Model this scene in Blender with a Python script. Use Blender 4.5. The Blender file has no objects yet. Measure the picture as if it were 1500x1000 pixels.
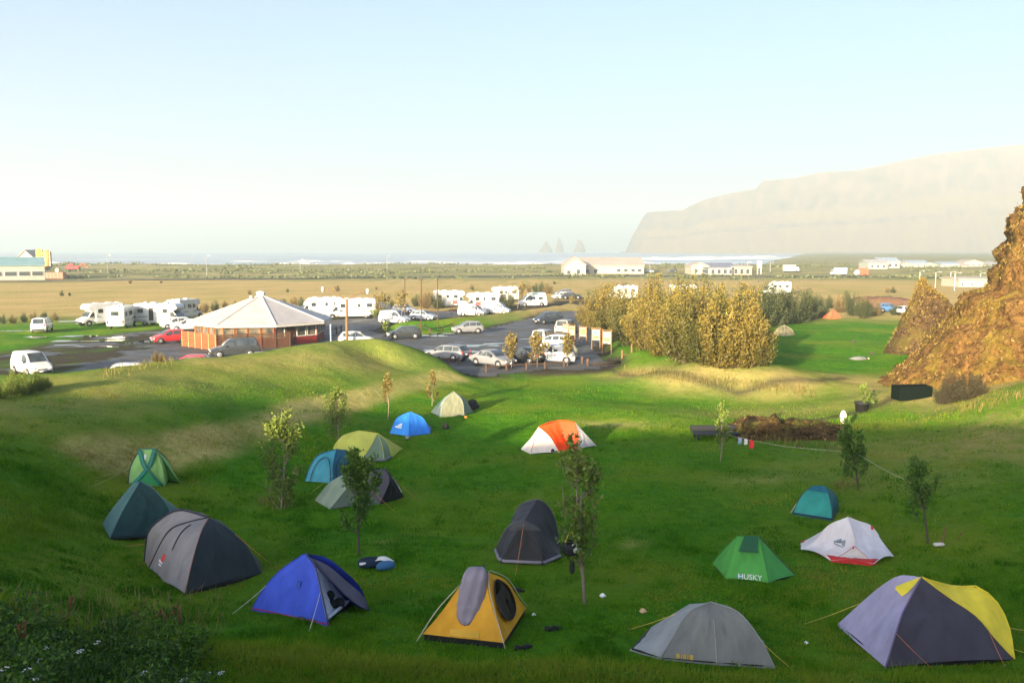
SKY_STR, SKY_EL, SKY_AIR, SKY_DUST, SKY_OZ = .070, 11.0, 0.64, 6.0, 2.6
SUN_STR, SUN_COL = 3.0, (1.0, .80, .52)
EXPO = 2.7
HAZE_D, HAZE_G, HAZE_COL = .00029, .06, (.76, .925, .99)
MSC = 1.7
G_A, G_B, G_C, G_D = (.045, .16, .006), (.08, .19, .008), (.03, .115, .004), (.13, .19, .014)
GOLD_A, GOLD_B, GOLD_C = (.46, .32, .135), (.36, .265, .105), (.27, .22, .08)
import bpy, math, random
import numpy as np
from mathutils import Vector, Matrix

R = math.radians
rnd = random.Random(11)
npr = np.random.RandomState(5)
scene = bpy.context.scene
COL = scene.collection

# ------------------------------------------------------------------ camera geometry (used to read positions on the ground)
FPX, CX, CY, HOR = 1300.0, 750.0, 500.0, 366.0
CAMZ = 10.3
PITCH = math.atan((CY - HOR) / FPX)
SP, CP = math.sin(PITCH), math.cos(PITCH)

def ray(px, py):
    u, v = (px - CX) / FPX, (CY - py) / FPX
    return Vector((u, CP + v * SP, -SP + v * CP))

def on_z(px, py, z=0.0):
    d = ray(px, py)
    t = (z - CAMZ) / d.z
    return Vector((d.x * t, d.y * t, z))

def at_y(px, py, Y):
    d = ray(px, py)
    t = Y / d.y
    return Vector((d.x * t, Y, CAMZ + d.z * t))

# ------------------------------------------------------------------ numpy noise
_lat = npr.rand(256, 256)
def vnoise(x, y):
    xi, yi = np.floor(x).astype(int), np.floor(y).astype(int)
    fx, fy = x - xi, y - yi
    fx, fy = fx * fx * (3 - 2 * fx), fy * fy * (3 - 2 * fy)
    g = lambda a, b: _lat[a % 256, b % 256]
    return (g(xi, yi) * (1 - fx) + g(xi + 1, yi) * fx) * (1 - fy) + (g(xi, yi + 1) * (1 - fx) + g(xi + 1, yi + 1) * fx) * fy - 0.5
def fbm(x, y, o=4):
    s, a = 0, 1.0
    for k in range(o):
        s = s + a * vnoise(x * 2 ** k + 17.3 * k, y * 2 ** k + 9.1 * k)
        a *= 0.5
    return s
def sstep(a, b, x):
    t = np.clip((x - a) / (b - a), 0, 1)
    return t * t * (3 - 2 * t)

# ------------------------------------------------------------------ terrain
def ridge_h(x):
    """top of the hill behind the camera: it keeps the hollow in shade"""
    return np.interp(x, [-140, -70, -52, -45, -40, -36.5, -33, -29, -20, 0, 30, 60, 140],
                        [16, 18.5, 18.3, 17.8, 16.6, 15.9, 16.0, 16.6, 17.0, 17.0, 16.5, 15.5, 14])

CTRL_P = [  # photo point and height of the ground there
 (1030,975,1.2),(1360,985,1.0),(1480,985,1.1),(1200,980,1.15),(860,965,1.3),(700,955,1.35),(580,940,1.4),(450,925,1.45),(300,880,1.0),(800,880,.9),
 (1240,830,.5),(1100,860,.7),(950,860,.8),(1195,755,.15),(1400,800,.6),(1480,860,.9),(600,800,.5),(450,750,.3),(770,820,.5),(280,790,.6),(200,785,.7),
 (240,712,.8),(430,730,.3),(530,740,.2),(600,640,.1),(660,610,.1),(700,700,.1),(900,720,.1),(1050,760,.25),(818,662,0),(950,640,0),(800,580,0),(700,562,.05),(900,555,0),
 (1000,605,.0),(1100,640,.1),(1055,670,.1),(1250,710,.2),(1340,780,.4),(1480,760,1.0),(1480,680,1.3),(1480,620,1.7),(1400,640,.8),(1300,660,.4),
 (1268,600,.4),(1400,592,1.1),(1310,572,.7),(1250,560,.3),(1200,545,.05),(1260,525,0),(1150,492,0),(1220,465,0),(1300,520,.4),(1490,565,2.6),
 (150,1000,3.0),(300,1000,2.2),(0,1000,3.5),(0,900,3.1),(150,900,1.9),(0,800,2.9),(100,800,1.7),(0,700,2.9),(120,700,1.8),(0,640,3.1),(150,640,2.4),
 (300,615,1.95),(400,585,1.7),(500,562,1.4),(600,548,1.0),(200,680,1.25),(300,655,1.25),(450,600,1.15),(600,568,.65),(370,650,.75),(500,605,.75),
 (300,560,2.5),(150,590,2.8),(450,540,2.2),(560,525,1.9),
 (0,582,3.4),(75,562,3.3),(150,547,3.2),(225,537,3.1),(300,527,3.0),(400,516,3.0),(500,509,2.95),(560,502,3.0),(595,505,2.6),(625,517,1.9),(665,532,1.0),(700,548,.2),
 (1000,566,0),(1100,573,0),(930,549,0),(1180,575,.1),(1000,537,1.2),(1080,542,1.2),(1140,551,.95),(930,513,1.0),(890,500,.6),
]
CTRL_W = [(-2,14,2.7),(3,14,2.6),(8,14,2.5),(13,14,2.4),(18,15,2.2),(0,10,4.5),(7,10,4.4),(15,10,4.0),(0,5,6.7),(8,5,6.5),(-6,6,6.6),(0,0,8.6),(8,0,8.5),(-8,0,8.7),
 (16,0,8.2),(25,5,5.5),(25,14,2.6),(30,22,1.9),(32,30,1.9),(35,42,2.2),(-16,8,6.6),(-16,0,8.9),(-25,5,7.5),(-25,15,5.2),(-24,25,4.2),(-28,35,3.9),(-34,20,5.2),(-38,38,3.6),
 (-38,5,7.6),(40,8,5),(44,25,3),(44,45,4),(-8,9,5.4),
 (-33,64,.2),(-28,68,.05),(-22,73,0),(-15,79,0),(-10,82,0),(-4,80,0),(-40,58,.9),(-44,48,2.4),(-38,66,0),(-45,66,0),
 (-45,85,0),(-30,85,0),(-15,90,0),(0,90,0),(-45,105,0),(-20,105,0),(0,105,0),(20,105,0),(40,105,0),(50,90,1),(50,75,3),(48,60,4),
 (18,88,.9),(12,96,.8),(27,92,.5),(30,80,0.1),(8,84,0.05),
 (-30,-10,11.2),(0,-10,11.0),(30,-10,10.2),(-30,-22,14.6),(0,-22,14.6),(30,-22,13.6)]
_cp = [tuple(on_z(*p)) for p in CTRL_P] + CTRL_W
_cp = np.array(_cp, float)
def _U(r2):
    return np.where(r2 > 1e-9, 0.5 * r2 * np.log(np.maximum(r2, 1e-9)), 0.0)
_n = len(_cp)
_d2 = ((_cp[:, None, :2] - _cp[None, :, :2]) ** 2).sum(-1)
_A = np.zeros((_n + 3, _n + 3))
_A[:_n, :_n] = _U(_d2) + np.eye(_n) * .25
_A[:_n, _n] = 1; _A[:_n, _n + 1:] = _cp[:, :2]; _A[_n, :_n] = 1; _A[_n + 1:, :_n] = _cp[:, :2].T
_sol = np.linalg.solve(_A, np.concatenate([_cp[:, 2], np.zeros(3)]))
def tps(x, y):
    out = np.full(x.shape, _sol[_n]) + _sol[_n + 1] * x + _sol[_n + 2] * y
    for i in range(_n):
        out = out + _sol[i] * _U((x - _cp[i, 0]) ** 2 + (y - _cp[i, 1]) ** 2)
    return out

def seg_dist(x, y, pts):
    """distance to a polyline"""
    best = np.full(np.shape(x), 1e9)
    for (ax, ay), (bx, by) in zip(pts[:-1], pts[1:]):
        dx, dy = bx - ax, by - ay
        t = np.clip(((x - ax) * dx + (y - ay) * dy) / (dx * dx + dy * dy), 0, 1)
        best = np.minimum(best, np.hypot(x - ax - t * dx, y - ay - t * dy))
    return best
def in_poly(x, y, poly):
    c = np.zeros(np.shape(x), bool)
    for (ax, ay), (bx, by) in zip(poly, poly[1:] + poly[:1]):
        hit = ((ay > y) != (by > y)) & (x < (bx - ax) * (y - ay) / ((by - ay) if by != ay else 1e-9) + ax)
        c ^= hit
    return c

def gp(lst):
    return [tuple(on_z(a, b, 0))[:2] for a, b in lst]
# the car park and its lanes, as outlines on the ground
YARD = gp([(-60, 575), (-60, 530), (40, 512), (100, 500), (190, 487), (235, 484), (262, 478), (330, 476), (420, 474), (540, 463), (640, 456), (760, 446), (856, 438), (862, 445),
           (800, 451), (740, 456), (680, 463), (600, 472), (560, 478), (552, 484), (575, 492), (640, 492), (690, 486), (760, 470), (820, 456), (860, 455), (872, 470), (880, 495), (884, 520),
           (905, 533), (880, 541), (800, 543), (700, 552), (640, 540), (560, 525), (440, 535), (300, 552), (180, 575)])
STRIP = [tuple(on_z(a, b, 0))[:2] for a, b in [(590, 480), (680, 474), (760, 462), (845, 449)]]
FAR_MOUND = on_z(1290, 452, 0)

def far_h(x, y):
    hill = sstep(27, -30, y) * ridge_h(x) * (0.75 + 0.25 * sstep(-30, -25, -np.abs(y + 30)))
    dune = sstep(330, 470, y) * (1 - sstep(560, 640, y)) * (1.1 + 1.6 * fbm(x / 60.0, y / 35.0))
    sea = -9.0 * sstep(600, 760, y)
    inland = 0.35 * fbm(x / 40.0, y / 40.0) * sstep(120, 200, y) * (1 - sstep(560, 620, y))
    town = sstep(120, 400, x) * sstep(300, 520, y) * 1.2
    return hill + dune * (1 - 0.0 * x) + sea * (1 - sstep(90, 200, x - 0.35 * (y - 600))) + inland + town

def height(x, y):
    x, y = np.asarray(x, float), np.asarray(y, float)
    wx = sstep(-50, -38, x) * (1 - sstep(42, 54, x))
    wy = sstep(-26, -16, y) * (1 - sstep(96, 110, y))
    w = wx * wy
    z = far_h(x, y)
    near = tps(np.clip(x, -52, 56), np.clip(y, -28, 112))
    z = z * (1 - w) + near * w
    g = (1 - sstep(100, 140, np.hypot(x, y - 40)))
    park = in_poly(x, y, YARD)
    pd = np.where(park, 0, np.minimum(1, seg_dist(x, y, YARD + YARD[:1]) / 2.0))
    z = z + g * pd * (0.30 * fbm(x / 7.0, y / 7.0, 3) + 0.10 * fbm(x / 1.3, y / 1.3, 3))
    z = z + 0.75 * np.exp(-(seg_dist(x, y, STRIP) / 1.7) ** 2)
    z = z + .20 * np.exp(-((y - 17.2) / .75) ** 2) * sstep(-9, -5, x) * (1 - sstep(14, 18, x))
    z = np.where((pd < 1) & (y > 66), z * pd - 0.03 * (1 - pd), z)
    return z

# cached fine height map for look-ups
_gx, _gy = np.arange(-60, 70.01, .5), np.arange(-40, 130.01, .5)
_GX, _GY = np.meshgrid(_gx, _gy, indexing='ij')
_GZ = height(_GX, _GY)
def gz(x, y):
    if -60 < x < 69 and -40 < y < 129:
        i, j = (x + 60) / .5, (y + 40) / .5
        a, b = int(i), int(j); f, g = i - a, j - b
        return float((_GZ[a, b] * (1 - f) + _GZ[a + 1, b] * f) * (1 - g) + (_GZ[a, b + 1] * (1 - f) + _GZ[a + 1, b + 1] * f) * g)
    return float(height(np.array([x]), np.array([y]))[0])
def gz_arr(x, y):
    i = np.clip((x + 60) / .5, 0, len(_gx) - 2); j = np.clip((y + 40) / .5, 0, len(_gy) - 2)
    a, b = i.astype(int), j.astype(int); f, g = i - a, j - b
    return (_GZ[a, b] * (1 - f) + _GZ[a + 1, b] * f) * (1 - g) + (_GZ[a, b + 1] * (1 - f) + _GZ[a + 1, b + 1] * f) * g
def on_ground(px, py):
    """first hit of the sight line with the ground"""
    d = ray(px, py)
    t = 8.0; last = t
    while t < 900:
        p = d * t
        if CAMZ + p.z <= gz(p.x, p.y):
            lo, hi = last, t
            for _ in range(24):
                m = (lo + hi) / 2
                if CAMZ + d.z * m <= gz(d.x * m, d.y * m): hi = m
                else: lo = m
            return Vector((d.x * hi, d.y * hi, CAMZ + d.z * hi))
        last = t
        t += 0.25 if t < 130 else 3
    return on_z(px, py, 0)

# ------------------------------------------------------------------ materials
def nodes_of(name):
    m = bpy.data.materials.new(name); m.use_nodes = True
    nt = m.node_tree
    return m, nt, nt.nodes, nt.links, nt.nodes['Principled BSDF']
def N(nt, typ, **kw):
    n = nt.nodes.new(typ)
    for k, v in kw.items():
        if k in n.inputs.keys() if hasattr(n.inputs, 'keys') else False: n.inputs[k].default_value = v
        else: setattr(n, k, v)
    return n
def rgba(c): return (c[0], c[1], c[2], 1)
def noise_fac(nt, scale, detail=4, rough=.55, vec=None, lo=.35, hi=.65):
    n = nt.nodes.new('ShaderNodeTexNoise'); n.inputs['Scale'].default_value = scale; n.inputs['Detail'].default_value = detail; n.inputs['Roughness'].default_value = rough
    if vec is not None: nt.links.new(vec, n.inputs['Vector'])
    r = nt.nodes.new('ShaderNodeMapRange'); r.inputs[1].default_value = lo; r.inputs[2].default_value = hi
    nt.links.new(n.outputs['Fac'], r.inputs[0])
    return r.outputs[0]
def mixc(nt, fac, a, b, mode='MIX'):
    m = nt.nodes.new('ShaderNodeMix'); m.data_type = 'RGBA'; m.blend_type = mode
    def put(s, v):
        if hasattr(v, 'is_output'): nt.links.new(v, s)
        elif isinstance(v, (tuple, list)): s.default_value = rgba(v)
        else: s.default_value = v
    put(m.inputs[0], fac); put(m.inputs[6], a); put(m.inputs[7], b)
    return m.outputs[2]
def coords(nt, kind='Object', scale=None):
    t = nt.nodes.new('ShaderNodeTexCoord')
    if scale is None: return t.outputs[kind]
    mp = nt.nodes.new('ShaderNodeMapping'); mp.inputs['Scale'].default_value = scale
    nt.links.new(t.outputs[kind], mp.inputs['Vector'])
    return mp.outputs[0]
def bump(nt, bsdf, h, strength=.3, dist=.02):
    b = nt.nodes.new('ShaderNodeBump'); b.inputs['Strength'].default_value = strength; b.inputs['Distance'].default_value = dist
    nt.links.new(h, b.inputs['Height']); nt.links.new(b.outputs[0], bsdf.inputs['Normal'])

MATS = {}
def simple(name, c, rough=.6, metal=0, c2=None, scale=4, bumps=0, bscale=30, spec=.25):
    """plain surface with slight mottling"""
    if name in MATS: return MATS[name]
    m, nt, nd, lk, b = nodes_of(name)
    v = coords(nt)
    c2 = c2 or tuple(x * .82 for x in c)
    col = mixc(nt, noise_fac(nt, scale, 5, .6, v, .3, .7), c, c2)
    lk.new(col, b.inputs['Base Color'])
    b.inputs['Roughness'].default_value = rough; b.inputs['Metallic'].default_value = metal
    b.inputs['Specular IOR Level'].default_value = spec
    if bumps:
        bump(nt, b, noise_fac(nt, bscale, 3, .5, v, 0, 1), bumps, .01)
    MATS[name] = m
    return m
def paint(name, c):
    if name in MATS: return MATS[name]
    m, nt, nd, lk, b = nodes_of(name)
    v = coords(nt)
    dirt = tuple(x * .75 + .02 for x in c)
    lk.new(mixc(nt, noise_fac(nt, 2.5, 5, .6, v, .42, .75), c, dirt), b.inputs['Base Color'])
    b.inputs['Roughness'].default_value = .28; b.inputs['Coat Weight'].default_value = .25; b.inputs['Coat Roughness'].default_value = .08
    MATS[name] = m
    return m
def fabric(name, c, trans=.0, wrinkle=.55):
    """taut tent cloth: fine weave, creases, a little light through it"""
    if name in MATS: return MATS[name]
    m, nt, nd, lk, b = nodes_of(name)
    c = tuple(min(.85, x * 1.25) for x in c)
    v = coords(nt, 'Object', (1.0, 1.0, .35))
    c2 = tuple(x * .72 for x in c)
    f = noise_fac(nt, 2.2, 6, .6, v, .35, .72)
    lk.new(mixc(nt, f, c, c2), b.inputs['Base Color'])
    b.inputs['Roughness'].default_value = .6; b.inputs['Specular IOR Level'].default_value = .2
    n1 = noise_fac(nt, 2.6, 5, .55, v, 0, 1)
    v3 = nd.new('ShaderNodeMapping'); v3.inputs['Rotation'].default_value = (.5, .7, .4); v3.inputs['Scale'].default_value = (1.2, 7, 1.5); lk.new(coords(nt), v3.inputs['Vector'])
    n2 = noise_fac(nt, 1.5, 3, .5, v3.outputs[0], 0, 1)
    add = nt.nodes.new('ShaderNodeMath'); add.operation = 'MULTIPLY_ADD'; add.inputs[1].default_value = .5
    lk.new(n2, add.inputs[0]); lk.new(n1, add.inputs[2])
    bump(nt, b, add.outputs[0], wrinkle, .05)
    if trans:
        out = nd['Material Output']; t = nd.new('ShaderNodeBsdfTranslucent'); t.inputs[0].default_value = rgba(c)
        ms = nd.new('ShaderNodeMixShader'); ms.inputs[0].default_value = trans
        lk.new(b.outputs[0], ms.inputs[1]); lk.new(t.outputs[0], ms.inputs[2]); lk.new(ms.outputs[0], out.inputs['Surface'])
    MATS[name] = m
    return m
def leafmat(name, c, c2, trans=.3):
    """leaves: per-leaf tint from the mesh plus light through the blade"""
    if name in MATS: return MATS[name]
    m, nt, nd, lk, b = nodes_of(name)
    a = nd.new('ShaderNodeAttribute'); a.attribute_name = 'tint'
    col = mixc(nt, a.outputs['Fac'], c, c2)
    lk.new(col, b.inputs['Base Color']); b.inputs['Roughness'].default_value = .55; b.inputs['Specular IOR Level'].default_value = .3
    out = nd['Material Output']; t = nd.new('ShaderNodeBsdfTranslucent'); lk.new(col, t.inputs[0])
    ms = nd.new('ShaderNodeMixShader'); ms.inputs[0].default_value = trans
    lk.new(b.outputs[0], ms.inputs[1]); lk.new(t.outputs[0], ms.inputs[2]); lk.new(ms.outputs[0], out.inputs['Surface'])
    MATS[name] = m
    return m

# ------------------------------------------------------------------ objects
def tag(o, label=None, cat=None, group=None, kind=None):
    if label: o['label'] = label
    if cat: o['category'] = cat
    if group: o['group'] = group
    if kind: o['kind'] = kind
    return o
def empty(name, loc, rz=0.0, label=None, cat=None, group=None):
    o = bpy.data.objects.new(name, None); COL.objects.link(o)
    o.location = loc; o.rotation_euler = (0, 0, rz); o.empty_display_size = .3
    return tag(o, label, cat, group)
def link_mesh(name, me, mat, parent=None, loc=None):
    o = bpy.data.objects.new(name, me); COL.objects.link(o)
    if mat is not None and not me.materials: me.materials.append(mat)
    if parent is not None: o.parent = parent
    if loc is not None: o.location = loc
    return o
def copy_tree(o, parent=None):
    c = o.copy(); COL.objects.link(c); c.parent = parent
    for ch in list(o.children): copy_tree(ch, c)
    return c

def resample(pts, n):
    pts = [Vector(p) for p in pts]
    L = [0]
    for a, b in zip(pts[:-1], pts[1:]): L.append(L[-1] + (b - a).length)
    out = []
    for i in range(n):
        s = L[-1] * i / (n - 1)
        k = 0
        while k < len(L) - 2 and L[k + 1] < s: k += 1
        out.append(pts[k].lerp(pts[k + 1], (s - L[k]) / max(L[k + 1] - L[k], 1e-9)))
    return out
def spline(pts, n=14):
    """smooth curve through the points (Catmull-Rom), evenly spaced"""
    pts = [Vector(p) for p in pts]
    if len(pts) == 2: return resample(pts, n)
    P = [pts[0] * 2 - pts[1]] + pts + [pts[-1] * 2 - pts[-2]]
    out = []
    for i in range(1, len(P) - 2):
        for k in range(8):
            t = k / 8
            a, b, c, d = P[i - 1], P[i], P[i + 1], P[i + 2]
            out.append(.5 * ((2 * b) + (c - a) * t + (2 * a - 5 * b + 4 * c - d) * t * t + (3 * b - a - 3 * c + d) * t ** 3))
    out.append(pts[-1])
    return resample(out, n)

class MB:
    def __init__(s): s.v, s.f = [], []
    def add(s, vs, fs):
        k = len(s.v); s.v += [tuple(v) for v in vs]; s.f += [tuple(i + k for i in f) for f in fs]; return s
    def box(s, c, d, rz=0.0, taper=0.0, bev=0.0):
        cx, cy, cz = c; x, y, z = d[0] / 2, d[1] / 2, d[2] / 2
        co, si = math.cos(rz), math.sin(rz)
        if bev:
            b = min(bev, x * .9, y * .9, z * .9)
            rings = []
            for zz, q in ((-z, b), (-z + b, 0), (z - b, 0), (z, b)):
                rings.append([(X, Y, zz) for X, Y in ((-x + b, -y + q), (x - b, -y + q), (x - q, -y + b), (x - q, y - b), (x - b, y - q), (-x + b, y - q), (-x + q, y - b), (-x + q, -y + b))])
            rings = [[(cx + X * co - Y * si, cy + X * si + Y * co, cz + Z) for X, Y, Z in r] for r in rings]
            return s.loft(rings)
        vs = []
        for sz in (-1, 1):
            q = 1 - (taper if sz > 0 else 0)
            for sx, sy in ((-1, -1), (1, -1), (1, 1), (-1, 1)):
                X, Y = sx * x * q, sy * y * q
                vs.append((cx + X * co - Y * si, cy + X * si + Y * co, cz + sz * z))
        return s.add(vs, [(3, 2, 1, 0), (4, 5, 6, 7), (0, 1, 5, 4), (1, 2, 6, 5), (2, 3, 7, 6), (3, 0, 4, 7)])
    def loft(s, rings, closed=True, cap=True):
        n = len(rings[0]); k = len(s.v)
        for r in rings: s.v += [tuple(p) for p in r]
        m = n if closed else n - 1
        for i in range(len(rings) - 1):
            for j in range(m):
                a, b = k + i * n + j, k + i * n + (j + 1) % n
                s.f.append((a, b, b + n, a + n))
        if cap and closed:
            s.f.append(tuple(k + j for j in reversed(range(n))))
            s.f.append(tuple(k + (len(rings) - 1) * n + j for j in range(n)))
        return s
    def tube(s, pts, r, n=6):
        pts = [Vector(p) for p in pts]
        rings = []
        for i, p in enumerate(pts):
            t = (pts[min(i + 1, len(pts) - 1)] - pts[max(i - 1, 0)])
            t = t.normalized() if t.length > 1e-9 else Vector((0, 0, 1))
            a = t.cross(Vector((0, 0, 1)) if abs(t.z) < .9 else Vector((1, 0, 0))).normalized(); b = t.cross(a)
            rr = r[i] if isinstance(r, (list, tuple)) else r
            rings.append([p + (a * math.cos(2 * math.pi * k / n) + b * math.sin(2 * math.pi * k / n)) * rr for k in range(n)])
        return s.loft(rings)
    def lathe(s, prof, n=12, c=(0, 0, 0)):
        return s.loft([[(c[0] + r * math.cos(2 * math.pi * k / n), c[1] + r * math.sin(2 * math.pi * k / n), c[2] + z) for k in range(n)] for r, z in prof])
    def wheel(s, c, r, w, n=16, axis='y'):
        pr = [(r * .82, -w / 2), (r, -w / 2 + .03), (r, w / 2 - .03), (r * .82, w / 2)]
        return s.loft([[(c[0] + q * math.cos(2 * math.pi * k / n), c[1] + o, c[2] + q * math.sin(2 * math.pi * k / n)) for k in range(n)] for q, o in pr])
    def prism(s, prof, W, inset=.05, y0=0):
        """side outline (x,z) extruded across the width, edges chamfered"""
        cx = sum(p[0] for p in prof) / len(prof); cz = sum(p[1] for p in prof) / len(prof)
        def shr(p):
            d = Vector((p[0] - cx, p[1] - cz)); L = d.length
            d = d * ((L - inset) / L) if L > inset else d
            return cx + d.x, cz + d.y
        small = [shr(p) for p in prof]
        h = W / 2
        rings = [[(x, y0 - h, z) for x, z in small], [(x, y0 - h + inset, z) for x, z in prof], [(x, y0 + h - inset, z) for x, z in prof], [(x, y0 + h, z) for x, z in small]]
        return s.loft(rings)
    def patch(s, ca, cb, nt=8, sag=0.0, base=0.0, lift=0.0):
        """cloth stretched between two curves that run top to bottom; sag pulls it in, base lifts the hem between the pegs"""
        ca, cb = [Vector(p) for p in ca], [Vector(p) for p in cb]
        nt = max(nt, 3)
        if nt >= 8:                                   # big panels: finer cloth with tension folds
            ca, cb, nt = resample(ca, 26), resample(cb, 26), 20
        n = len(ca); k = len(s.v)
        nrm = (cb[-1] - ca[-1]).cross(ca[0] + cb[0] - ca[-1] - cb[-1])
        if nrm.length > 1e-9: nrm.normalize()
        if nrm.z < 0: nrm = -nrm
        I, T = np.meshgrid(np.arange(n) / (n - 1), np.arange(nt + 1) / nt, indexing='ij')
        sd = (ca[0].x * 3.1 + cb[-1].y * 1.7 + ca[-1].x) % 50
        wd = np.array([(b - a).length for a, b in zip(ca, cb)])
        fold = 0
        if nt >= 18:
            D = T - .5 + .25 * (I - .5)
            f1 = fbm(D * 9 * (1.15 - .5 * I) + sd, I * 1.3 + sd, 3); f2 = fbm((T + I * .9) * 7 + sd, (T - I) * 1.2 + 20, 2); f3 = fbm((T - I * .9) * 7 + 9, (T + I) * 1.2 + sd, 2)
            fold = (.040 * f1 + .026 * f2 + .026 * f3) * np.sin(np.pi * T) ** .5 * np.clip(wd, 0, 1.6)[:, None] * np.sin(np.pi * (.02 + .96 * I)) ** .8
        off = -sag * wd[:, None] * np.sin(np.pi * T) * np.sin(np.pi * np.minimum(1, I * .9 + .05)) + lift + fold
        for i in range(n):
            a, b = ca[i], cb[i]
            for j in range(nt + 1):
                t = j / nt
                p = a.lerp(b, t) + nrm * float(off[i, j]) + Vector((0, 0, base * math.sin(math.pi * t) * (i / (n - 1)) ** 4))
                s.v.append(tuple(p))
        for i in range(n - 1):
            for j in range(nt):
                q = k + i * (nt + 1) + j
                s.f.append((q, q + 1, q + nt + 2, q + nt + 1))
        return s
    def build(s, name, mat, parent=None, smooth=False, loc=None, solid=0.0):
        me = bpy.data.meshes.new(name); me.from_pydata(s.v, [], s.f); me.update()
        if smooth: me.polygons.foreach_set('use_smooth', [True] * len(me.polygons))
        o = link_mesh(name, me, mat, parent, loc)
        if solid:
            md = o.modifiers.new('thickness', 'SOLIDIFY'); md.thickness = solid; md.offset = 0
        return o

def np_mesh(name, verts, faces, tint=None, smooth=False):
    """mesh from arrays; faces (n,k); tint per vertex"""
    me = bpy.data.meshes.new(name)
    nv, nf, k = len(verts), len(faces), faces.shape[1]
    me.vertices.add(nv); me.vertices.foreach_set('co', np.ascontiguousarray(verts, dtype=np.float32).ravel())
    me.loops.add(nf * k); me.loops.foreach_set('vertex_index', np.ascontiguousarray(faces, dtype=np.int32).ravel())
    me.polygons.add(nf); me.polygons.foreach_set('loop_start', np.arange(0, nf * k, k, dtype=np.int32))
    if smooth: me.polygons.foreach_set('use_smooth', np.ones(nf, bool))
    me.update(calc_edges=True)
    if tint is not None:
        at = me.attributes.new('tint', 'FLOAT', 'POINT'); at.data.foreach_set('value', np.ascontiguousarray(tint, dtype=np.float32))
    return me
def leaf_mesh(name, pos, dirs, length, width, tint, seed=0):
    """one four-cornered leaf per position, pointing along dirs"""
    r = np.random.RandomState(seed)
    n = len(pos)
    d = dirs / np.maximum(np.linalg.norm(dirs, axis=1, keepdims=True), 1e-6)
    s = np.cross(d, r.normal(size=(n, 3))); s /= np.maximum(np.linalg.norm(s, axis=1, keepdims=True), 1e-6)
    up = np.cross(s, d)
    L = (np.asarray(length) * (0.7 + .6 * r.rand(n)))[:, None]; W = (np.asarray(width) * (0.7 + .6 * r.rand(n)))[:, None]
    bend = up * L * .18
    v = np.stack([pos, pos + d * L * .5 + s * W * .5 + bend, pos + d * L, pos + d * L * .5 - s * W * .5 + bend], 1).reshape(-1, 3)
    f = np.arange(n * 4).reshape(n, 4)
    return np_mesh(name, v, f, np.repeat(tint, 4))
# ------------------------------------------------------------------ sky, sun, camera, air
SUN_EL, SUN_AZ = R(11.0), R(27.0)          # sunlight travels forward and to the right of the view
w = bpy.data.worlds.new('World'); scene.world = w; w.use_nodes = True
wn, wl = w.node_tree.nodes, w.node_tree.links
sky = wn.new('ShaderNodeTexSky'); sky.sky_type = 'NISHITA'; sky.sun_disc = False
sky.sun_elevation = R(SKY_EL); sky.sun_rotation = math.pi + SUN_AZ
sky.air_density = SKY_AIR; sky.dust_density = SKY_DUST; sky.ozone_density = SKY_OZ
wl.new(sky.outputs[0], wn['Background'].inputs[0]); wn['Background'].inputs[1].default_value = SKY_STR

sd = bpy.data.lights.new('sun', 'SUN'); sd.energy = SUN_STR; sd.angle = R(.5); sd.color = SUN_COL
so = bpy.data.objects.new('sun', sd); COL.objects.link(so)
ldir = Vector((math.sin(SUN_AZ) * math.cos(SUN_EL), math.cos(SUN_AZ) * math.cos(SUN_EL), -math.sin(SUN_EL)))
so.rotation_euler = ldir.to_track_quat('-Z', 'Y').to_euler(); so.location = (-40, -80, 60)

cam = bpy.data.cameras.new('camera'); cam.lens = 36 * FPX / 1500; cam.sensor_width = 36; cam.clip_end = 20000; cam.clip_start = .1
co = bpy.data.objects.new('camera', cam); COL.objects.link(co); co.location = (0, 0, CAMZ); co.rotation_euler = (math.pi / 2 - PITCH, 0, 0)
scene.camera = co
vs = scene.view_settings; vs.view_transform = 'Standard'; vs.look = 'None'; vs.exposure = EXPO; vs.gamma = 1
scene.render.engine = 'CYCLES'
cy = scene.cycles
cy.use_denoising = True; cy.max_bounces = 5; cy.diffuse_bounces = 2; cy.glossy_bounces = 2; cy.transmission_bounces = 3; cy.volume_bounces = 0; cy.transparent_max_bounces = 6
cy.sample_clamp_indirect = 6; cy.use_adaptive_sampling = True; cy.adaptive_threshold = .015
cy.caustics_reflective = False; cy.caustics_refractive = False

hz = MB().box((0, 4425, 208), (12000, 9150, 436)).build('haze', None)
tag(hz, kind='stuff')
hm = bpy.data.materials.new('haze_air'); hm.use_nodes = True
hn = hm.node_tree.nodes; hn.remove(hn['Principled BSDF'])
pv = hn.new('ShaderNodeVolumePrincipled'); pv.inputs['Color'].default_value = (*HAZE_COL, 1); pv.inputs['Density'].default_value = HAZE_D; pv.inputs['Anisotropy'].default_value = HAZE_G
hm.node_tree.links.new(pv.outputs[0], hn['Material Output'].inputs['Volume']); hz.data.materials.append(hm)

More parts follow.
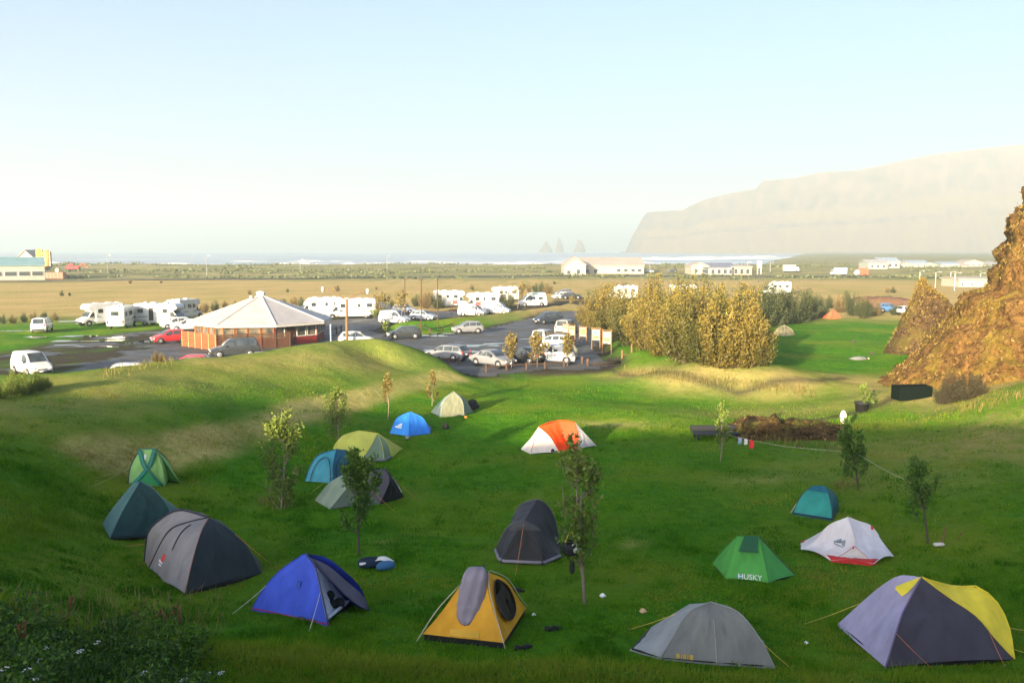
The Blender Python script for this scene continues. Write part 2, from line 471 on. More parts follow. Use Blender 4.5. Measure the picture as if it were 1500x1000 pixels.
# ------------------------------------------------------------------ ground
def growing(a, b, step, far, g=1.16):
    out = []; s = step; x = b
    while x < far: s *= g; x += s; out.append(x)
    lo = []; s = step; x = a
    return out
def axis(lo, a, b, hi, step, maxs):
    mid = list(np.arange(a, b + 1e-6, step))
    up, s, x = [], step, mid[-1]
    while x < hi: s = min(s * 1.12, maxs); x += s; up.append(x)
    dn, s, x = [], step, mid[0]
    while x > lo: s = min(s * 1.12, maxs); x -= s; dn.append(x)
    return np.array(dn[::-1] + mid + up)
ax = axis(-4500, -42, 52, 4500, .4, 110)
ay = axis(-145, -14, 112, 2700, .4, 16)
ay = np.concatenate([ay[ay < 800], np.arange(800, 4600, 100)])
GX, GY = np.meshgrid(ax, ay, indexing='ij')
Z = height(GX, GY)
nx, ny = GX.shape
idx = np.arange(nx * ny).reshape(nx, ny)
F = np.stack([idx[:-1, :-1], idx[1:, :-1], idx[1:, 1:], idx[:-1, 1:]], -1).reshape(-1, 4)
me = np_mesh('ground', np.stack([GX, GY, Z], -1).reshape(-1, 3), F, smooth=True)
def zones(x, y, z):
    """dry: golden grass and part sun painted on the berm, worn: trodden or bare, dune: far grey-green scrub"""
    n1 = fbm(x / 9.0, y / 9.0); n2 = fbm(x / 2.5, y / 2.5)
    dry = sstep(118, 150, y + 8 * n1) * (1 - sstep(300, 330, y + 14 * n1))
    blob = lambda px, py, rx, ry, zz=0: np.exp(-(((x - on_z(px, py, zz).x) / rx) ** 2 + ((y - on_z(px, py, zz).y) / ry) ** 2))
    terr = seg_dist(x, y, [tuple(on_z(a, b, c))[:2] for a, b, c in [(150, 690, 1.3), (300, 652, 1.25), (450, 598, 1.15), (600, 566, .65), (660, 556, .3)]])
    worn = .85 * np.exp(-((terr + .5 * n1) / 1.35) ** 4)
    berm = .42 * np.exp(-(seg_dist(x, y, [tuple(on_z(a, b, c))[:2] for a, b, c in [(0, 600, 3.3), (150, 562, 3.1), (300, 540, 2.8), (450, 525, 2.6), (560, 506, 2.9)]]) / 4.5) ** 2)  # brownish dry grass, also painting the partial sun on the bank
    mound = .62 * np.exp(-(seg_dist(x, y, [tuple(on_z(a, b, .5))[:2] for a, b in [(930, 540), (1000, 553), (1090, 560), (1160, 562)]]) / 3.2) ** 2)
    rk = .7 * np.exp(-(seg_dist(x, y, [tuple(on_z(a, b, .7))[:2] for a, b in [(1245, 545), (1300, 572), (1400, 600), (1480, 590)]]) / 3.0) ** 2)
    right = .5 * blob(1480, 640, 9, 7, 1.5) + .35 * blob(1150, 600, 8, 4)
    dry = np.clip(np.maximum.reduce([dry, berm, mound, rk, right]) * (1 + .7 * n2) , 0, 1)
    sp = .8 * blob(895, 622, 2.6, .9) + .7 * blob(930, 803, .5, .35, .3) + .5 * blob(563, 796, .35, .25, .4) + .5 * blob(1110, 705, 1.6, .7)
    gut = seg_dist(x, y, [tuple(on_z(a, b, 0))[:2] for a, b in [(880, 538), (960, 556), (1080, 573), (1200, 570), (1235, 560)]])
    path = seg_dist(x, y, [tuple(on_z(a, b, .3))[:2] for a, b in [(1335, 580), (1290, 596), (1240, 607), (1180, 612)]])
    dirt = np.clip(.8 * np.exp(-(gut / .5) ** 2) + .8 * np.exp(-(path / .45) ** 2), 0, 1)
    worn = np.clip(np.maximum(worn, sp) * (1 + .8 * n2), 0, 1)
    pk = np.exp(-(np.where(in_poly(x, y, YARD), 0, seg_dist(x, y, YARD + YARD[:1])) / 1.2) ** 2)
    dirt = np.maximum(dirt, np.clip(pk * (1 + 1.2 * n2) * (y > 66) , 0, 1))
    dune = sstep(296, 325, y + 14 * n1)
    return dry, worn, dune, dirt
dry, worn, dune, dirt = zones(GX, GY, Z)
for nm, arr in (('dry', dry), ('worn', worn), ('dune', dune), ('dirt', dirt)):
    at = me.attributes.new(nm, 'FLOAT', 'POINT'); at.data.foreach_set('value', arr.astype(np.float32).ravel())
gm, nt, nd, lk, gb = nodes_of('meadow_ground')
def attr(nm):
    a = nd.new('ShaderNodeAttribute'); a.attribute_name = nm; return a.outputs['Fac']
v = coords(nt)
g1 = mixc(nt, noise_fac(nt, .35, 6, .65, v, .35, .65), G_A, G_B)
g1 = mixc(nt, noise_fac(nt, 2.2, 5, .65, v, .42, .7), g1, G_C)
g1 = mixc(nt, noise_fac(nt, .11, 5, .6, v, .46, .66), g1, G_D)
vf = coords(nt, 'Object', (.02, .09, .05))
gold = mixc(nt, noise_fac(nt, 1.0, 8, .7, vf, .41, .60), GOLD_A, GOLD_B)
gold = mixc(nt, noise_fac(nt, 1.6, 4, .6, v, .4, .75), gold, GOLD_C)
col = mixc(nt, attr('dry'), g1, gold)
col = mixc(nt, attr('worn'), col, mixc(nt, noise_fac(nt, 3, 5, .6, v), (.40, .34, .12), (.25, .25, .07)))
vd = coords(nt, 'Object', (.012, .05, .05))
dn = mixc(nt, noise_fac(nt, 1.0, 7, .7, vd, .38, .62), (.16, .165, .06), (.34, .28, .13))
dn = mixc(nt, noise_fac(nt, 2.7, 6, .7, vd, .5, .64), dn, (.09, .105, .045))
col = mixc(nt, attr('dune'), col, dn)
col = mixc(nt, attr('dirt'), col, mixc(nt, noise_fac(nt, 4, 5, .6, v), (.06, .052, .036), (.035, .032, .024)))
lk.new(col, gb.inputs['Base Color']); gb.inputs['Roughness'].default_value = .9; gb.inputs['Specular IOR Level'].default_value = .03
hh = nt.nodes.new('ShaderNodeMath'); hh.operation = 'MULTIPLY_ADD'; hh.inputs[1].default_value = .6
lk.new(noise_fac(nt, 9, 6, .7, v, 0, 1), hh.inputs[0]); lk.new(noise_fac(nt, 1.3, 6, .65, v, 0, 1), hh.inputs[2])
bump(nt, gb, hh.outputs[0], .8, .22)
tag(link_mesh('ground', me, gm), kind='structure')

# car park surface: one sheet on the levelled ground
xs, ys = np.arange(-62, 30, .75), np.arange(66, 150, .75)
PX, PY = np.meshgrid(xs, ys, indexing='ij')
inside = in_poly(PX + 1.1 * fbm(PX / 3, PY / 3), PY + 1.6 * fbm(PX / 3 + 40, PY / 3), YARD) & (seg_dist(PX, PY, STRIP) > 2.0)
keep = inside[:-1, :-1] & inside[1:, :-1] & inside[1:, 1:] & inside[:-1, 1:]
# grass and mud patches break up the near left part of the yard
patchy = fbm(PX / 6.0 + 3, PY / 4.0)[:-1, :-1]
lft = (PX[:-1, :-1] < -38)
keep &= ~(lft & (patchy > .12))
pi_ = np.arange(PX.size).reshape(PX.shape)
PF = np.stack([pi_[:-1, :-1][keep], pi_[1:, :-1][keep], pi_[1:, 1:][keep], pi_[:-1, 1:][keep]], -1)
used, inv = np.unique(PF, return_inverse=True)
PV = np.stack([PX.ravel()[used], PY.ravel()[used], np.maximum(height(PX.ravel()[used], PY.ravel()[used]), -.03) + .035], -1)
pm, nt, nd, lk, b = nodes_of('worn_asphalt')
v = coords(nt)
c = mixc(nt, noise_fac(nt, .25, 6, .65, v, .35, .65), (.052, .055, .062), (.034, .036, .040))
c = mixc(nt, noise_fac(nt, .6, 6, .7, v, .55, .75), c, (.085, .075, .06))
lk.new(c, b.inputs['Base Color'])
rr = nd.new('ShaderNodeMapRange'); rr.inputs[3].default_value = .45; rr.inputs[4].default_value = .9
lk.new(noise_fac(nt, .3, 5, .6, v, .35, .6), rr.inputs[0]); lk.new(rr.outputs[0], b.inputs['Roughness'])
bump(nt, b, noise_fac(nt, 12, 4, .6, v, 0, 1), .4, .03)
tag(link_mesh('car_park', np_mesh('car_park', PV, inv.reshape(-1, 4), smooth=True), pm), kind='structure')

# puddles lying on the yard
wm, nt, nd, lk, b = nodes_of('puddle_water')
b.inputs['Base Color'].default_value = (.03, .035, .04, 1); b.inputs['Roughness'].default_value = .02; b.inputs['Specular IOR Level'].default_value = 1.0; b.inputs['IOR'].default_value = 1.6
bump(nt, b, noise_fac(nt, 2.0, 2, .5, coords(nt), 0, 1), .03, .02)
def puddle(px, py, lx, ly, rz=0):
    p = on_z(px, py, 0); m = MB(); n = 28; s = rnd.random() * 9
    ring = []
    for k in range(n):
        a = 2 * math.pi * k / n
        q = 1 + .28 * math.sin(2 * a + s) + .2 * math.sin(3 * a + 2 * s) + .1 * math.sin(5 * a - s)
        ring.append((lx * q * math.cos(a), ly * q * math.sin(a), 0))
    m.v = ring; m.f = [tuple(range(n))]
    o = m.build('puddle', wm, loc=(p.x, p.y, .048)); o.rotation_euler.z = rz
    tag(o, kind='structure')
for a in [(90, 500, 2.0, .8), (20, 503, 2.4, .8), (10, 502, 1.6, .7), (52, 494, 1.5, .7), (110, 493, 2.2, .8), (128, 493, 1.6, .6), (140, 500, 1.3, .6), (174, 495, 1.6, 1.3), (172, 499, 1.3, .6), (208, 502, 1.6, 1.5, .5),
          (214, 500, .8, .8), (162, 508, 1.0, .5), (96, 506, 1.1, .5), (30, 485, 2.2, .6), (105, 471, 2.0, 1.0), (128, 474, 1.6, .8), (117, 508, .5, .4), (634, 492, 1.6, 1.2), (652, 489, 1.8, .5), (686, 507, 2.0, 1.0), (694, 516, 1.4, 1.3),
          (722, 504, 1.1, .9), (724, 507, .9, .5), (632, 513, .8, .7), (770, 497, .5, .5), (1198, 569, .8, .5), (480, 541, 1, .4)]:
    puddle(*a)

# ------------------------------------------------------------------ sea with breakers
sm, nt, nd, lk, b = nodes_of('sea_water')
v = coords(nt, 'Object', (.004, .016, .01))
foam = noise_fac(nt, 1.0, 9, .72, v, .48, .60)
v2 = coords(nt, 'Object', (.001, .01, .01))
foam2 = noise_fac(nt, 1.0, 3, .6, v2, .44, .55)
mm = nd.new('ShaderNodeMath'); mm.operation = 'MULTIPLY'; lk.new(foam, mm.inputs[0]); lk.new(foam2, mm.inputs[1])
lk.new(mixc(nt, mm.outputs[0], (.24, .28, .31), (.7, .7, .7)), b.inputs['Base Color'])
b.inputs['Roughness'].default_value = .35
bump(nt, b, noise_fac(nt, 1.0, 6, .6, coords(nt, 'Object', (.02, .07, .05)), 0, 1), .6, 1.5)
sx, sy = np.linspace(-5900, 5900, 70), np.concatenate([np.linspace(600, 1500, 70), np.linspace(1560, 8980, 60)])
SX, SY = np.meshgrid(sx, sy, indexing='ij')
si = np.arange(SX.size).reshape(SX.shape)
SF = np.stack([si[:-1, :-1], si[1:, :-1], si[1:, 1:], si[:-1, 1:]], -1).reshape(-1, 4)
tag(link_mesh('sea', np_mesh('sea', np.stack([SX, SY, -3.4 + .5 * np.sin(SY / 17 + SX / 300)], -1).reshape(-1, 3), SF, smooth=True), sm), kind='structure')
fm = simple('surf_foam', (.6, .6, .6), .9, scale=.05, bumps=.6, bscale=.4)
fv, ff = [], []
def breaker(x0, x1, Y, h, seed):
    n = int((x1 - x0) / 4)
    for i in range(n + 1):
        x = x0 + (x1 - x0) * i / n
        e = max(0, math.sin(math.pi * i / n)) ** .4
        q = max(0, .55 + 1.3 * float(fbm(np.array(x / 26.0 + seed), np.array(seed * 3.1))))
        hh_ = h * e * q
        for t in range(7):
            a = t / 6
            jit = float(fbm(np.array(x / 7.0), np.array(a * 3 + seed)))
            fv.append((x, Y - 9 + 18 * a + 14 * float(fbm(np.array(x / 90.0 + seed), np.array(.3))), -3.6 + (hh_ + jit * 1.6 * min(1, hh_)) * max(0, math.sin(math.pi * a)) ** .8))
    k = len(fv) - (n + 1) * 7
    for i in range(n):
        for t in range(6):
            a = k + i * 7 + t
            ff.append((a, a + 7, a + 8, a + 1))
for args in [(-440, -350, 800, 5.0, 1.2), (-350, -250, 830, 2.2, 2.7), (-215, -110, 800, 5.0, 4.4), (-130, 10, 880, 2.4, 5.1), (-40, 60, 820, 3.2, 6.6), (-330, -60, 1050, 2.4, 8.3), (-20, 160, 960, 2.0, 9.5),
             (60, 330, 1250, 3, 10.1), (150, 420, 1350, 3, 11.2), (200, 500, 1500, 3, 12.9), (330, 800, 1750, 3, 13.4)]:
    breaker(*args)
me = bpy.data.meshes.new('surf'); me.from_pydata(fv, [], ff); me.polygons.foreach_set('use_smooth', [True] * len(ff))
tag(link_mesh('surf', me, fm), kind='stuff')

# ------------------------------------------------------------------ far headland and sea stacks
SIL = [(908, 384), (915, 372), (925, 348), (935, 331), (943, 316), (947, 311), (975, 309), (1000, 308), (1010, 302), (1030, 293), (1052, 287), (1075, 282), (1108, 277), (1117, 265), (1140, 263), (1165, 261),
       (1200, 253), (1228, 251), (1255, 250), (1285, 244), (1320, 236), (1345, 231), (1370, 226), (1430, 219), (1500, 211), (1600, 200), (1720, 196), (1850, 200), (2000, 215)]
rocky, nt, nd, lk, b = nodes_of('headland_rock')
v = coords(nt, 'Object', (.02, .02, .012))
c = mixc(nt, noise_fac(nt, 1.2, 7, .7, v, .36, .62), (.13, .085, .05), (.06, .045, .03))
geo = nd.new('ShaderNodeNewGeometry'); sep = nd.new('ShaderNodeSeparateXYZ'); lk.new(geo.outputs['Normal'], sep.inputs[0])
mr = nd.new('ShaderNodeMapRange'); mr.inputs[1].default_value = .45; mr.inputs[2].default_value = .75; lk.new(sep.outputs['Z'], mr.inputs[0])
c = mixc(nt, mr.outputs[0], c, mixc(nt, noise_fac(nt, 2.0, 6, .7, v), (.19, .12, .045), (.12, .085, .03)))
lk.new(c, b.inputs['Base Color']); b.inputs['Roughness'].default_value = .95; b.inputs['Specular IOR Level'].default_value = .1
sp = np.array(SIL, float)
nu, nvv = 260, 44
pxs = np.linspace(sp[0, 0], sp[-1, 0], nu)
pys = np.interp(pxs, sp[:, 0], sp[:, 1]) 
V = np.zeros((nu, nvv + 10, 3))
for i in range(nu):
    Y = (2350 - 450 * (i / nu) ** .8) * MSC
    top = at_y(pxs[i], pys[i], Y)
    H = max(top.z + 2, 3)
    ux = -.35; uy = -1.0                       # towards the viewer from the crest
    L = 1 / math.hypot(ux, uy); ux *= L; uy *= L
    for k in range(nvv):
        h = k / (nvv - 1)
        # talus below, cliff above
        run = .62 * H * (1 - h) ** 1.7 + .10 * H * (1 - h)
        g = float(fbm(np.array(i / 4.2), np.array(h * 2.3), 4)) * .085 * H * (1 - h * .9) + 26 * float(fbm(np.array(i / 13.0 + 50), np.array(h * .7))) * (1 - h)
        ledge = 12 * math.sin(h * 19 + 1.2 * float(fbm(np.array(i / 20.0), np.array(3.3)))) * (h > .35) * (1 - h)
        r_ = run + g + ledge
        V[i, k] = (top.x + ux * r_, top.y + uy * r_, -4 + (H + 4 - 2) * h)
    for k in range(10):
        q = (k + 1) / 10
        V[i, nvv + k] = (top.x + 700 * q, top.y + 700 * q, top.z + 2 - 100 * q * q)
nn = nvv + 10
ii = np.arange(nu * nn).reshape(nu, nn)
MF = np.stack([ii[:-1, :-1], ii[1:, :-1], ii[1:, 1:], ii[:-1, 1:]], -1).reshape(-1, 4)
tag(link_mesh('headland', np_mesh('headland', V.reshape(-1, 3), MF, smooth=False), rocky), kind='structure')

def sea_stack(outline, Y, thick, label):
    """outline: left and right photo columns at falling rows"""
    m = MB(); rings = []
    for row, a, c_ in outline:
        pl, pr = at_y(a, row, Y), at_y(c_, row, Y)
        cx_, z, hw = (pl.x + pr.x) / 2, pl.z, (pr.x - pl.x) / 2
        ring = []
        for k in range(10):
            an = 2 * math.pi * k / 10
            q = 1 + .18 * math.sin(k * 2.3 + row)
            ring.append((cx_ + hw * math.cos(an), Y + max(hw, 2) * thick * math.sin(an) * q, z))
        rings.append(ring)
    m.loft(rings)
    o = m.build('sea_stack', rocky)
    tag(o, label, 'sea stack', 'basalt stacks in the sea')
sea_stack([(353, 800, 801), (357, 797, 803), (362, 794, 806), (367, 790, 809), (376, 784, 812)], 2700 * MSC, .8, 'jagged double-peaked stack standing farthest from the cliff')
sea_stack([(348, 818.5, 820), (353, 816.5, 822), (360, 815, 824), (368, 814, 826), (376, 813, 828)], 2720 * MSC, .8, 'slim needle-like stack in the middle of the three')
sea_stack([(351, 846, 849), (355, 845, 853), (361, 843, 856), (368, 840, 858), (376, 837, 860)], 2690 * MSC, .8, 'blunt broad stack standing nearest the cliff')

# ------------------------------------------------------------------ the near rock
def rock_mat(name, a, b_, moss, layers=(0, 0, 1), lscale=1.6):
    m, nt, nd, lk, b = nodes_of(name)
    v = coords(nt)
    c = mixc(nt, noise_fac(nt, .9, 8, .72, v, .36, .64), a, b_)
    c = mixc(nt, noise_fac(nt, 3.5, 6, .7, v, .45, .62), c, tuple(x * .42 for x in b_))
    c = mixc(nt, noise_fac(nt, .55, 6, .65, v, .5, .68), c, moss)
    c = mixc(nt, noise_fac(nt, 6, 3, .6, v, .63, .72), c, (.42, .30, .14))
    lk.new(c, b.inputs['Base Color']); b.inputs['Roughness'].default_value = .95; b.inputs['Specular IOR Level'].default_value = .1
    add = nd.new('ShaderNodeMath'); add.operation = 'MULTIPLY_ADD'; add.inputs[1].default_value = .5
    lk.new(noise_fac(nt, 7, 7, .75, v, 0, 1), add.inputs[0]); lk.new(noise_fac(nt, 1.8, 7, .7, v, 0, 1), add.inputs[2])
    bump(nt, b, add.outputs[0], 1.0, .45)
    return m
rkm = rock_mat('mossy_tuff', (.30, .165, .05), (.14, .075, .025), (.22, .165, .025))
EDGE = np.array([(-3, 25.6), (.2, 26.3), (.8, 27.0), (1.8, 27.9), (2.9, 28.7), (4.3, 29.8), (5.4, 31.0), (6.1, 31.4), (6.8, 31.6), (7.05, 32.6), (7.4, 33.6), (8.2, 34.0), (8.9, 34.3), (10.0, 34.7), (10.8, 35.2), (11.6, 35.0), (12.3, 35.4), (14.2, 36.5), (17, 38.2), (20, 41), (22, 46)])
nh, ns = 190, 300
hs = np.concatenate([np.linspace(-2, 21.5, nh)])
V = np.zeros((nh, ns, 3))
EDGE[:, 1] += np.interp(EDGE[:, 0], [.5, 2, 7, 9], [0, .75, .75, .2])
fr = np.array([(0, 0), (.25, -3.2), (.8, -6.2), (3.2, -9.0), (7.5, -10.8), (13, -13.5), (24, -17), (40, -20)])   # front face, walking right from the tip
bk = np.array([(0, 0), (1.2, 4), (4, 9), (9, 15), (18, 22), (40, 30)])
def walk(p, s):
    d = np.concatenate([[0], np.cumsum(np.hypot(*np.diff(p, axis=0).T))])
    return np.interp(s, d, p[:, 0]), np.interp(s, d, p[:, 1])
for i, h in enumerate(hs):
    xl = np.interp(h, EDGE[:, 0], EDGE[:, 1])
    for j in range(ns):
        s = (j / (ns - 1) - .38) 
        if s >= 0: dx, dy = walk(fr, s / .62 * 34)
        else: dx, dy = walk(bk, -s / .38 * 26)
        # the front leans back and steepens upward
        lean = max(h, 0) * .30 * (1 if s >= 0 else -.2) * min(1, abs(s) * 9)
        V[i, j] = (xl + dx, 62 + dy + lean + .05 * h, h)
Xr, Yr, Zr = V[..., 0], V[..., 1], V[..., 2]
S_ = np.tile(np.linspace(0, 40, ns), (nh, 1))
d1 = (.5 - np.abs(fbm(S_ * .33 + Zr * .15, Zr * .45 + 5, 5))) * 1.7 - .6
def blocks(cs, cz, sh):
    row = np.floor(Zr * cz + .9 * fbm(S_ * .25 + sh, Zr * .2, 2)); colm = np.floor(S_ * cs + row * .37 + sh)
    return _lat[colm.astype(int) % 256, (row.astype(int) * 7) % 256] - .5
blk_ = .75 * blocks(.55, .9, 3.0) + .5 * blocks(1.3, 2.1, 11.0)
d2 = fbm(S_ * 1.3 + Zr * .9, Zr * 1.3, 4) * .6 + fbm(S_ * 3.1 + 7, Zr * 3.3, 3) * .38
diag = fbm((S_ + Zr * .9) * .28, (Zr - S_ * .6) * 1.1 + 20, 4) * .8
tipw = .35 + .65 * np.clip(np.abs(np.linspace(0, 1, ns) - .38) * 6, 0, 1)[None, :]
disp = (.75 * d1 + .5 * diag) * tipw * .55 + (.8 * d2 + .8 * blk_) * (.25 + .75 * tipw)
V[..., 0] -= disp * .55; V[..., 1] -= disp * .9 * np.sign(np.linspace(0, 1, ns) - .36)[None, :]; V[..., 2] += d2 * .5
# cave-like hollow low on the right
hol = np.exp(-(((V[..., 0] - 35.5) / 3.0) ** 2 + ((V[..., 2] - 2.7) / 1.1) ** 2)) * (np.linspace(0, 1, ns) > .38)[None, :]
V[..., 1] += hol * 2.6
ii = np.arange(nh * ns).reshape(nh, ns)
RF = np.stack([ii[:-1, :-1], ii[1:, :-1], ii[1:, 1:], ii[:-1, 1:]], -1).reshape(-1, 4)
cliff = link_mesh('rock_outcrop', np_mesh('rock_outcrop', V.reshape(-1, 3), RF, smooth=False), rkm)
tag(cliff, 'tall mossy ochre rock cliff rising out of frame at the right edge', 'rock')

# dry grass and moss growing out of the rock
r9 = np.random.RandomState(19)
def rock_growth(V, n, seed):
    P = V.reshape(-1, 3); P = P[(P[:, 2] > .6) & (P[:, 2] < 17)]
    g = fbm(P[:, 0] * .9 + P[:, 1] * .5, P[:, 2] * 1.1 + seed, 3); P = P[g > -.05]
    return P[r9.randint(0, len(P), n)] + r9.normal(0, .07, (n, 3))
rock_pts = [rock_growth(V, 15000, 3)]
# slanting fin of rock beyond it
def fin(prof, Y0, label):
    """prof: photo outline columns per row: row, left, right"""
    rows = []
    for row, a, c_ in prof:
        rows.append((row, a, c_))
    pr = np.array(rows, float)
    n1, n2 = 110, 120
    V = np.zeros((n1, n2, 3))
    rr_ = np.linspace(pr[0, 0], pr[-1, 0], n1)
    for i, r0 in enumerate(rr_):
        a = np.interp(r0, pr[:, 0], pr[:, 1]); c_ = np.interp(r0, pr[:, 0], pr[:, 2])
        pl, p2 = at_y(a, r0, Y0), at_y(c_, r0, Y0)
        cx_, hw = (pl.x + p2.x) / 2, (p2.x - pl.x) / 2
        for j in range(n2):
            an = 2 * math.pi * j / n2
            ca, sa = math.cos(an), math.sin(an)
            x = cx_ + hw * math.copysign(abs(ca) ** .8, ca)
            dep = (.35 + 3.0 * i / n1) * math.copysign(abs(sa) ** .8, sa)
            strata = (x * .86 - pl.z * .5)
            q = .42 * (abs(math.sin(strata * 2.2)) - .5) + .5 * float(fbm(np.array(strata * 1.3), np.array(pl.z * .25 + sa), 3)) + .34 * float(fbm(np.array(x * 1.6), np.array(pl.z * 1.6 + 7 * sa), 4))
            q *= min(1, .15 + hw / 2.2)
            V[i, j] = (x + .35 * q * ca, Y0 + dep + q * (1 if sa > 0 else -1) * abs(sa), pl.z + .1 * q)
    ii = np.arange(n1 * n2).reshape(n1, n2)
    nxt = np.roll(ii, -1, 1)
    Fq = np.stack([ii[:-1], ii[1:], nxt[1:], nxt[:-1]], -1).reshape(-1, 4)
    rock_pts.append(rock_growth(V, 2600, 8))
    o = link_mesh('rock_fin', np_mesh('rock_fin', V.reshape(-1, 3), Fq, smooth=False), finm)
    tag(o, label, 'rock')
finm = rock_mat('mossy_tuff_fin', (.15, .09, .04), (.075, .05, .025), (.13, .105, .02))
fin([(409, 1350, 1352), (414, 1346, 1356), (420, 1344, 1360), (424, 1343, 1364), (430, 1340, 1373), (440, 1335, 1386), (452, 1330, 1394), (465, 1325, 1396), (480, 1319, 1392), (500, 1310, 1380), (515, 1303, 1372), (525, 1299, 1370), (535, 1294, 1368)], 84.5, 'pointed slanting fin of layered rock beside the big cliff')

pts_ = np.concatenate(rock_pts); dr_ = r9.normal(0, .55, (len(pts_), 3)); dr_[:, 2] = np.abs(dr_[:, 2]) + .3; dr_[:, 1] -= .35
tag(link_mesh('rock_grass', leaf_mesh('rock_grass', pts_, dr_, .26, .07, np.clip(r9.rand(len(pts_)), 0, 1), 9), leafmat('rock_grass_blades', (.13, .105, .022), (.32, .21, .05), .25)), kind='stuff')
# ------------------------------------------------------------------ tents: every point is read on the ground or above it, then panels are stretched between the pole curves
rope_m = simple('guy_cord', (.45, .38, .2), .7)
rope_o = simple('orange_cord', (.55, .2, .07), .7)
rope_y = simple('yellow_cord', (.6, .45, .08), .7)
peg_m = simple('steel_peg', (.4, .4, .4), .4, .8)
pole_m = simple('dark_pole', (.05, .05, .055), .5)
sole_m = simple('black_tub', (.016, .017, .018), .6)

class Tent:
    def __init__(s, name, label, at, cat='tent', group='tents pitched on the campsite lawn'):
        s.O = on_ground(*at); s.root = empty(name, s.O, 0, label, cat, group); s.P = {}
        s.par = {}
    def g(s, **kw):
        """points on the ground; (px,py) or ('w',dx,dy) from the tent's base"""
        for k, a in kw.items():
            if a[0] == 'w':
                x, y = s.O.x + a[1], s.O.y + a[2]; s.P[k] = Vector((a[1], a[2], gz(x, y) - s.O.z + .01))
            else: s.P[k] = on_ground(*a) - s.O + Vector((0, 0, .015))
        return s
    def a(s, **kw):
        """points in the air: photo point and distance beyond the base"""
        for k, (px, py, dy) in kw.items(): s.P[k] = at_y(px, py, s.O.y + dy) - s.O
        return s
    def c(s, *items, n=14):
        """smooth curve through named points and (px,py[,dy]) points whose distance is interpolated"""
        pts = []
        names = [i for i, q in enumerate(items) if isinstance(q, str)]
        for i, q in enumerate(items):
            if isinstance(q, str): pts.append(s.P[q]); continue
            if len(q) == 3: pts.append(at_y(q[0], q[1], s.O.y + q[2]) - s.O); continue
            lo = max(k for k in names if k < i); hi = min(k for k in names if k > i)
            f = (i - lo) / (hi - lo)
            Y = s.P[items[lo]].y * (1 - f) + s.P[items[hi]].y * f
            pts.append(at_y(q[0], q[1], s.O.y + Y) - s.O)
        return spline(pts, n)
    def panels(s, name, mat, lst, sag=.02, base=0.0, nt=9, parent=None, lift=0.0):
        m = MB()
        for q in lst:
            m.patch(q[0], q[1], nt, q[2] if len(q) > 2 else sag, q[3] if len(q) > 3 else base, lift)
        return m.build(name, mat, parent or s.root, True)
    def poles(s, curves, r=.014, mat=None, name='pole', lift=.012):
        for c in curves:
            MB().tube([p + Vector((0, 0, lift)) for p in c], r, 6).build(name, mat or pole_m, s.root, True)
    def ropes(s, lst, mat=None, r=.0075):
        for a, b in lst:
            pa = s.P[a] if isinstance(a, str) else a
            if isinstance(b, tuple): b = on_ground(*b) - s.O
            else: b = s.P[b]
            o = MB().tube([pa, pa.lerp(b, .5) - Vector((0, 0, .02)), b], r, 5).build('guy_rope', mat or rope_m, s.root, True)
            MB().tube([b + Vector((0, 0, -.06)), b + Vector((.0, .0, .06))], .009, 5).build('peg', peg_m, o)
    def hem(s, pts, mat, h=.05, r=.012, name='hem'):
        MB().tube([p + Vector((0, 0, h)) for p in resample(pts, 12)], r, 5).build(name, mat, s.root, True)
    def floor(s, keys, mat=None, name='groundsheet', h=.05):
        b = [s.P[k] for k in keys]
        cen = sum(b, Vector()) / len(b)
        m = MB().loft([[p.lerp(cen, .03) + Vector((0, 0, -.06)) for p in b], [p.lerp(cen, .03) + Vector((0, 0, h)) for p in b]])
        return m.build(name, mat or sole_m, s.root)
    def close(s, mat, ca, cb, back, name='rear_panel', sag=.02):
        """the side turned away: two panels meeting at a peg behind"""
        s.panels(name, mat, [(ca, back, sag), (back, cb, sag)])
    def mark(s, name, mat, curve_a, curve_b, t, i, polys, size, parent=None):
        """flat print lying on a panel; polys in unit squares"""
        a0, b0 = curve_a[i], curve_b[i]
        o = a0.lerp(b0, t)
        U = (b0 - a0).normalized(); k = min(i + 2, len(curve_a) - 1); j = max(i - 2, 0)
        Vv = (curve_a[j].lerp(curve_b[j], t) - curve_a[k].lerp(curve_b[k], t)); Vv = (Vv - U * Vv.dot(U)).normalized()
        nrm = U.cross(Vv)
        if nrm.y > 0 and nrm.z < .2: nrm = -nrm
        if nrm.z < 0: nrm = -nrm
        s._frame = (o + nrm * .045, U, Vv, nrm)
        m = MB()
        for poly in polys:
            front = [o + U * x * size + Vv * y * size + nrm * .036 for x, y in poly]
            back = [p - nrm * .035 for p in front]
            m.loft([back, front])
        return m.build(name, mat, parent or s.root)

def text_mesh(body, size, extr=.002):
    cu = bpy.data.curves.new('lettering', 'FONT'); cu.body = body; cu.size = size; cu.extrude = extr; cu.align_x = 'CENTER'
    o = bpy.data.objects.new('lettering', cu); COL.objects.link(o)
    dg = bpy.context.evaluated_depsgraph_get()
    me = bpy.data.meshes.new_from_object(o.evaluated_get(dg))
    bpy.data.objects.remove(o); bpy.data.curves.remove(cu)
    return me

white_print = simple('white_print', (.75, .75, .75), .6)
red_print = simple('red_print', (.6, .06, .05), .6)
black_print = simple('black_print', (.02, .02, .022), .6)
grey_print = simple('grey_print', (.2, .24, .28), .6)
gold_print = simple('gold_print', (.45, .32, .08), .6)

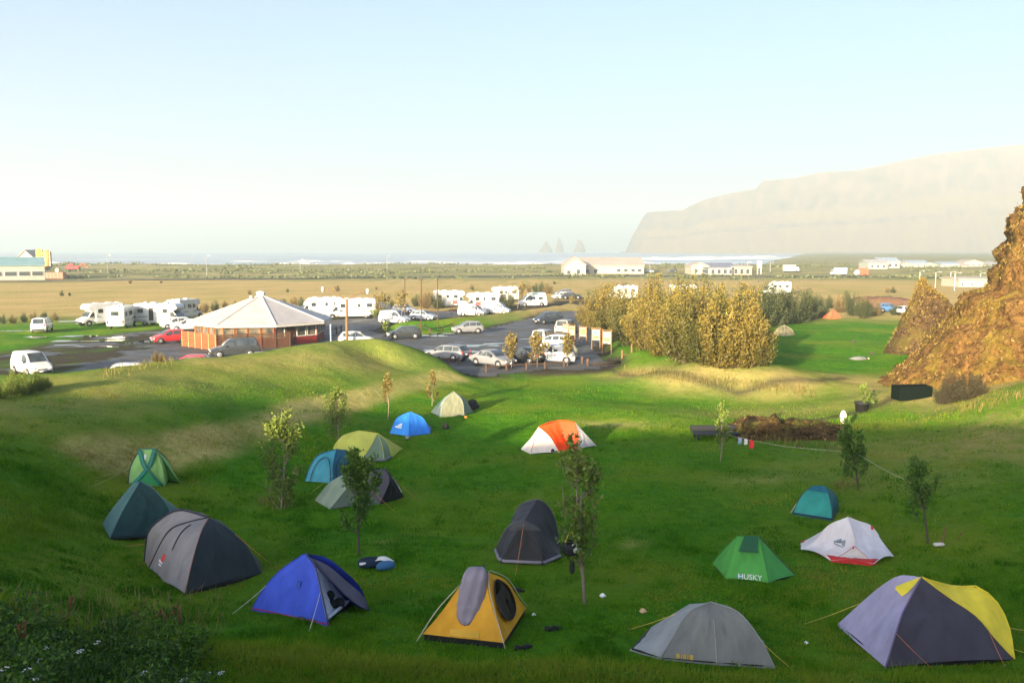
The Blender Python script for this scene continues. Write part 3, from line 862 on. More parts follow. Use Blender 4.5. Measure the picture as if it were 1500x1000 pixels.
# 1 grey dome in front
t = Tent('dome_tent', 'taut grey dome tent with a centre zip and a low pointed side, nearest the camera', (1050, 974))
t.g(V=(922, 953), L=(966, 967), M=(1050, 975), Rr=(1136, 980), BR=('w', 1.5, 1.6), BL=('w', -1.2, 2.0))
t.a(A=(1041, 882, .75), A2=(1010, 884, 1.3), A3=(1068, 887, 1.2))
f = fabric('grey_fly', (.15, .155, .15)); f2 = fabric('grey_fly_light', (.22, .235, .24))
cL = t.c('A', (1010, 896), (987, 931), 'L'); cM = t.c('A', (1046, 912), 'M'); cR = t.c('A', (1080, 896), (1110, 931), 'Rr')
cV = t.c('A2', (981, 906), (963, 927), 'V'); cB = t.c('A2', 'BL'); cBR = t.c('A3', 'BR'); cA2L = t.c('A', 'A2')
t.panels('fly', f2, [(cL, cV, .03), (cV, cB, .03), (cR, cBR, .02)])
t.panels('door_panel', f, [(cL, cM, .012), (cM, cR, .012)])
t.panels('rear_panel', f, [(cBR, cB, .03)])
t.poles([cL, cR], .016, simple('pale_sleeve', (.26, .27, .26), .6), 'pole_sleeve')
t.poles([cM[4:]], .012, simple('zip_grey', (.32, .31, .27), .5), 'zip')
t.mark('brand_patch', gold_print, cL, cM, .42, 12, [[(-1.2, -.3), (-.75, -.3), (-.75, .3), (-1.2, .3)], [(-.6, -.3), (-.45, -.3), (-.45, .3), (-.6, .3)], [(-.3, -.3), (.1, -.3), (.1, .3), (-.3, .3)], [(.25, -.3), (.4, -.3), (.4, .3), (.25, .3)], [(.55, -.3), (1.0, -.3), (1.0, .3), (.55, .3)]], .17)
t.P['rA'] = t.c('A2', (981, 906), (963, 927), 'V')[3]; t.P['rB'] = cR[9]
t.ropes([('rA', (920, 922)), ('rB', (1160, 979))], rope_y)
t.floor(['V', 'L', 'M', 'Rr', 'BR', 'BL'])

# 2 purple and yellow
t = Tent('family_tent', 'big lilac and dark purple tent with a yellow arched porch', (1380, 972))
t.g(LT=(1225, 916), BC=(1297, 978), BM=(1421, 974), RR=(1486, 966), RX=('w', 2.0, 2.0), B=('w', -.9, 3.2))
t.a(A=(1350, 845, 1.0))
lil = fabric('lilac_fly', (.30, .27, .40)); pur = fabric('purple_panel', (.045, .042, .058)); yel = fabric('yellow_fly', (.68, .55, .045), .15)
cS = t.c('A', (1327, 888), (1318, 909), 'BC'); cLT = t.c('A', (1319, 842), (1296, 854), (1273, 872), 'LT')
cBd = t.c('A', (1389, 874), (1430, 902), (1459, 936), 'RR'); cAr = t.c('A', (1393, 861, 1.5), (1423, 857, 1.5), (1446, 868, 1.3), (1463, 886, 1.1), (1478, 918, .9), 'RR')
t.P['RR2'] = t.P['RR'] + Vector((.5, 1.3, 0)); cBk = t.c('A', (1400, 858, 2.2), (1440, 868, 2.6), 'RX'); cB = t.c('A', (1335, 850, 2.0), 'B')
t.panels('fly', lil, [(cLT, cS, .035), (cLT, cB, .03)])
t.panels('dark_panel', pur, [(cS, cBd, .02, .05)])
t.panels('porch', yel, [(cBd, cAr, -.02), (cAr, cBk, .0)])
t.panels('rear_panel', lil, [(cB, cBk, .02)])
vent = [t.c((1350, 845, 1.0), 'A', n=2)[0]] if False else None
vh = MB().patch(spline([t.P['A'] + Vector((0, 0, .02)), at_y(1313, 858, t.O.y + .8) - t.O, at_y(1311, 862, t.O.y + .72) - t.O], 8), spline([t.P['A'] + Vector((0, 0, .02)), at_y(1332, 865, t.O.y + .66) - t.O, at_y(1321, 873, t.O.y + .58) - t.O], 8), 5, -.1)
vh.build('vent_hood', yel, t.root, True)
t.poles([cS], .02, simple('purple_sleeve', (.16, .12, .24), .6), 'pole_sleeve'); t.poles([cBd, cAr], .018, yel, 'pole_sleeve')
t.P['r1'] = cS[9]; t.P['r2'] = cBd[9]; t.P['r3'] = cAr[10]; t.P['r4'] = t.c('A', (1319, 842), (1296, 854), (1273, 872), 'LT')[9]; t.P['r5'] = cAr[12]
t.ropes([('r1', 'BC'), ('r1', (1366, 979)), ('r2', (1472, 976))], rope_o); t.ropes([('r4', (1180, 913)), ('r3', (1530, 925)), ('r5', (1540, 965))], rope_y)
t.floor(['LT', 'BC', 'BM', 'RR', 'RX', 'B'])

# 3 white with red tub
t = Tent('trekking_tent', 'white tent with a red floor edge and a grey peak emblem', (1248, 822))
t.g(LT=(1173, 807), FL=(1217, 824), FR=(1280, 829), RT=(1310, 818), B=('w', .6, 2.6), B2=('w', -.9, 2.2))
t.a(A=(1241, 757, 1.0), S=(1277, 771, 1.0), D=(1252, 800, .35))
wf = fabric('white_fly', (.62, .58, .60), .2); wg = fabric('white_fly_shaded', (.50, .49, .55), .15); rd = fabric('red_tub', (.42, .025, .03))  # right side gets a greyer white, its shade put into the cloth
for k in ('LT', 'FL', 'FR', 'RT'): t.P[k] = t.P[k] + Vector((0, 0, .05))
cLT = t.c('A', (1213, 769), (1192, 793), 'LT'); cFL = t.c('A', (1249, 779), 'D', (1236, 811), 'FL'); cFR = t.c('A', (1249, 779), 'D', (1267, 813), 'FR'); cRT = t.c('A', (1259, 764), 'S', (1294, 795), 'RT')
dFL = t.c('D', (1236, 811), 'FL'); dFR = t.c('D', (1267, 813), 'FR'); cB = t.c('A', 'B'); cB2 = t.c('A', 'B2')
t.panels('fly', wf, [(cLT, cFL, .03, .10)]); t.panels('side_panel', wg, [(cFR, cRT, .03, .12)]); t.panels('door_panel', fabric('cream_door', (.56, .50, .46), .2), [(dFL, dFR, .03, .10)])
t.panels('rear_panel', wf, [(cLT, cB2, .02), (cB2, cB, .02), (cB, cRT, .02)])
t.poles([cFL[:8], cRT[:9]], .012, wf, 'pole_sleeve'); t.poles([dFL, dFR], .008, simple('red_piping', (.5, .12, .12), .6), 'piping')
t.P['RTi'] = t.P['RT'].lerp(t.P['FR'], .75)
t.floor(['FL', 'FR', 'RTi', 'B', 'B2'], rd, 'tub_floor', .1)
t.mark('peak_emblem', grey_print, cLT, cFL, .62, 7, [[(-.9, -.35), (-.2, .6), (.0, .35), (-.35, -.2)], [(-.15, -.1), (.35, .7), (.8, -.3), (.35, -.2), (.25, .2)], [(-.7, -.6), (.7, -.6), (.75, -.48), (-.75, -.48)]], .22)
MB().box(tuple(at_y(1250, 803, t.O.y + .28) - t.O), (.05, .03, .16), bev=.012).build('vent_tab', red_print, t.root)
MB().box(tuple(at_y(1277.5, 774, t.O.y + .95) - t.O), (.08, .05, .18), bev=.015).build('red_flag', red_print, t.root)

# 4 teal
t = Tent('small_dome_tent', 'small plain teal dome tent with a dark top, standing apart on the right', (1195, 758))
t.g(FL=(1161, 754), FR=(1219, 763), BR=(1228, 748), BL=('w', -.35, 1.5), V=(1158, 753))
t.a(TL=(1192, 711, .9), TR=(1209, 712, .9))
te = fabric('teal_fly', (.025, .20, .17)); td = fabric('teal_dark', (.012, .075, .085))
cL = t.c('TL', (1177, 722), (1167, 738), 'FL'); cR = t.c('TR', (1214, 726), (1218, 743), 'FR'); cBR = t.c('TR', (1222, 721), (1228, 733), 'BR'); cBL = t.c('TL', 'BL')
t.panels('fly', te, [(cL, cR, .01)]); t.panels('side_panel', td, [(cR, cBR, -.03), (cBR, cBL, -.02), (cBL, cL, -.02)])
t.panels('top_cap', fabric('teal_cap', (.015, .10, .14)), [([p + Vector((0, -.015, .015)) for p in resample(cL[:4], 5)], [p + Vector((0, -.015, .015)) for p in resample(cR[:4], 5)], .0)])
t.poles([cL, cR], .014); t.hem([t.P['FL'], t.P['FR']], simple('navy_hem', (.02, .04, .08), .7), .07, .035); t.floor(['FL', 'FR', 'BR', 'BL'])
MB().tube([t.P['V'] + Vector((0, 0, .05)), cL[8]], .012).build('bare_pole', simple('pale_pole', (.5, .45, .35), .5), t.root)

# 5 bright green with lettering
t = Tent('ridge_tent', 'bright green tent with HUSKY lettering and a dark vent panel', (1098, 850))
t.g(LT=(1043, 826), FL=(1063, 848), FR=(1126, 854), RT=(1165, 843), B=('w', .8, 2.0), B2=('w', -.4, 1.9))
t.a(TL=(1080, 785, .75), TR=(1112, 786, .75))
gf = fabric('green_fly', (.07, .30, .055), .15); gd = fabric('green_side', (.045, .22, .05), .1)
cFL = t.c('TL', (1073, 812), 'FL'); cFR = t.c('TR', (1119, 818), 'FR'); cLT = t.c('TL', (1058, 807), 'LT'); cRT = t.c('TR', (1139, 816), 'RT'); cB = t.c('TR', 'B'); cB2 = t.c('TL', 'B2')
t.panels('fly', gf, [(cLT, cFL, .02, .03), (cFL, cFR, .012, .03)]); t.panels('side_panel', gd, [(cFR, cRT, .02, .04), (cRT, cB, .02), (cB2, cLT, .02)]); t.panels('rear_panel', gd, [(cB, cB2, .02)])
va = [cFL[0].lerp(cFR[0], .30), cFL[2].lerp(cFR[2], .24), cFL[4].lerp(cFR[4], .18), cFL[5].lerp(cFR[5], .15)]; vb = [cFL[0].lerp(cFR[0], .93), cFL[2].lerp(cFR[2], .88), cFL[4].lerp(cFR[4], .82), cFL[5].lerp(cFR[5], .84)]
MB().patch([p + Vector((0, -.06, .05)) for p in va], [p + Vector((0, -.06, .05)) for p in vb], 6, -.03).build('vent_panel', fabric('dark_green_vent', (.018, .085, .04)), t.root, True)
t.poles([cLT, cFR], .011, fabric('green_seam', (.05, .2, .05)), 'pole_sleeve'); t.poles([cRT], .014, pole_m)
t.floor(['LT', 'FL', 'FR', 'RT', 'B', 'B2'])
t.mark('paw_emblem', simple('blue_print', (.1, .3, .5), .6), cFL, cFR, .30, 12, [[(-.5, -.4), (.2, -.5), (.6, .2), (.1, .5), (-.4, .3)]], .12)
pr_ = t.mark('probe', white_print, cFL, cFR, .56, 12, [[(0, 0), (.001, 0), (.001, .001)]], .001); o_, U, Vv, nrm = t._frame
bpy.data.objects.remove(pr_)
lm = text_mesh('HUSKY', .22); rot = Matrix((U, Vv, U.cross(Vv))).transposed().to_4x4(); lm.transform(Matrix.Translation(o_ - Vv * .07) @ rot)
link_mesh('lettering', lm, white_print, t.root)

# 6 yellow inner tent with a sleeping bag aired on it
t = Tent('inner_tent', 'orange yellow tent with an oval mesh window, a sleeping bag airing over it', (690, 941))
t.g(FL=(619, 937), FR=(738, 950), BR=(771, 898), BL=('w', -.75, 1.9), PL=(610, 942), PR=(740, 952))
t.a(TL=(673, 859, .75), TR=(716, 838, .85), TB=(690, 842, 1.0))
for k in ('FL', 'FR', 'BR', 'BL'): t.P[k + 'b'] = t.P[k].copy(); t.P[k] = t.P[k] + Vector((0, 0, .13))
yf = fabric('amber_fly', (.66, .33, .025), .2)
cL = t.c('TL', (645, 898), 'FL'); cF = t.c('TR', (716, 872), 'FR'); cB = t.c('TR', (742, 850), (760, 877), 'BR'); cBL = t.c('TB', 'BL')
t.panels('fly', yf, [(cL, cF, .012), (cF, cB, .01), (cB, cBL, .01), (cBL, cL, .01)])
# oval mesh window on the right face
ov = MB(); n = 26; rings_ = []
nn = Vector((.8, -.5, .45)).normalized()
for rad in (1.0, .7, .4, .1):
    ring = []
    for k in range(n):
        a = 2 * math.pi * k / n
        s_, q = .53 + rad * (.33 * math.sin(a) + .03 * math.cos(a)), .48 + rad * (.33 * math.cos(a) - .06 * math.sin(a))
        i = s_ * 13; i0 = int(i); f_ = i - i0
        pa = cF[i0].lerp(cF[i0 + 1], f_); pb = cB[i0].lerp(cB[i0 + 1], f_)
        ring.append(pa.lerp(pb, q) + nn * .045)
    rings_.append(ring)
ring = rings_[0]
ov.loft(rings_); ov.build('mesh_window', fabric('dark_mesh', (.022, .018, .014)), t.root, True)
MB().tube([p + Vector((.012, -.008, .006)) for p in ring + ring[:1]], .012, 5).build('window_piping', black_print, t.root)
t.floor(['FLb', 'FRb', 'BRb', 'BLb'], sole_m, 'tub_floor', .15)
gp_ = simple('pale_pole', (.5, .45, .35), .5)
t.poles([t.c('TL', (640, 895), 'PL'), t.c('TR', (718, 872), 'PR'), [p + Vector((.03, 0, .02)) for p in cB]], .012, gp_, 'pole', .03)
t.mark('pocket', fabric('amber_pocket', (.52, .29, .03)), cL, cF, .52, 12, [[(-1.3, -.35), (1.3, -.35), (1.3, .3), (-1.3, .3)]], .26)
# the bag itself: a puffy tapered quilt over the top edge
bag_m = fabric('grey_quilt', (.20, .175, .215), 0, 1.0)
m = MB(); rows = [(702, 848, 1.5, .12), (701, 838, 1.15, .17), (699, 828.5, .84, .15), (698, 832, .62, .22), (696, 842, .5, .30), (694, 853, .45, .29), (692, 864, .40, .335), (691, 874, .36, .30), (689, 884, .31, .335), (688, 893, .27, .29), (686, 902, .24, .295), (685, 911, .18, .2), (684, 918, .14, .09)]
rings = []
for i, (px, py, dy, wd) in enumerate(rows):
    cpt = at_y(px, py, t.O.y + dy); thick = .075 + .05 * (i % 2)
    ring = []
    for k in range(22):
        a = 2 * math.pi * k / 22
        cs, sn = math.cos(a), math.sin(a)
        puff = 1 + .34 * math.sin(cs * 8 + .55 * i)
        ring.append(cpt + Vector((wd * .98 * math.copysign(abs(cs) ** .9, cs), -thick * sn * puff - .04, thick * sn * .55 * puff + .02)))
    rings.append([p - on_ground(690, 941) for p in ring])
m.loft(rings); sb = m.build('sleeping_bag', bag_m, None, True, on_ground(690, 941))
md = sb.modifiers.new('soft', 'SUBSURF'); md.levels = md.render_levels = 1
tag(sb, 'quilted grey sleeping bag draped over the yellow tent', 'sleeping bag')
zp = [rings[i][19] + Vector((.04, -.05, .05)) for i in range(2, 12)]
MB().tube(spline(zp, 24), .02, 5).build('zip', black_print, sb, True)
MB().tube([rings[-2][k] + Vector((0, -.02, -.05)) for k in (16, 19, 21)], .03, 6).build('drawcord', simple('orange_trim', (.65, .17, .04), .6), sb, True)

# 7 black tent with two arches
t = Tent('arched_tent', 'black tunnel tent with a hooded porch and a pale skirt', (765, 825))
t.g(LB=(726, 808), FL=(732, 825), FR=(796, 828), RB=(822, 817), KL=('w', -.75, 2.0), KR=('w', 1.3, 1.9))
t.a(F=(768, 762, .2), T=(787, 731, 1.1), TR=(812, 748, 1.2))
bf = fabric('black_fly', (.035, .037, .045)); bd = fabric('black_door', (.017, .018, .021))
cFL = t.c('F', (744, 772), (731, 794), 'LB'); cD1 = t.c('F', (747, 795), 'FL'); cD2 = t.c('F', (789, 793), 'FR'); cFR = t.c('F', (787, 772), (802, 796), 'RB')
cTL = t.c('T', (763, 739), (749, 764), (742, 790), 'KL'); cTR = t.c('T', (801, 739), (813, 760), 'KR')
t.panels('fly', bf, [(cFL, cTL, .03), (cFR, cTR, .03)])
top1, top2 = t.c('T', 'F'), None
t.panels('door_panel', bd, [(cD1, cD2, .02)]); t.panels('side_panel', bf, [(cFL, cD1, .02), (cD2, cFR, .02)])
hd = MB().patch(spline([t.P['F'] + Vector((0, -.02, .03)), at_y(748, 772, t.O.y + .12) - t.O, at_y(745, 776, t.O.y + .1) - t.O], 6), spline([t.P['F'] + Vector((0, -.02, .03)), at_y(790, 773, t.O.y + .12) - t.O, at_y(793, 777, t.O.y + .1) - t.O], 6), 6, -.12)
hd.build('porch_hood', fabric('charcoal_hood', (.05, .05, .055)), t.root, True)
t.panels('rear_panel', bf, [(cTL, cTR, -.02)])
t.hem([t.P['LB'], t.P['FL'], t.P['FR'], t.P['RB']], fabric('pale_skirt', (.17, .16, .19)), .07, .06, 'skirt')
t.poles([cTL, cFL, cTR], .02, simple('grey_sleeve', (.12, .12, .13), .6), 'pole_sleeve')
t.ropes([('F', (755, 843))], rope_o); t.floor(['LB', 'FL', 'FR', 'RB', 'KR', 'KL'])

# 8 blue tent, door open
t = Tent('open_tent', 'royal blue dome tent with its door flap pulled aside', (440, 907))
t.g(LT=(368, 894), FR=(480, 918), RI=(519, 884), RT=(541, 895), B=('w', .6, 2.3), B2=('w', -.6, 2.1))
t.a(A=(446, 811, .9), F=(461, 826, .7))
bl = fabric('royal_blue_fly', (.045, .085, .50), .1); bl2 = fabric('blue_upper', (.03, .055, .42)); inn = fabric('pale_inner', (.50, .53, .62)); dk = fabric('dark_flap', (.045, .05, .085))
cLT = t.c('A', (410, 836), (386, 863), 'LT'); cS = t.c('A', (460, 829), (469, 866), 'FR'); cR = t.c('A', (478, 817), (507, 839), (528, 861), 'RT'); cRI = t.c('A', (473, 826), (494, 848), 'RI'); cB = t.c('A', 'B'); cB2 = t.c('A', 'B2')
t.panels('fly', bl, [(cLT, cS, .015)]); t.panels('rear_panel', bl2, [(cLT, cB2, .0), (cB2, cB, .0), (cB, cR, .0)])
t.panels('roof_panel', bl2, [(cRI, cR, .0)], lift=.012)
dn = Vector((-.25, .5, -.1))
i1 = [p + Vector((-.10, .38, -.08)) for p in cS[3:]]; i2 = [p + Vector((-.12, .25, -.1)) for p in cRI[3:]]
t.panels('inner_tent', inn, [(i1, i2, .03)])
fl_a = spline([cS[2] + Vector((.02, -.03, .02)), at_y(467, 850, t.O.y + .45) - t.O, at_y(471, 868, t.O.y + .3) - t.O], 10)
fl1 = spline([cS[1] + Vector((0, -.03, .03)), at_y(478, 826, t.O.y + .55) - t.O, at_y(507, 850, t.O.y + .55) - t.O, at_y(533, 873, t.O.y + .5) - t.O, at_y(541, 896, t.O.y + .5) - t.O], 12)
fl2 = spline([cS[2] + Vector((0, -.03, .03)), at_y(471, 838, t.O.y + .5) - t.O, at_y(492, 858, t.O.y + .45) - t.O, at_y(517, 881, t.O.y + .4) - t.O, at_y(538, 893, t.O.y + .4) - t.O], 12)
MB().patch(fl1, fl2, 6, -.1).build('door_flap', dk, t.root, True, solid=.01)
MB().patch(cS[3:], fl_a[:], 3, 0).build('door_edge', dk, t.root, True) if False else None
t.poles([[p + Vector((.03, -.01, 0)) for p in cS]], .022, dk, 'door_edge'); t.poles([cLT], .012, bl2, 'pole_sleeve')
t.hem([t.P['LT'], t.P['FR']], simple('magenta_hem', (.35, .02, .09), .6), .06, .016); t.hem([t.P['FR'] + Vector((-.05, .3, 0)), t.P['RI'] + Vector((-.1, .1, 0))], inn, .08, .05, 'door_sill')
t.floor(['LT', 'FR', 'RI', 'B', 'B2'])
t.mark('emblem', simple('dim_print', (.06, .13, .5), .7), cLT, cS, .6, 7, [[(-.6, -.5), (-.3, -.5), (.1, .5), (-.2, .5)], [(0, -.5), (.3, -.5), (.7, .5), (.4, .5)]], .14)
t.P['r1'] = cLT[8]; t.P['r2'] = cS[8]
t.ropes([('r1', (340, 899)), ('r2', (453, 924))], simple('pale_cord', (.55, .55, .5), .7))
# things inside the doorway
kit = MB(); q = on_ground(478, 897)
for k, (dx, dy, dz, r_) in enumerate([(.05, .1, .12, .13), (.2, .2, .1, .15), (-.02, .22, .3, .12)]):
    kit.lathe([(.02, -r_), (r_ * .8, -r_ * .6), (r_, 0), (r_ * .75, r_ * .6), (.03, r_)], 9, (dx, dy, dz))
tag(kit.build('clothes_pile', simple('black_cloth', (.02, .022, .025), .9), None, True, q + Vector((.05, .15, 0))), 'dark heap of clothes inside the doorway of the blue tent', 'clothes')

# 9 large grey and charcoal tunnel
t = Tent('tunnel_tent', 'large two-tone tent, grey with a red emblem on one side and charcoal on the other', (290, 860))
t.g(LB=(212, 822), F1=(218, 833), F2=(241, 853), FC=(271, 870), R1=(356, 851), RT=(383, 840), B=('w', .9, 3.0), BL=('w', -1.6, 2.2))
t.a(A=(306, 758, 1.1), T=(270, 747, 1.6))
gg = fabric('grey_tunnel', (.17, .16, .165)); ch = fabric('charcoal_tunnel', (.022, .032, .038))
cBk = t.c('T', (254, 749), (233, 762), (217, 781), 'LB'); cS = t.c('A', (295, 778), (283, 817), 'FC'); cR = t.c('A', (332, 772), (361, 799), 'RT'); cM = t.c('A', (279, 764), (246, 779), 'F1')
cMid = t.c('A', (270, 775), (250, 812), 'F2'); cB = t.c('T', 'B'); cBR = t.c('A', (330, 768, 1.8), 'B')
t.panels('fly', gg, [(cBk, cM, .02), (cM, cMid, .015, .05), (cMid, cS, .015, .04)])
t.panels('charcoal_panel', ch, [(cS, cR, .015, .06)]); t.panels('rear_panel', ch, [(cR, cBR, .0), (cBk, t.c('T', (250, 752, 2.2), 'BL'), .0), (t.c('T', (250, 752, 2.2), 'BL'), cBR, .0)])
t.panels('roof_panel', gg, [(t.c('T', (288, 750), 'A'), t.c('T', (296, 751, 1.8), 'A'), .0)])
t.poles([cBk, t.c('T', (288, 752), 'A')], .035, fabric('dark_arch', (.03, .03, .045)), 'pole_sleeve'); t.poles([cM], .022, black_print, 'zip'); t.poles([cMid[3:9]], .018, black_print, 'zip')
t.poles([cS], .012, simple('red_brown_cord', (.25, .1, .07), .7), 'guy_rope')
t.mark('flame_emblem', red_print, cM, cMid, .62, 10, [[(-.6, -.5), (.4, -.5), (.75, .1), (.5, .7), (.1, .5), (-.2, .55), (-.5, .1)]], .2)
t.mark('small_print', white_print, cM, cMid, .55, 11, [[(-.8, .1), (-.3, .1), (-.3, .4), (-.8, .4)], [(-.2, .1), (.2, .1), (.2, .4), (-.2, .4)], [(.3, .1), (.8, .1), (.8, .4), (.3, .4)], [(-.5, -.3), (.5, -.3), (.5, -.12), (-.5, -.12)]], .2)
t.P['r1'] = cM[11]; t.P['r2'] = cBk[10]; t.P['r3'] = cR[5]
t.ropes([('r1', (203, 828)), ('r2', (180, 800)), ('r3', (410, 836))], rope_o); t.floor(['LB', 'F1', 'F2', 'FC', 'R1', 'RT', 'B'])

# 10 dark green
t = Tent('pointed_tent', 'dark bottle green tent with one paler flank, half behind the large grey tent', (200, 788))
t.g(LB=(150, 767), FL=(161, 789), FR=(250, 783), BR=('w', 1.9, 1.5), BL=('w', -.7, 2.2))
t.a(A=(206, 705, 1.0), A2=(196, 706, 1.2))
cF = t.c('A', (180, 748), 'FL'); cL = t.c('A2', (167, 741), 'LB'); cR = t.c('A', (227, 718), (249, 748), 'FR'); cB = t.c('A2', 'BL')
dg_ = fabric('bottle_green', (.010, .035, .035)); dl = fabric('dusty_green', (.05, .115, .11))
t.panels('fly', dg_, [(cF, cR, .012)]); t.panels('side_panel', dl, [(cL, cF, -.02), (cB, cL, -.02)]); t.panels('rear_panel', dl, [(cR, t.c('A', 'BR'), 0), (t.c('A', 'BR'), cB, 0)])
t.poles([cF, cR], .02, dl, 'pole_sleeve'); t.floor(['LB', 'FL', 'FR', 'BR', 'BL'])
for k in (5, 9): MB().box(tuple(cL[k]), (.1, .06, .05), bev=.015).build('clip', black_print, t.root)

# 11 light green with crossed bands
t = Tent('crossband_tent', 'light green tent with dark bands crossing over its door, farthest of the left row', (215, 712))
t.g(FL=(188, 709), FR=(241, 713), RT=(254, 691), BL=('w', -.4, 1.6), BR=('w', .75, 1.5))
t.a(TL=(205, 658, .6), TR=(228, 657, .6))
lg = fabric('light_green', (.22, .42, .13), .2); bandm = fabric('dark_green_band', (.02, .13, .10))
cL = t.c('TL', (191, 684), 'FL'); cR = t.c('TR', (238, 685), 'FR'); cRT = t.c('TR', (245, 673), 'RT'); cBL = t.c('TL', 'BL'); cBR = t.c('TR', 'BR')
t.panels('fly', lg, [(cL, cR, -.015)]); t.panels('side_panel', lg, [(cR, cRT, .0), (cRT, cBR, 0), (cBR, cBL, 0), (cBL, cL, 0)])
def on_face(i, q): 
    i0 = min(int(i), 12); f_ = i - i0
    return cL[i0].lerp(cL[i0 + 1], f_).lerp(cR[i0].lerp(cR[i0 + 1], f_), q) + Vector((0, -.06, .04))
b1 = spline([on_face(0.5, .05), on_face(6, .42), on_face(9, .62), on_face(13, .95)], 14); b2 = spline([on_face(0.5, .95), on_face(6, .62), on_face(9, .42), on_face(13, .16)], 14)
for bb in (b1, b2): MB().patch([p - Vector((.09, 0, 0)) for p in bb], [p + Vector((.09, 0, 0)) for p in bb], 2, 0).build('band', bandm, t.root, True, solid=.01)
MB().patch([on_face(7.5, .52), on_face(10.5, .36), on_face(13, .2)], [on_face(7.5, .53), on_face(10.5, .7), on_face(13, .9)], 4, 0).build('door_panel', fabric('mid_green', (.03, .21, .07)), t.root, True)
MB().tube([cL[0], cR[0]], .025).build('ridge_bar', bandm, t.root)
t.mark('small_label', white_print, cL, cR, .42, 3, [[(-.25, -.6), (.25, -.6), (.25, .6), (-.25, .6)]], .16)
t.poles([cL, cRT], .018); t.P['r1'] = cL[7]; t.ropes([('r1', (130, 715)), ('r1', (140, 700))], rope_m, .006); t.floor(['FL', 'FR', 'RT', 'BR', 'BL'])

# 12 teal with arched doors
t = Tent('arched_door_tent', 'blue teal dome tent with arched door seams, left of the sage tent', (480, 708))
t.g(FL=(447, 705), FR=(488, 708), RR=(531, 690), BL=('w', -.7, 2.2), BR=('w', 1.6, 2.4))
t.a(A=(493, 658, 1.3))
tb = fabric('lagoon_fly', (.04, .20, .26)); tb2 = fabric('lagoon_dark', (.02, .10, .16))
cL = t.c('A', (466, 667), (453, 687), 'FL'); cF = t.c('A', (488, 680), 'FR'); cR = t.c('A', (518, 664), 'RR'); cB = t.c('A', 'BL'); cBR = t.c('A', 'BR')
t.panels('fly', tb, [(cL, cF, -.03), (cB, cL, -.02), (cBR, cB, -.02)]); t.panels('side_panel', tb2, [(cF, cR, -.04), (cR, cBR, -.02)])
def arch(ca, cb, a0, a1, top, r, name, mt):
    pts = []
    for k in range(17):
        a = math.pi * k / 16
        q = (a0 + a1) / 2 - (a1 - a0) / 2 * math.cos(a); i = 13 - (13 - top) * math.sin(a) ** .55
        i0 = min(int(i), 12); f_ = i - i0
        pts.append(ca[i0].lerp(ca[i0 + 1], f_).lerp(cb[i0].lerp(cb[i0 + 1], f_), q) + Vector((0, -.07, .05)))
    MB().tube(pts, r, 5).build(name, mt, t.root, True)
arch(cL, cF, .18, .92, 4.8, .016, 'door_seam', black_print); arch(cF, cR, .12, .8, 5, .016, 'door_seam', black_print)
t.poles([cL, cF, cR], .022, tb2, 'pole_sleeve'); t.P['r1'] = cF[10]; t.ropes([('r1', (443, 731))], rope_y); t.floor(['FL', 'FR', 'RR', 'BR', 'BL'])

# 13 sage with a dark porch
t = Tent('porch_tent', 'sage tent with a charcoal porch, behind the dark leafy sapling', (520, 742))
t.g(LT=(461, 733), L2=(483, 746), R1=(556, 739), RT=(592, 728), B=('w', .6, 2.6), BL=('w', -.8, 2.2))
t.a(A=(530, 690, .8), P=(563, 686, .9))
sg = fabric('sage_fly', (.17, .22, .165)); sd_ = fabric('sage_dark', (.055, .075, .06)); po = fabric('charcoal_porch', (.04, .04, .055))
cL = t.c('A', (503, 695), (480, 709), 'LT'); cM = t.c('A', (507, 716), 'L2'); cS = t.c('A', (538, 712), 'R1'); cP = t.c('P', (570, 705), 'R1'); cPR = t.c('P', (578, 703), 'RT'); cPB = t.c('P', 'B'); cB = t.c('A', 'BL')
t.panels('fly', sg, [(cL, cM, .015), (cB, cL, .0)]); t.panels('side_panel', sd_, [(cM, cS, .01, .05)]); t.panels('porch', po, [(cS, cP, .0), (t.c('A', 'B'), cPB, .0), (t.c('A', (545, 686), 'P'), t.c('A', (546, 689, 1.6), 'P'), 0)])
t.panels('porch_door', fabric('porch_mesh', (.02, .02, .024)), [(cP, cPR, .0)]); t.panels('rear_panel', po, [(cPR, cPB, 0), (t.c('A', 'B'), cB, 0)])
t.poles([cP, cPR[:9]], .02, po, 'pole_sleeve'); MB().tube(cPR[4:12], .02).build('pale_trim', white_print, t.root)
t.P['r1'] = cS[5]; t.P['r2'] = cPR[5]; t.ropes([('r1', (577, 748)), ('r2', (615, 734))], rope_o); t.floor(['LT', 'L2', 'R1', 'RT', 'B', 'BL'])

# 14 yellow green
t = Tent('lime_tent', 'yellow green dome tent with a mesh front, behind the teal arched tent', (535, 677))
t.g(LB=(487, 658), F1=(528, 676), F2=(563, 676), RT=(574, 671), BR=('w', 1.6, 2.2), BL=('w', -.9, 2.3))
t.a(A=(525, 630, 1.2), P=(553, 634, .9))
yg = fabric('lime_fly', (.36, .38, .075), .15); gm_ = fabric('grey_green_mesh', (.10, .15, .10))
cL = t.c('A', (503, 637), (492, 648), 'LB'); cM = t.c('A', (530, 653), 'F1'); cP = t.c('P', (542, 655), 'F1'); cP2 = t.c('P', (560, 655), 'F2'); cPR = t.c('P', (568, 650), 'RT')
t.panels('fly', yg, [(cL, cM, -.04), (cM, cP, -.03), (t.c('A', (540, 629), 'P'), t.c('A', (542, 632, 1.6), 'P'), 0)]); t.panels('mesh_front', gm_, [(cP, cP2, .0), (cP2, cPR, 0)]); 
t.panels('rear_panel', yg, [(t.c('A', 'BL'), cL, 0), (cPR, t.c('P', 'BR'), 0), (t.c('A', 'BR'), t.c('A', 'BL'), 0)])
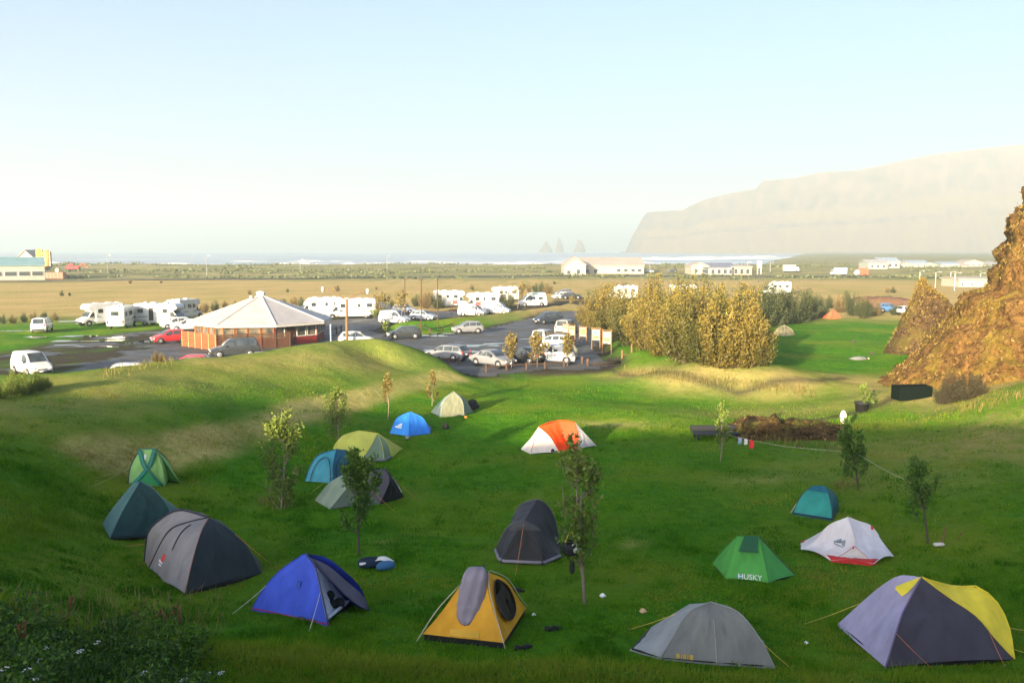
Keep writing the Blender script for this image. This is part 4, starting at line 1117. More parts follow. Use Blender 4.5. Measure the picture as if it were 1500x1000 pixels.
t.poles([cP, cPR, cP2], .016, yg, 'pole_sleeve'); t.hem([t.P['F1'], t.P['F2'], t.P['RT']], fabric('grey_hem', (.14, .14, .2)), .07, .05, 'skirt'); t.P['r1'] = cPR[3]; t.ropes([('r1', (590, 648))], rope_y); t.floor(['LB', 'F1', 'F2', 'RT', 'BR', 'BL'])

# 15 bright blue
t = Tent('sky_blue_tent', 'bright azure dome tent with a white emblem', (600, 637))
t.g(FL=(571, 635), FM=(599, 639), FR=(630, 635), BR=('w', 1.0, 2.2), BL=('w', -.9, 2.2))
t.a(A=(600, 603, 1.1))
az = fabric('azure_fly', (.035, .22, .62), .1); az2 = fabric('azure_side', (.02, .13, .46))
cL = t.c('A', (581, 613), 'FL'); cM = t.c('A', (600, 617), 'FM'); cR = t.c('A', (620, 613), 'FR')
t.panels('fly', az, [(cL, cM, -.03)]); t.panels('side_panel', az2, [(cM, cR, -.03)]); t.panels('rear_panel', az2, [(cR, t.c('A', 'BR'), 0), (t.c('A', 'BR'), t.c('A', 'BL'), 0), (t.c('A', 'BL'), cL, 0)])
t.mark('emblem', white_print, cL, cM, .5, 9, [[(-.8, -.1), (-.1, .55), (.35, .15), (.8, .2), (.6, -.1)], [(-1.1, -.5), (1.1, -.5), (1.1, -.22), (-1.1, -.22)]], .3)
t.poles([cL, cM, cR], .014, az2, 'pole_sleeve'); t.floor(['FL', 'FM', 'FR', 'BR', 'BL'])

# 16 sage, near the saplings
t = Tent('grey_green_tent', 'plain grey green dome tent farthest up the left side, a rucksack beside it', (655, 611))
t.g(FL=(631, 604), FM=(646, 611), FR=(680, 609), RT=(693, 603), B=('w', .8, 2.4), BL=('w', -.6, 2.3))
t.a(A=(664, 573, 1.1))
s1 = fabric('olive_sage', (.17, .18, .12), .1); s2 = fabric('sage_grey', (.17, .21, .18))
cL = t.c('A', (645, 587), 'FL'); cM = t.c('A', (650, 590), 'FM'); cR = t.c('A', (677, 587), 'FR'); cT = t.c('A', (681, 584), 'RT')
t.panels('fly', s2, [(cL, cM, -.01), (cR, cT, -.02), (cT, t.c('A', 'B'), 0)]); t.panels('front_panel', s1, [(cM, cR, -.02)]); t.panels('rear_panel', s1, [(t.c('A', 'B'), t.c('A', 'BL'), 0), (t.c('A', 'BL'), cL, 0)])
t.poles([cM, cR], .014, s2, 'pole_sleeve'); t.floor(['FL', 'FM', 'FR', 'RT', 'B', 'BL'])

# 17 orange and white
t = Tent('expedition_tent', 'orange and white tent alone in the middle of the lawn', (818, 663))
t.g(LT=(762, 658), FL=(777, 665), FM=(820, 663), R1=(846, 659), RT=(874, 653), B=('w', .3, 2.3), BL=('w', -1.4, 2.2))
t.a(TL=(789, 625, .9), TM=(818, 616, 1.1), TR=(843, 619, 1.0))
og = fabric('orange_fly', (.55, .05, .008), .1); ow = fabric('cream_fly', (.56, .50, .45), .15); ogd = fabric('grey_end', (.34, .34, .36))
cLT = t.c('TL', (777, 642), 'LT'); cFL = t.c('TL', (784, 645), 'FL'); cM = t.c('TL', (806, 640), 'FM'); cR = t.c('TR', (848, 638), 'R1'); cRT = t.c('TR', (860, 638), 'RT')
t.panels('fly', og, [(t.c('TL', (806, 640), 'FM'), t.c('TM', (826, 640), (836, 652), 'R1'), -.03), (t.c('TM', (826, 640), (836, 652), 'R1'), cR, -.01), (t.c('TL', (803, 619), 'TM'), t.c('TL', (803, 621, 1.7), 'TM'), 0)])
t.panels('white_end', ow, [(cLT, cFL, .02), (cFL, cM, .01, .04)]); t.panels('grey_end', ogd, [(cR, cRT, .02, .05)])
t.panels('rear_panel', og, [(cRT, t.c('TR', 'B'), 0), (t.c('TM', 'B'), t.c('TL', 'BL'), 0), (t.c('TR', 'B'), t.c('TM', 'B'), 0)]); t.panels('white_end', ow, [(t.c('TL', 'BL'), cLT, 0)])
t.poles([t.c('TL', (790, 645), (777, 664))], .018, og, 'piping') if False else None
MB().tube(spline([cLT[1].lerp(cFL[1], .8), cLT[7].lerp(cFL[7], .85) , cFL[12]], 10), .018).build('piping', og, t.root)
t.mark('arch_emblem', black_print, cFL, cM, .78, 12, [[(-.5, -.45), (.5, -.45), (.5, .2), (.15, .5), (-.3, .3)]], .2)
t.poles([cM, t.c('TM', (826, 640), (836, 652), 'R1'), t.c('TL', (803, 619), 'TM', (831, 616), 'TR')], .016, og, 'pole_sleeve'); t.floor(['LT', 'FL', 'FM', 'R1', 'RT', 'B', 'BL'])

# 18, 19 far tents
t = Tent('khaki_tent', 'small khaki dome tent alone on the far shaded lawn', (1149, 492))
t.g(FL=(1133, 491), FM=(1149, 493), FR=(1165, 491), BR=('w', 1.0, 2.2), BL=('w', -1.2, 2.2)); t.a(A=(1149, 476, 1.1))
kh = fabric('khaki_fly', (.17, .155, .085)); cL = t.c('A', (1138, 482), 'FL'); cM = t.c('A', (1150, 483), 'FM'); cR = t.c('A', (1159, 482), 'FR')
t.panels('fly', kh, [(cL, cM, -.02), (cM, cR, -.02)]); t.panels('rear_panel', kh, [(cR, t.c('A', 'BR'), 0), (t.c('A', 'BR'), t.c('A', 'BL'), 0), (t.c('A', 'BL'), cL, 0)]); t.poles([cL, cM, cR], .03, simple('tan_sleeve', (.3, .27, .18), .7), 'pole_sleeve')
t = Tent('red_tent', 'small red tent beyond the dark bushes at the end of the lawn', (1220, 467))
t.g(FL=(1209, 466), FM=(1218, 467), FR=(1232, 466), BR=('w', 1.0, 2.2), BL=('w', -1.0, 2.2)); t.a(A=(1220, 454, 1.1))
rf = fabric('red_fly', (.62, .085, .04)); cL = t.c('A', (1213, 459), 'FL'); cM = t.c('A', (1220, 460), 'FM'); cR = t.c('A', (1228, 459), 'FR')
t.panels('fly', rf, [(cL, cM, -.02), (cM, cR, -.02)]); t.panels('rear_panel', rf, [(cR, t.c('A', 'BR'), 0), (t.c('A', 'BR'), t.c('A', 'BL'), 0), (t.c('A', 'BL'), cL, 0)]); t.poles([cM], .03, simple('dark_red_sleeve', (.3, .04, .03), .7), 'pole_sleeve')
# ------------------------------------------------------------------ grass: blades on the lawn, denser near the viewer
def lawn():
    r = np.random.RandomState(3)
    n = 520000
    # sample in view: spread evenly over the picture rather than over the ground
    px = r.uniform(-40, 1540, n); py = 560 + 470 * r.rand(n) ** .85
    u, v_ = (px - CX) / FPX, (CY - py) / FPX
    dy, dz = CP + v_ * SP, -SP + v_ * CP
    t = (0.6 - CAMZ) / dz
    for _ in range(12):
        z = gz_arr(u * t, dy * t)
        t = t * .5 + .5 * (z - CAMZ) / dz
    x, y = u * t, dy * t
    ok = (np.abs(gz_arr(x, y) - (CAMZ + dz * t)) < .25) & (y > 8) & (y < 75) & (x > -45) & (x < 45)
    x, y, t = x[ok], y[ok], t[ok]
    # clumping
    cl = fbm(x / .9, y / .9, 3); keep = r.rand(len(x)) < (.45 + .9 * cl) * (1 - .7 * sstep(48, 62, y))
    x, y, t = x[keep], y[keep], t[keep]
    n = len(x); z = gz_arr(x, y)
    lip = 1.25 * np.exp(-((y - 17.3) / 1.0) ** 2) + .8 * sstep(0, 1, (-x - 11 - .15 * (y - 16)) / 2) * (1 - sstep(26, 34, y))
    h = (.035 + .035 * r.rand(n) + .05 * np.clip(fbm(x / 2.2, y / 2.2, 3) + .1, 0, 1)) * (1 + 1.7 * np.clip(lip, 0, 1.2)) * (.8 + t / 160)
    c2 = fbm(x / .55 + 31, y / .55, 3); tuft = np.clip((c2 - .12) * 4, 0, 1) * (r.rand(n) > .3)
    h = h * (1 + 1.1 * tuft)
    wd = .006 + .00036 * t
    a = r.uniform(0, 2 * np.pi, n); lean = r.normal(0, .5, (n, 2)) * h[:, None]
    bx, by = np.cos(a) * wd, np.sin(a) * wd
    v0 = np.stack([x - bx, y - by, z - .01], -1); v1 = np.stack([x + bx, y + by, z - .01], -1); v2 = np.stack([x + lean[:, 0], y + lean[:, 1], z + h], -1)
    V = np.stack([v0, v1, v2], 1).reshape(-1, 3)
    dry_, worn_, _, dirt_ = zones(x, y, z)
    tint = np.clip((.28 + .75 * fbm(x / 5.0, y / 5.0, 5) + .3 * r.rand(n) - .1) + .5 * dry_ + .5 * worn_ - .28 * tuft, 0, 1)
    lip_light = .8 * np.clip(lip, 0, 1); tint = tint * (1 - lip_light) + (.70 + .14 * r.rand(n) - .07) * lip_light  # lip blades tinted paler, painting in the light they catch
    bare = (r.rand(n) > .9 * dirt_ + .2 * worn_)
    V = V.reshape(n, 3, 3)[bare].reshape(-1, 3); tint = tint[bare]; n = len(tint)
    return np_mesh('grass', V, np.arange(n * 3).reshape(n, 3), np.repeat(tint, 3))
gr_m, nt, nd, lk, b = nodes_of('grass_blades')
a = nd.new('ShaderNodeAttribute'); a.attribute_name = 'tint'
cr = nd.new('ShaderNodeValToRGB'); e = cr.color_ramp.elements
e[0].position = 0; e[0].color = (.035, .13, .004, 1); e[1].position = 1; e[1].color = (.24, .19, .05, 1)
for p_, c_ in ((.3, (.075, .21, .007)), (.55, (.15, .26, .014)), (.75, (.25, .26, .03))):
    q = cr.color_ramp.elements.new(p_); q.color = (*c_, 1)
lk.new(a.outputs['Fac'], cr.inputs[0]); lk.new(cr.outputs[0], b.inputs['Base Color']); b.inputs['Roughness'].default_value = .7; b.inputs['Specular IOR Level'].default_value = .04
tr = nd.new('ShaderNodeBsdfTranslucent'); lk.new(cr.outputs[0], tr.inputs[0]); ms = nd.new('ShaderNodeMixShader'); ms.inputs[0].default_value = .5
lk.new(b.outputs[0], ms.inputs[1]); lk.new(tr.outputs[0], ms.inputs[2]); lk.new(ms.outputs[0], nd['Material Output'].inputs['Surface'])
tag(link_mesh('grass', lawn(), gr_m), kind='stuff')

# ------------------------------------------------------------------ rank growth on the near bank
weed_m = leafmat('weed_leaves', (.012, .055, .006), (.10, .20, .02), .3)
straw_m = leafmat('dry_stalks', (.30, .22, .09), (.18, .10, .05), .1)
def scatter(n, seed, ux, uy):
    r = np.random.RandomState(seed); return r, r.uniform(*ux, n), r.uniform(*uy, n)
r = np.random.RandomState(21)
pos, dirs = [], []
for k in range(330):
    px, py = r.uniform(-30, 300), r.uniform(900, 1040)
    if py < 905 + 40 * math.sin(px / 60.0) ** 2 and r.rand() < .6: continue
    if r.rand() < max(0, (px - 180) / 130.0) * .9 or r.rand() < max(0, (940 - py) / 60.0): continue
    if px > 250 and py < 950: continue
    p = on_ground(px, py); hgt = r.uniform(.25, .75) * (.7 + .3 * math.sin(px / 31.0))
    m_ = int(34 + 34 * r.rand())
    q = r.normal(0, .16, (m_, 3)); q[:, 2] = r.rand(m_) ** .8 * hgt
    pos.append(q + np.array(p)); d = r.normal(0, 1, (m_, 3)); d[:, 2] = np.abs(d[:, 2]) * .7 + .15; dirs.append(d)
pos, dirs = np.concatenate(pos), np.concatenate(dirs)
tag(link_mesh('undergrowth', leaf_mesh('undergrowth', pos, dirs, .10, .045, np.clip(.4 + r.normal(0, .35, len(pos)), 0, 1), 4), weed_m), kind='stuff')
pos, dirs = [], []
for k in range(420):
    px, py = r.uniform(-20, 330), r.uniform(872, 935)
    p = on_ground(px, py); pos.append([p.x, p.y, p.z]); dirs.append([r.normal(0, .25) + .1, r.normal(0, .25), 1])
n_ = len(pos)
tag(link_mesh('dry_grass', leaf_mesh('dry_grass', np.array(pos), np.array(dirs), .38, .014, r.rand(n_), 5), straw_m), kind='stuff')
pos, dirs = [], []
for (x0, y0, x1, y1, n_, hh_) in [(905, 545, 1190, 575, 900, .22), (1090, 640, 1240, 665, 240, .5), (150, 548, 260, 530, 160, .6), (380, 742, 430, 738, 90, .7), (700, 592, 1000, 610, 0, .3), (1225, 715, 1255, 712, 60, .4), (1400, 605, 1500, 580, 220, .35)]:
    for k in range(n_):
        s_ = r.rand(); p = on_ground(x0 + (x1 - x0) * s_ + r.normal(0, 3), y0 + (y1 - y0) * s_ + r.normal(0, 4)); pos.append([p.x, p.y, p.z - .02]); dirs.append([r.normal(0, .3), r.normal(0, .3), 1])
tag(link_mesh('tall_grass', leaf_mesh('tall_grass', np.array(pos), np.array(dirs), .42, .03, r.rand(len(pos)), 6), leafmat('tall_grass_blades', (.24, .17, .045), (.11, .12, .03), .3)), kind='stuff')
pos, dirs = [], []
for k in range(1500):
    px, py = r.uniform(-30, 330), r.uniform(905, 1030)
    if px > 200 and r.rand() < (px - 200) / 170: continue
    p = on_ground(px, py); pos.append([p.x, p.y, p.z - .02 + .12 * r.rand()]); dirs.append([r.normal(0, .35), r.normal(0, .35), 1])
tag(link_mesh('rank_grass', leaf_mesh('rank_grass', np.array(pos), np.array(dirs), .42, .016, r.rand(len(pos)), 16), leafmat('rank_grass_blades', (.02, .085, .006), (.14, .20, .025), .4)), kind='stuff')
# white umbel flowers and brown dock stalks standing in it
petal = simple('white_petals', (.72, .72, .70), .8); stalk = simple('green_stalk', (.05, .10, .02), .8); dock = simple('dock_seed', (.16, .075, .035), .9)
for i, (px, py, hh_) in enumerate([(72, 962, .55), (65, 972, .45), (118, 968, .55), (24, 975, .5), (42, 1000, .5), (48, 1008, .45), (80, 980, .4), (215, 993, .45), (308, 985, .3), (325, 984, .3), (270, 1000, .35), (142, 948, .5), (10, 990, .4), (55, 978, .42)]):
    p = on_ground(px, min(py + 22, 1030)); rt = empty('wildflower', p, 0, 'white umbel flower among the dark weeds on the near bank', 'flower', 'white flowers on the near bank')
    top = Vector((rnd.uniform(-.06, .06), rnd.uniform(-.05, .05), hh_ * .75))
    m = MB(); h = MB(); m.tube([Vector((0, 0, -.03)), top * .5 + Vector((.01, 0, 0)), top], .006, 4)
    for k in range(7):
        a = k * .9; e_ = top + Vector((math.cos(a) * .05 * (k > 0), math.sin(a) * .05 * (k > 0), .03 + .008 * math.sin(k)))
        m.tube([top, e_], .003, 4)
        h.lathe([(.002, -.006), (.018, 0), (.016, .007), (.002, .01)], 7, tuple(e_))
    m.build('stem', stalk, rt); h.build('flower_head', petal, rt, True)
for px, py, hh_ in [(40, 955, .9), (36, 950, .75), (98, 900, .7), (60, 905, .65), (230, 915, .7), (250, 920, .9), (268, 915, .8), (240, 930, .8), (205, 905, .5), (262, 930, .9)]:
    p = on_ground(px, py + 14); m = MB(); m2 = MB(); tp = Vector((rnd.uniform(-.12, .12), .03, hh_ * .8)); m.tube([Vector((0, 0, -.04)), tp * .6 + Vector((.02, 0, 0)), tp], .008, 5)
    for k in range(16):
        q = tp * (.62 + .4 * k / 16); m2.lathe([(.002, -.02), (.02, 0), (.003, .03)], 5, (q.x + rnd.uniform(-.025, .025), q.y + rnd.uniform(-.025, .025), q.z))
    rt = empty('dock_plant', p, 0, 'tall brown seed stalk standing up out of the dark weeds', 'plant', 'seed stalks on the near bank'); m.build('stem', dock, rt); m2.build('seed_head', dock, rt)

# ------------------------------------------------------------------ trees
bark = simple('grey_bark', (.20, .165, .125), .9, scale=14, bumps=.4)
bark_d = simple('dark_bark', (.075, .06, .045), .9, scale=14, bumps=.4)
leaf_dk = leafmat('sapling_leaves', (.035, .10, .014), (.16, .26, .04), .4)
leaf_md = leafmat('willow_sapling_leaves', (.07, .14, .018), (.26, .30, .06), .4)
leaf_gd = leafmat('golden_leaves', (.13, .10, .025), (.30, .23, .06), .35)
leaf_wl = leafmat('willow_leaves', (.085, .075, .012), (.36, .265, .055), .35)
leaf_w3 = leafmat('deep_olive_willow_leaves', (.04, .05, .010), (.15, .14, .03), .3)  # third, darker leaf tone so that neighbouring bushes differ
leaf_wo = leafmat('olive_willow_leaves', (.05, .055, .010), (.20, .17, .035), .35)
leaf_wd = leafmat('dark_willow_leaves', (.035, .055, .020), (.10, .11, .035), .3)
leaf_br = leafmat('dry_shrub_leaves', (.14, .10, .04), (.26, .20, .08), .3)

def sapling(name, label, px, py, top_px, top_py, width_px, nbr, nleaf, lmat, leaf=.09, bare=.18, seed=1, group=None, bmat=None, clump=.55, lean=0):
    """upright young tree: tapered trunk, steep limbs, leaves gathered along the shoots"""
    r = np.random.RandomState(seed)
    p = on_ground(px, py); tp = at_y(top_px, top_py, p.y) - p; H = tp.z; Wd = width_px * p.y / FPX / 2
    rt = empty(name, p, 0, label, 'tree', group)
    m = MB(); base = [Vector((0, 0, -.1)), Vector((tp.x * .3 + r.normal(0, .04), r.normal(0, .05), H * .35)), Vector((tp.x * .7 + r.normal(0, .05), r.normal(0, .05), H * .72)), Vector((tp.x, 0, H * .97))]
    tr_ = spline(base, 14); m.tube(tr_, [.010 * H * (1 - .85 * i / 13) + .006 for i in range(14)], 7)
    pos, dirs, wts = [], [], []
    shoots = [tr_[3:], tr_[8:], tr_[10:]]
    for k in range(nbr):
        s0 = bare + (.86 - bare) * r.rand()
        i = int(s0 * 13); st = tr_[i]; a = r.uniform(0, 2 * math.pi)
        ln = min(H * .5, H * (1.02 - s0)) * r.uniform(.5, 1.0)
        prof = math.sin(math.pi * min(1, .22 + .70 * s0)) ** .8 
        out = Wd * prof * r.uniform(.3, 1.15)
        e_ = st + Vector((math.cos(a) * out, math.sin(a) * out, ln * .75)); mid = st.lerp(e_, .5) + Vector((math.cos(a) * out * .25, math.sin(a) * out * .25, -ln * .06))
        sh = spline([st, mid, e_], 10); m.tube(sh, [.007 * H * .55 * (1 - .8 * q / 9) + .003 for q in range(10)], 5); shoots.append(sh)
    per = max(4, int(nleaf * (1.0 if p.y < 60 else .95)) // len(shoots)); leaf = leaf * (1.5 if p.y < 45 else 1.35)
    for sh in shoots:
        for k in range(per):
            q = (.25 + .75 * r.rand() ** .8) * (len(sh) - 1); i = min(int(q), len(sh) - 2)
            c = sh[i].lerp(sh[i + 1], q - i); t_ = (sh[i + 1] - sh[i]).normalized()
            sp_ = .04 + .07 * r.rand() * H / 3.5
            o = r.normal(0, sp_, 3); pos.append(np.array(c) + o); d = np.array(t_) * .8 + r.normal(0, .7, 3); dirs.append(d)
    # clear gaps between clumps
    pos, dirs = np.array(pos), np.array(dirs)
    g = fbm(pos[:, 0] * 2.4 + seed * 3.1 + pos[:, 1], pos[:, 2] * 2.0 + seed, 2); kp = g > np.quantile(g, max(0, 1 - clump - .40))
    pos, dirs = pos[kp], dirs[kp]
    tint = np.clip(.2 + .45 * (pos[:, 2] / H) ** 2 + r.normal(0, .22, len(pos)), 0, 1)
    m.build('trunk', bmat or bark, rt, True)
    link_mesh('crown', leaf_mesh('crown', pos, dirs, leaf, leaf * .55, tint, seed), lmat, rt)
    return rt
G1 = 'saplings planted on the campsite lawn'
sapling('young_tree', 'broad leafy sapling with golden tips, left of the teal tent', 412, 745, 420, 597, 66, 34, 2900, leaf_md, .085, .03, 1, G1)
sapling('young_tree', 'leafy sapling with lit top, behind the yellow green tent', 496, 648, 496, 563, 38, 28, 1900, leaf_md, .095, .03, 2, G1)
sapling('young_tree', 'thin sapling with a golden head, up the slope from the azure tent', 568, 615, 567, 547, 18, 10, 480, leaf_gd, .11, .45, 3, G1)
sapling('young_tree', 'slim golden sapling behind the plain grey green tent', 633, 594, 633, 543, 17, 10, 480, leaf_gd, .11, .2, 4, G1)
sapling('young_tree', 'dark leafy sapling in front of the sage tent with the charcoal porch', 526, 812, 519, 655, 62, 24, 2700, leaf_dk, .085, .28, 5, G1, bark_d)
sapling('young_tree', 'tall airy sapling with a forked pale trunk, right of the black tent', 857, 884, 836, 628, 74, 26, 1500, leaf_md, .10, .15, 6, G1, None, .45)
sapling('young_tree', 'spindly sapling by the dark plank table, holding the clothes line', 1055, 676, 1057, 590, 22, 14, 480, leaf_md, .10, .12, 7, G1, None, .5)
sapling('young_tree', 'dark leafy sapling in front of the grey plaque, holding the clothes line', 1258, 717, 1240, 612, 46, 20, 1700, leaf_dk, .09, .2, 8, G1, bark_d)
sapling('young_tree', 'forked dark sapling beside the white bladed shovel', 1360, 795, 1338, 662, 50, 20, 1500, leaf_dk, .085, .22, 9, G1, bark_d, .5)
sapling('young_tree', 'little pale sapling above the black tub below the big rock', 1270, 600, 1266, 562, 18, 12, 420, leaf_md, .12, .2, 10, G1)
G2 = 'golden young trees along the car park edge'
sapling('roadside_tree', 'golden young tree in front of the dark hatchback, leftmost of its row', 749, 540, 748, 486, 24, 22, 900, leaf_gd, .15, .25, 11, G2)
sapling('roadside_tree', 'golden young tree in front of the silver people carrier, middle of its row', 787, 538, 785, 485, 30, 24, 1000, leaf_gd, .15, .25, 12, G2)
sapling('roadside_tree', 'golden young tree at the tail of the silver people carrier, rightmost of its row', 831, 536, 832, 488, 26, 22, 900, leaf_gd, .15, .3, 13, G2)
G3 = 'thin golden trees between the parking lanes'
for i, (px, py, tx, ty, w_, nl, lab) in enumerate([(558, 474, 560, 424, 26, 420, 'thin golden tree beside the red van'), (588, 474, 590, 424, 24, 420, 'thin golden tree by the first of the dark poles'), (758, 452, 765, 412, 30, 500, 'pale forked tree left of the white high roofed camper van'),
                                           (837, 452, 838, 434, 10, 160, 'tiny bare tree by the far lane behind the willows'), (548, 478, 549, 452, 14, 160, 'low leafy sapling in front of the motorhomes'), (566, 490, 566, 470, 10, 140, 'small green sapling behind the grey hatchback')]):
    sapling('roadside_tree', lab, px, py, tx, ty, w_, 16, nl, leaf_gd if i < 4 else leaf_md, .22, .3, 20 + i, G3, None, .5)

def bush_meshes(kind, seed, H, Wd, ntips, nl, leaf):
    """many-stemmed shrub: stems fanning from the root, leaves in brushes at the shoots"""
    r = np.random.RandomState(seed); m = MB(); pos, dirs, tn = [], [], []
    for k in range(ntips):
        a = r.uniform(0, 2 * math.pi); q = r.rand() ** .5; hz = H * (1 - .55 * q ** 2) * r.uniform(.5, 1.08)
        st = Vector((math.cos(a) * Wd * .16 * r.rand(), math.sin(a) * Wd * .16 * r.rand(), -.1)); e_ = Vector((math.cos(a) * Wd * q, math.sin(a) * Wd * q, hz)); mid = st.lerp(e_, .5) + Vector((math.cos(a) * Wd * q * .12, math.sin(a) * Wd * q * .12, -.05 * H))
        sh = spline([st, mid, e_], 9)
        if k % 2 == 0: m.tube(sh, [.035 * (1 - .8 * i / 8) + .006 for i in range(9)], 4)
        t0 = r.uniform(-.12, .12)
        for j in range(nl):
            s_ = (.12 + .88 * r.rand() ** .8) * 8; i = min(int(s_), 7); c = sh[i].lerp(sh[i + 1], s_ - i); d_ = np.array((sh[i + 1] - sh[i]).normalized())
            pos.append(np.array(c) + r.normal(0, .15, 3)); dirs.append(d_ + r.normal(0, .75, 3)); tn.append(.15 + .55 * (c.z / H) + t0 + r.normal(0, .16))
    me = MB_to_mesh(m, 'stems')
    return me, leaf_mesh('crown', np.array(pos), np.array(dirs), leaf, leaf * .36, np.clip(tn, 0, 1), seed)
def MB_to_mesh(m, name):
    me = bpy.data.meshes.new(name); me.from_pydata(m.v, [], m.f); me.polygons.foreach_set('use_smooth', [True] * len(m.f)); return me
stem_m = simple('willow_stems', (.12, .095, .06), .9)
WIL = [bush_meshes('w', 40 + k, 4.4, 1.8, 30, 180, .20) for k in range(5)]
def bush(name, label, p, sc, lmat, variant, group, cat='bush', rz=0, zs=1.0, stem=None):
    rt = empty(name, p, rz, label, cat, group); rt.scale = (sc, sc, sc * zs)
    st, cr_ = WIL[variant]
    s_ = bpy.data.objects.new('stems', st); c_ = bpy.data.objects.new('crown', cr_)
    for o, mt in ((s_, stem or stem_m), (c_, lmat)):
        COL.objects.link(o); o.parent = rt
        if not o.data.materials: o.data.materials.append(mt)
        o.material_slots[0].link = 'OBJECT'; o.material_slots[0].material = mt
    return rt
GW = 'golden willows massed beside the car park'
lw = 'golden leaved willow bush in the dense sunlit clump beside the car park'
i = 0
for px, base, top in [(862, 478, 430), (885, 486, 428), (905, 498, 432), (925, 507, 440), (948, 512, 436), (968, 520, 440), (990, 524, 438), (1010, 530, 442), (1032, 533, 448), (1055, 537, 446), (1078, 538, 450), (1098, 538, 458),
                      (1108, 534, 470), (872, 470, 418), (900, 474, 417), (930, 482, 417), (960, 490, 416), (985, 500, 418), (1010, 508, 420), (1040, 514, 420), (1065, 516, 424), (1090, 518, 432), (1030, 494, 412), (1055, 498, 414), (1000, 486, 418), (940, 500, 432), (1000, 516, 436), (1045, 525, 436)]:
    p = on_ground(px, base); H = (at_y(px, top, p.y).z - p.z) * (.86 + .26 * ((i * 7) % 5) / 4)
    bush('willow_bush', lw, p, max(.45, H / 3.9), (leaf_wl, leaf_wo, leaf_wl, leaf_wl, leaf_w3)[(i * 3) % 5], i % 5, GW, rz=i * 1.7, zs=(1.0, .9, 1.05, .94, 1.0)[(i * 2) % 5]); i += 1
for px, py, h_ in [(1113, 530, 20), (1120, 545, 14), (1106, 548, 14)]: pass
GD = 'dark bushes behind the golden willows'
ld = 'dark green bush in the shaded thicket behind the golden willows'
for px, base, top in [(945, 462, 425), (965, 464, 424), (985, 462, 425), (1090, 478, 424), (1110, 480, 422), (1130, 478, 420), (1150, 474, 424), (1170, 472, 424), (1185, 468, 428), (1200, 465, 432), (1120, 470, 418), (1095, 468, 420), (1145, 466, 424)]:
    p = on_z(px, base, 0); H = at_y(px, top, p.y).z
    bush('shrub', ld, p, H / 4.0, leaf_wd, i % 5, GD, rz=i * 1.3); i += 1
GL = 'loose bushes at the end of the shaded lawn'
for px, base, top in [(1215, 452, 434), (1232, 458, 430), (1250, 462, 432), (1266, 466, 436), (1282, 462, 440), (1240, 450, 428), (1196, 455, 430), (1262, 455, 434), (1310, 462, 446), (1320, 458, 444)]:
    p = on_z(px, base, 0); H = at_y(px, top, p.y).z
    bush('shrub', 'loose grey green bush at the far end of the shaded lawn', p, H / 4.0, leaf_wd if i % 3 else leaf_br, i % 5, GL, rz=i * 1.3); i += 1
GB = 'low bushes along the field behind the parked motorhomes'
for px, base, top in [(200, 462, 447), (212, 462, 444), (225, 460, 446), (300, 458, 443), (315, 456, 440), (330, 455, 441), (345, 452, 440), (360, 452, 441), (415, 449, 437), (430, 450, 434), (442, 452, 436), (455, 452, 438), (610, 449, 432), (625, 452, 424), (640, 452, 428), (540, 452, 438),
                      (575, 452, 438), (735, 452, 426), (745, 456, 428), (728, 450, 430), (793, 429, 414), (803, 430, 412), (785, 428, 415), (775, 428, 416), (900, 425, 413), (912, 425, 414), (890, 424, 414), (50, 470, 457), (65, 468, 456), (80, 469, 457), (35, 472, 459), (20, 473, 460), (5, 474, 461), (1300, 430, 421), (1308, 430, 420)]:
    p = on_z(px, base, 0); H = at_y(px, top, p.y).z
    bush('shrub', 'low bush at the field edge behind the car park', p, H / 4.0, leaf_wd if i % 2 else leaf_br, i % 5, GB, rz=i * 1.3, zs=1.0); i += 1
r_ = np.random.RandomState(77)
for k in range(16):
    p = on_z(r_.uniform(20, 1250), r_.uniform(414, 440), 0)
    bush('shrub', 'small dark shrub dotted about the straw coloured plain', (p.x, p.y, gz(p.x, p.y)), r_.uniform(.2, .42), leaf_br if k % 2 else leaf_wd, k % 5, 'shrubs dotted about the plain', rz=k)
# bush by the van on the left berm
GV = 'bushes on the crest at the left edge'
for px, base, top in [(18, 578, 545), (40, 577, 540), (58, 572, 545), (3, 584, 556), (70, 568, 552)]:
    p = on_ground(px, base); H = at_y(px, top, p.y).z - p.z
    bush('shrub', 'bright green bush on the grassy crest in front of the white van', p, H / 4.0, leaf_md, i % 5, GV, rz=i * 1.1); i += 1
for px, base, top in [(228, 530, 515), (238, 530, 516)]:
    p = on_ground(px, base); H = max(.5, at_y(px, top, p.y).z - p.z)
    bush('shrub', 'small yellowish bush on the crest below the slatted fence', p, H / 4.0, leaf_br, i % 5, 'yellowish bushes below the slatted fence', rz=i * 1.1); i += 1
for px, base, top in [(1395, 590, 548), (1415, 586, 546), (1432, 580, 548), (1380, 592, 560)]:
    p = on_ground(px, base); H = max(.5, at_y(px, top, p.y).z - p.z)
    bush('shrub', 'dark twiggy bush at the foot of the big rock', p, H / 4.0, leafmat('twiggy', (.03, .028, .015), (.075, .06, .025), .2), i % 5, 'twiggy bushes at the foot of the rock', rz=i * 1.1, stem=bark_d); i += 1
p = on_ground(1476, 352) if False else None
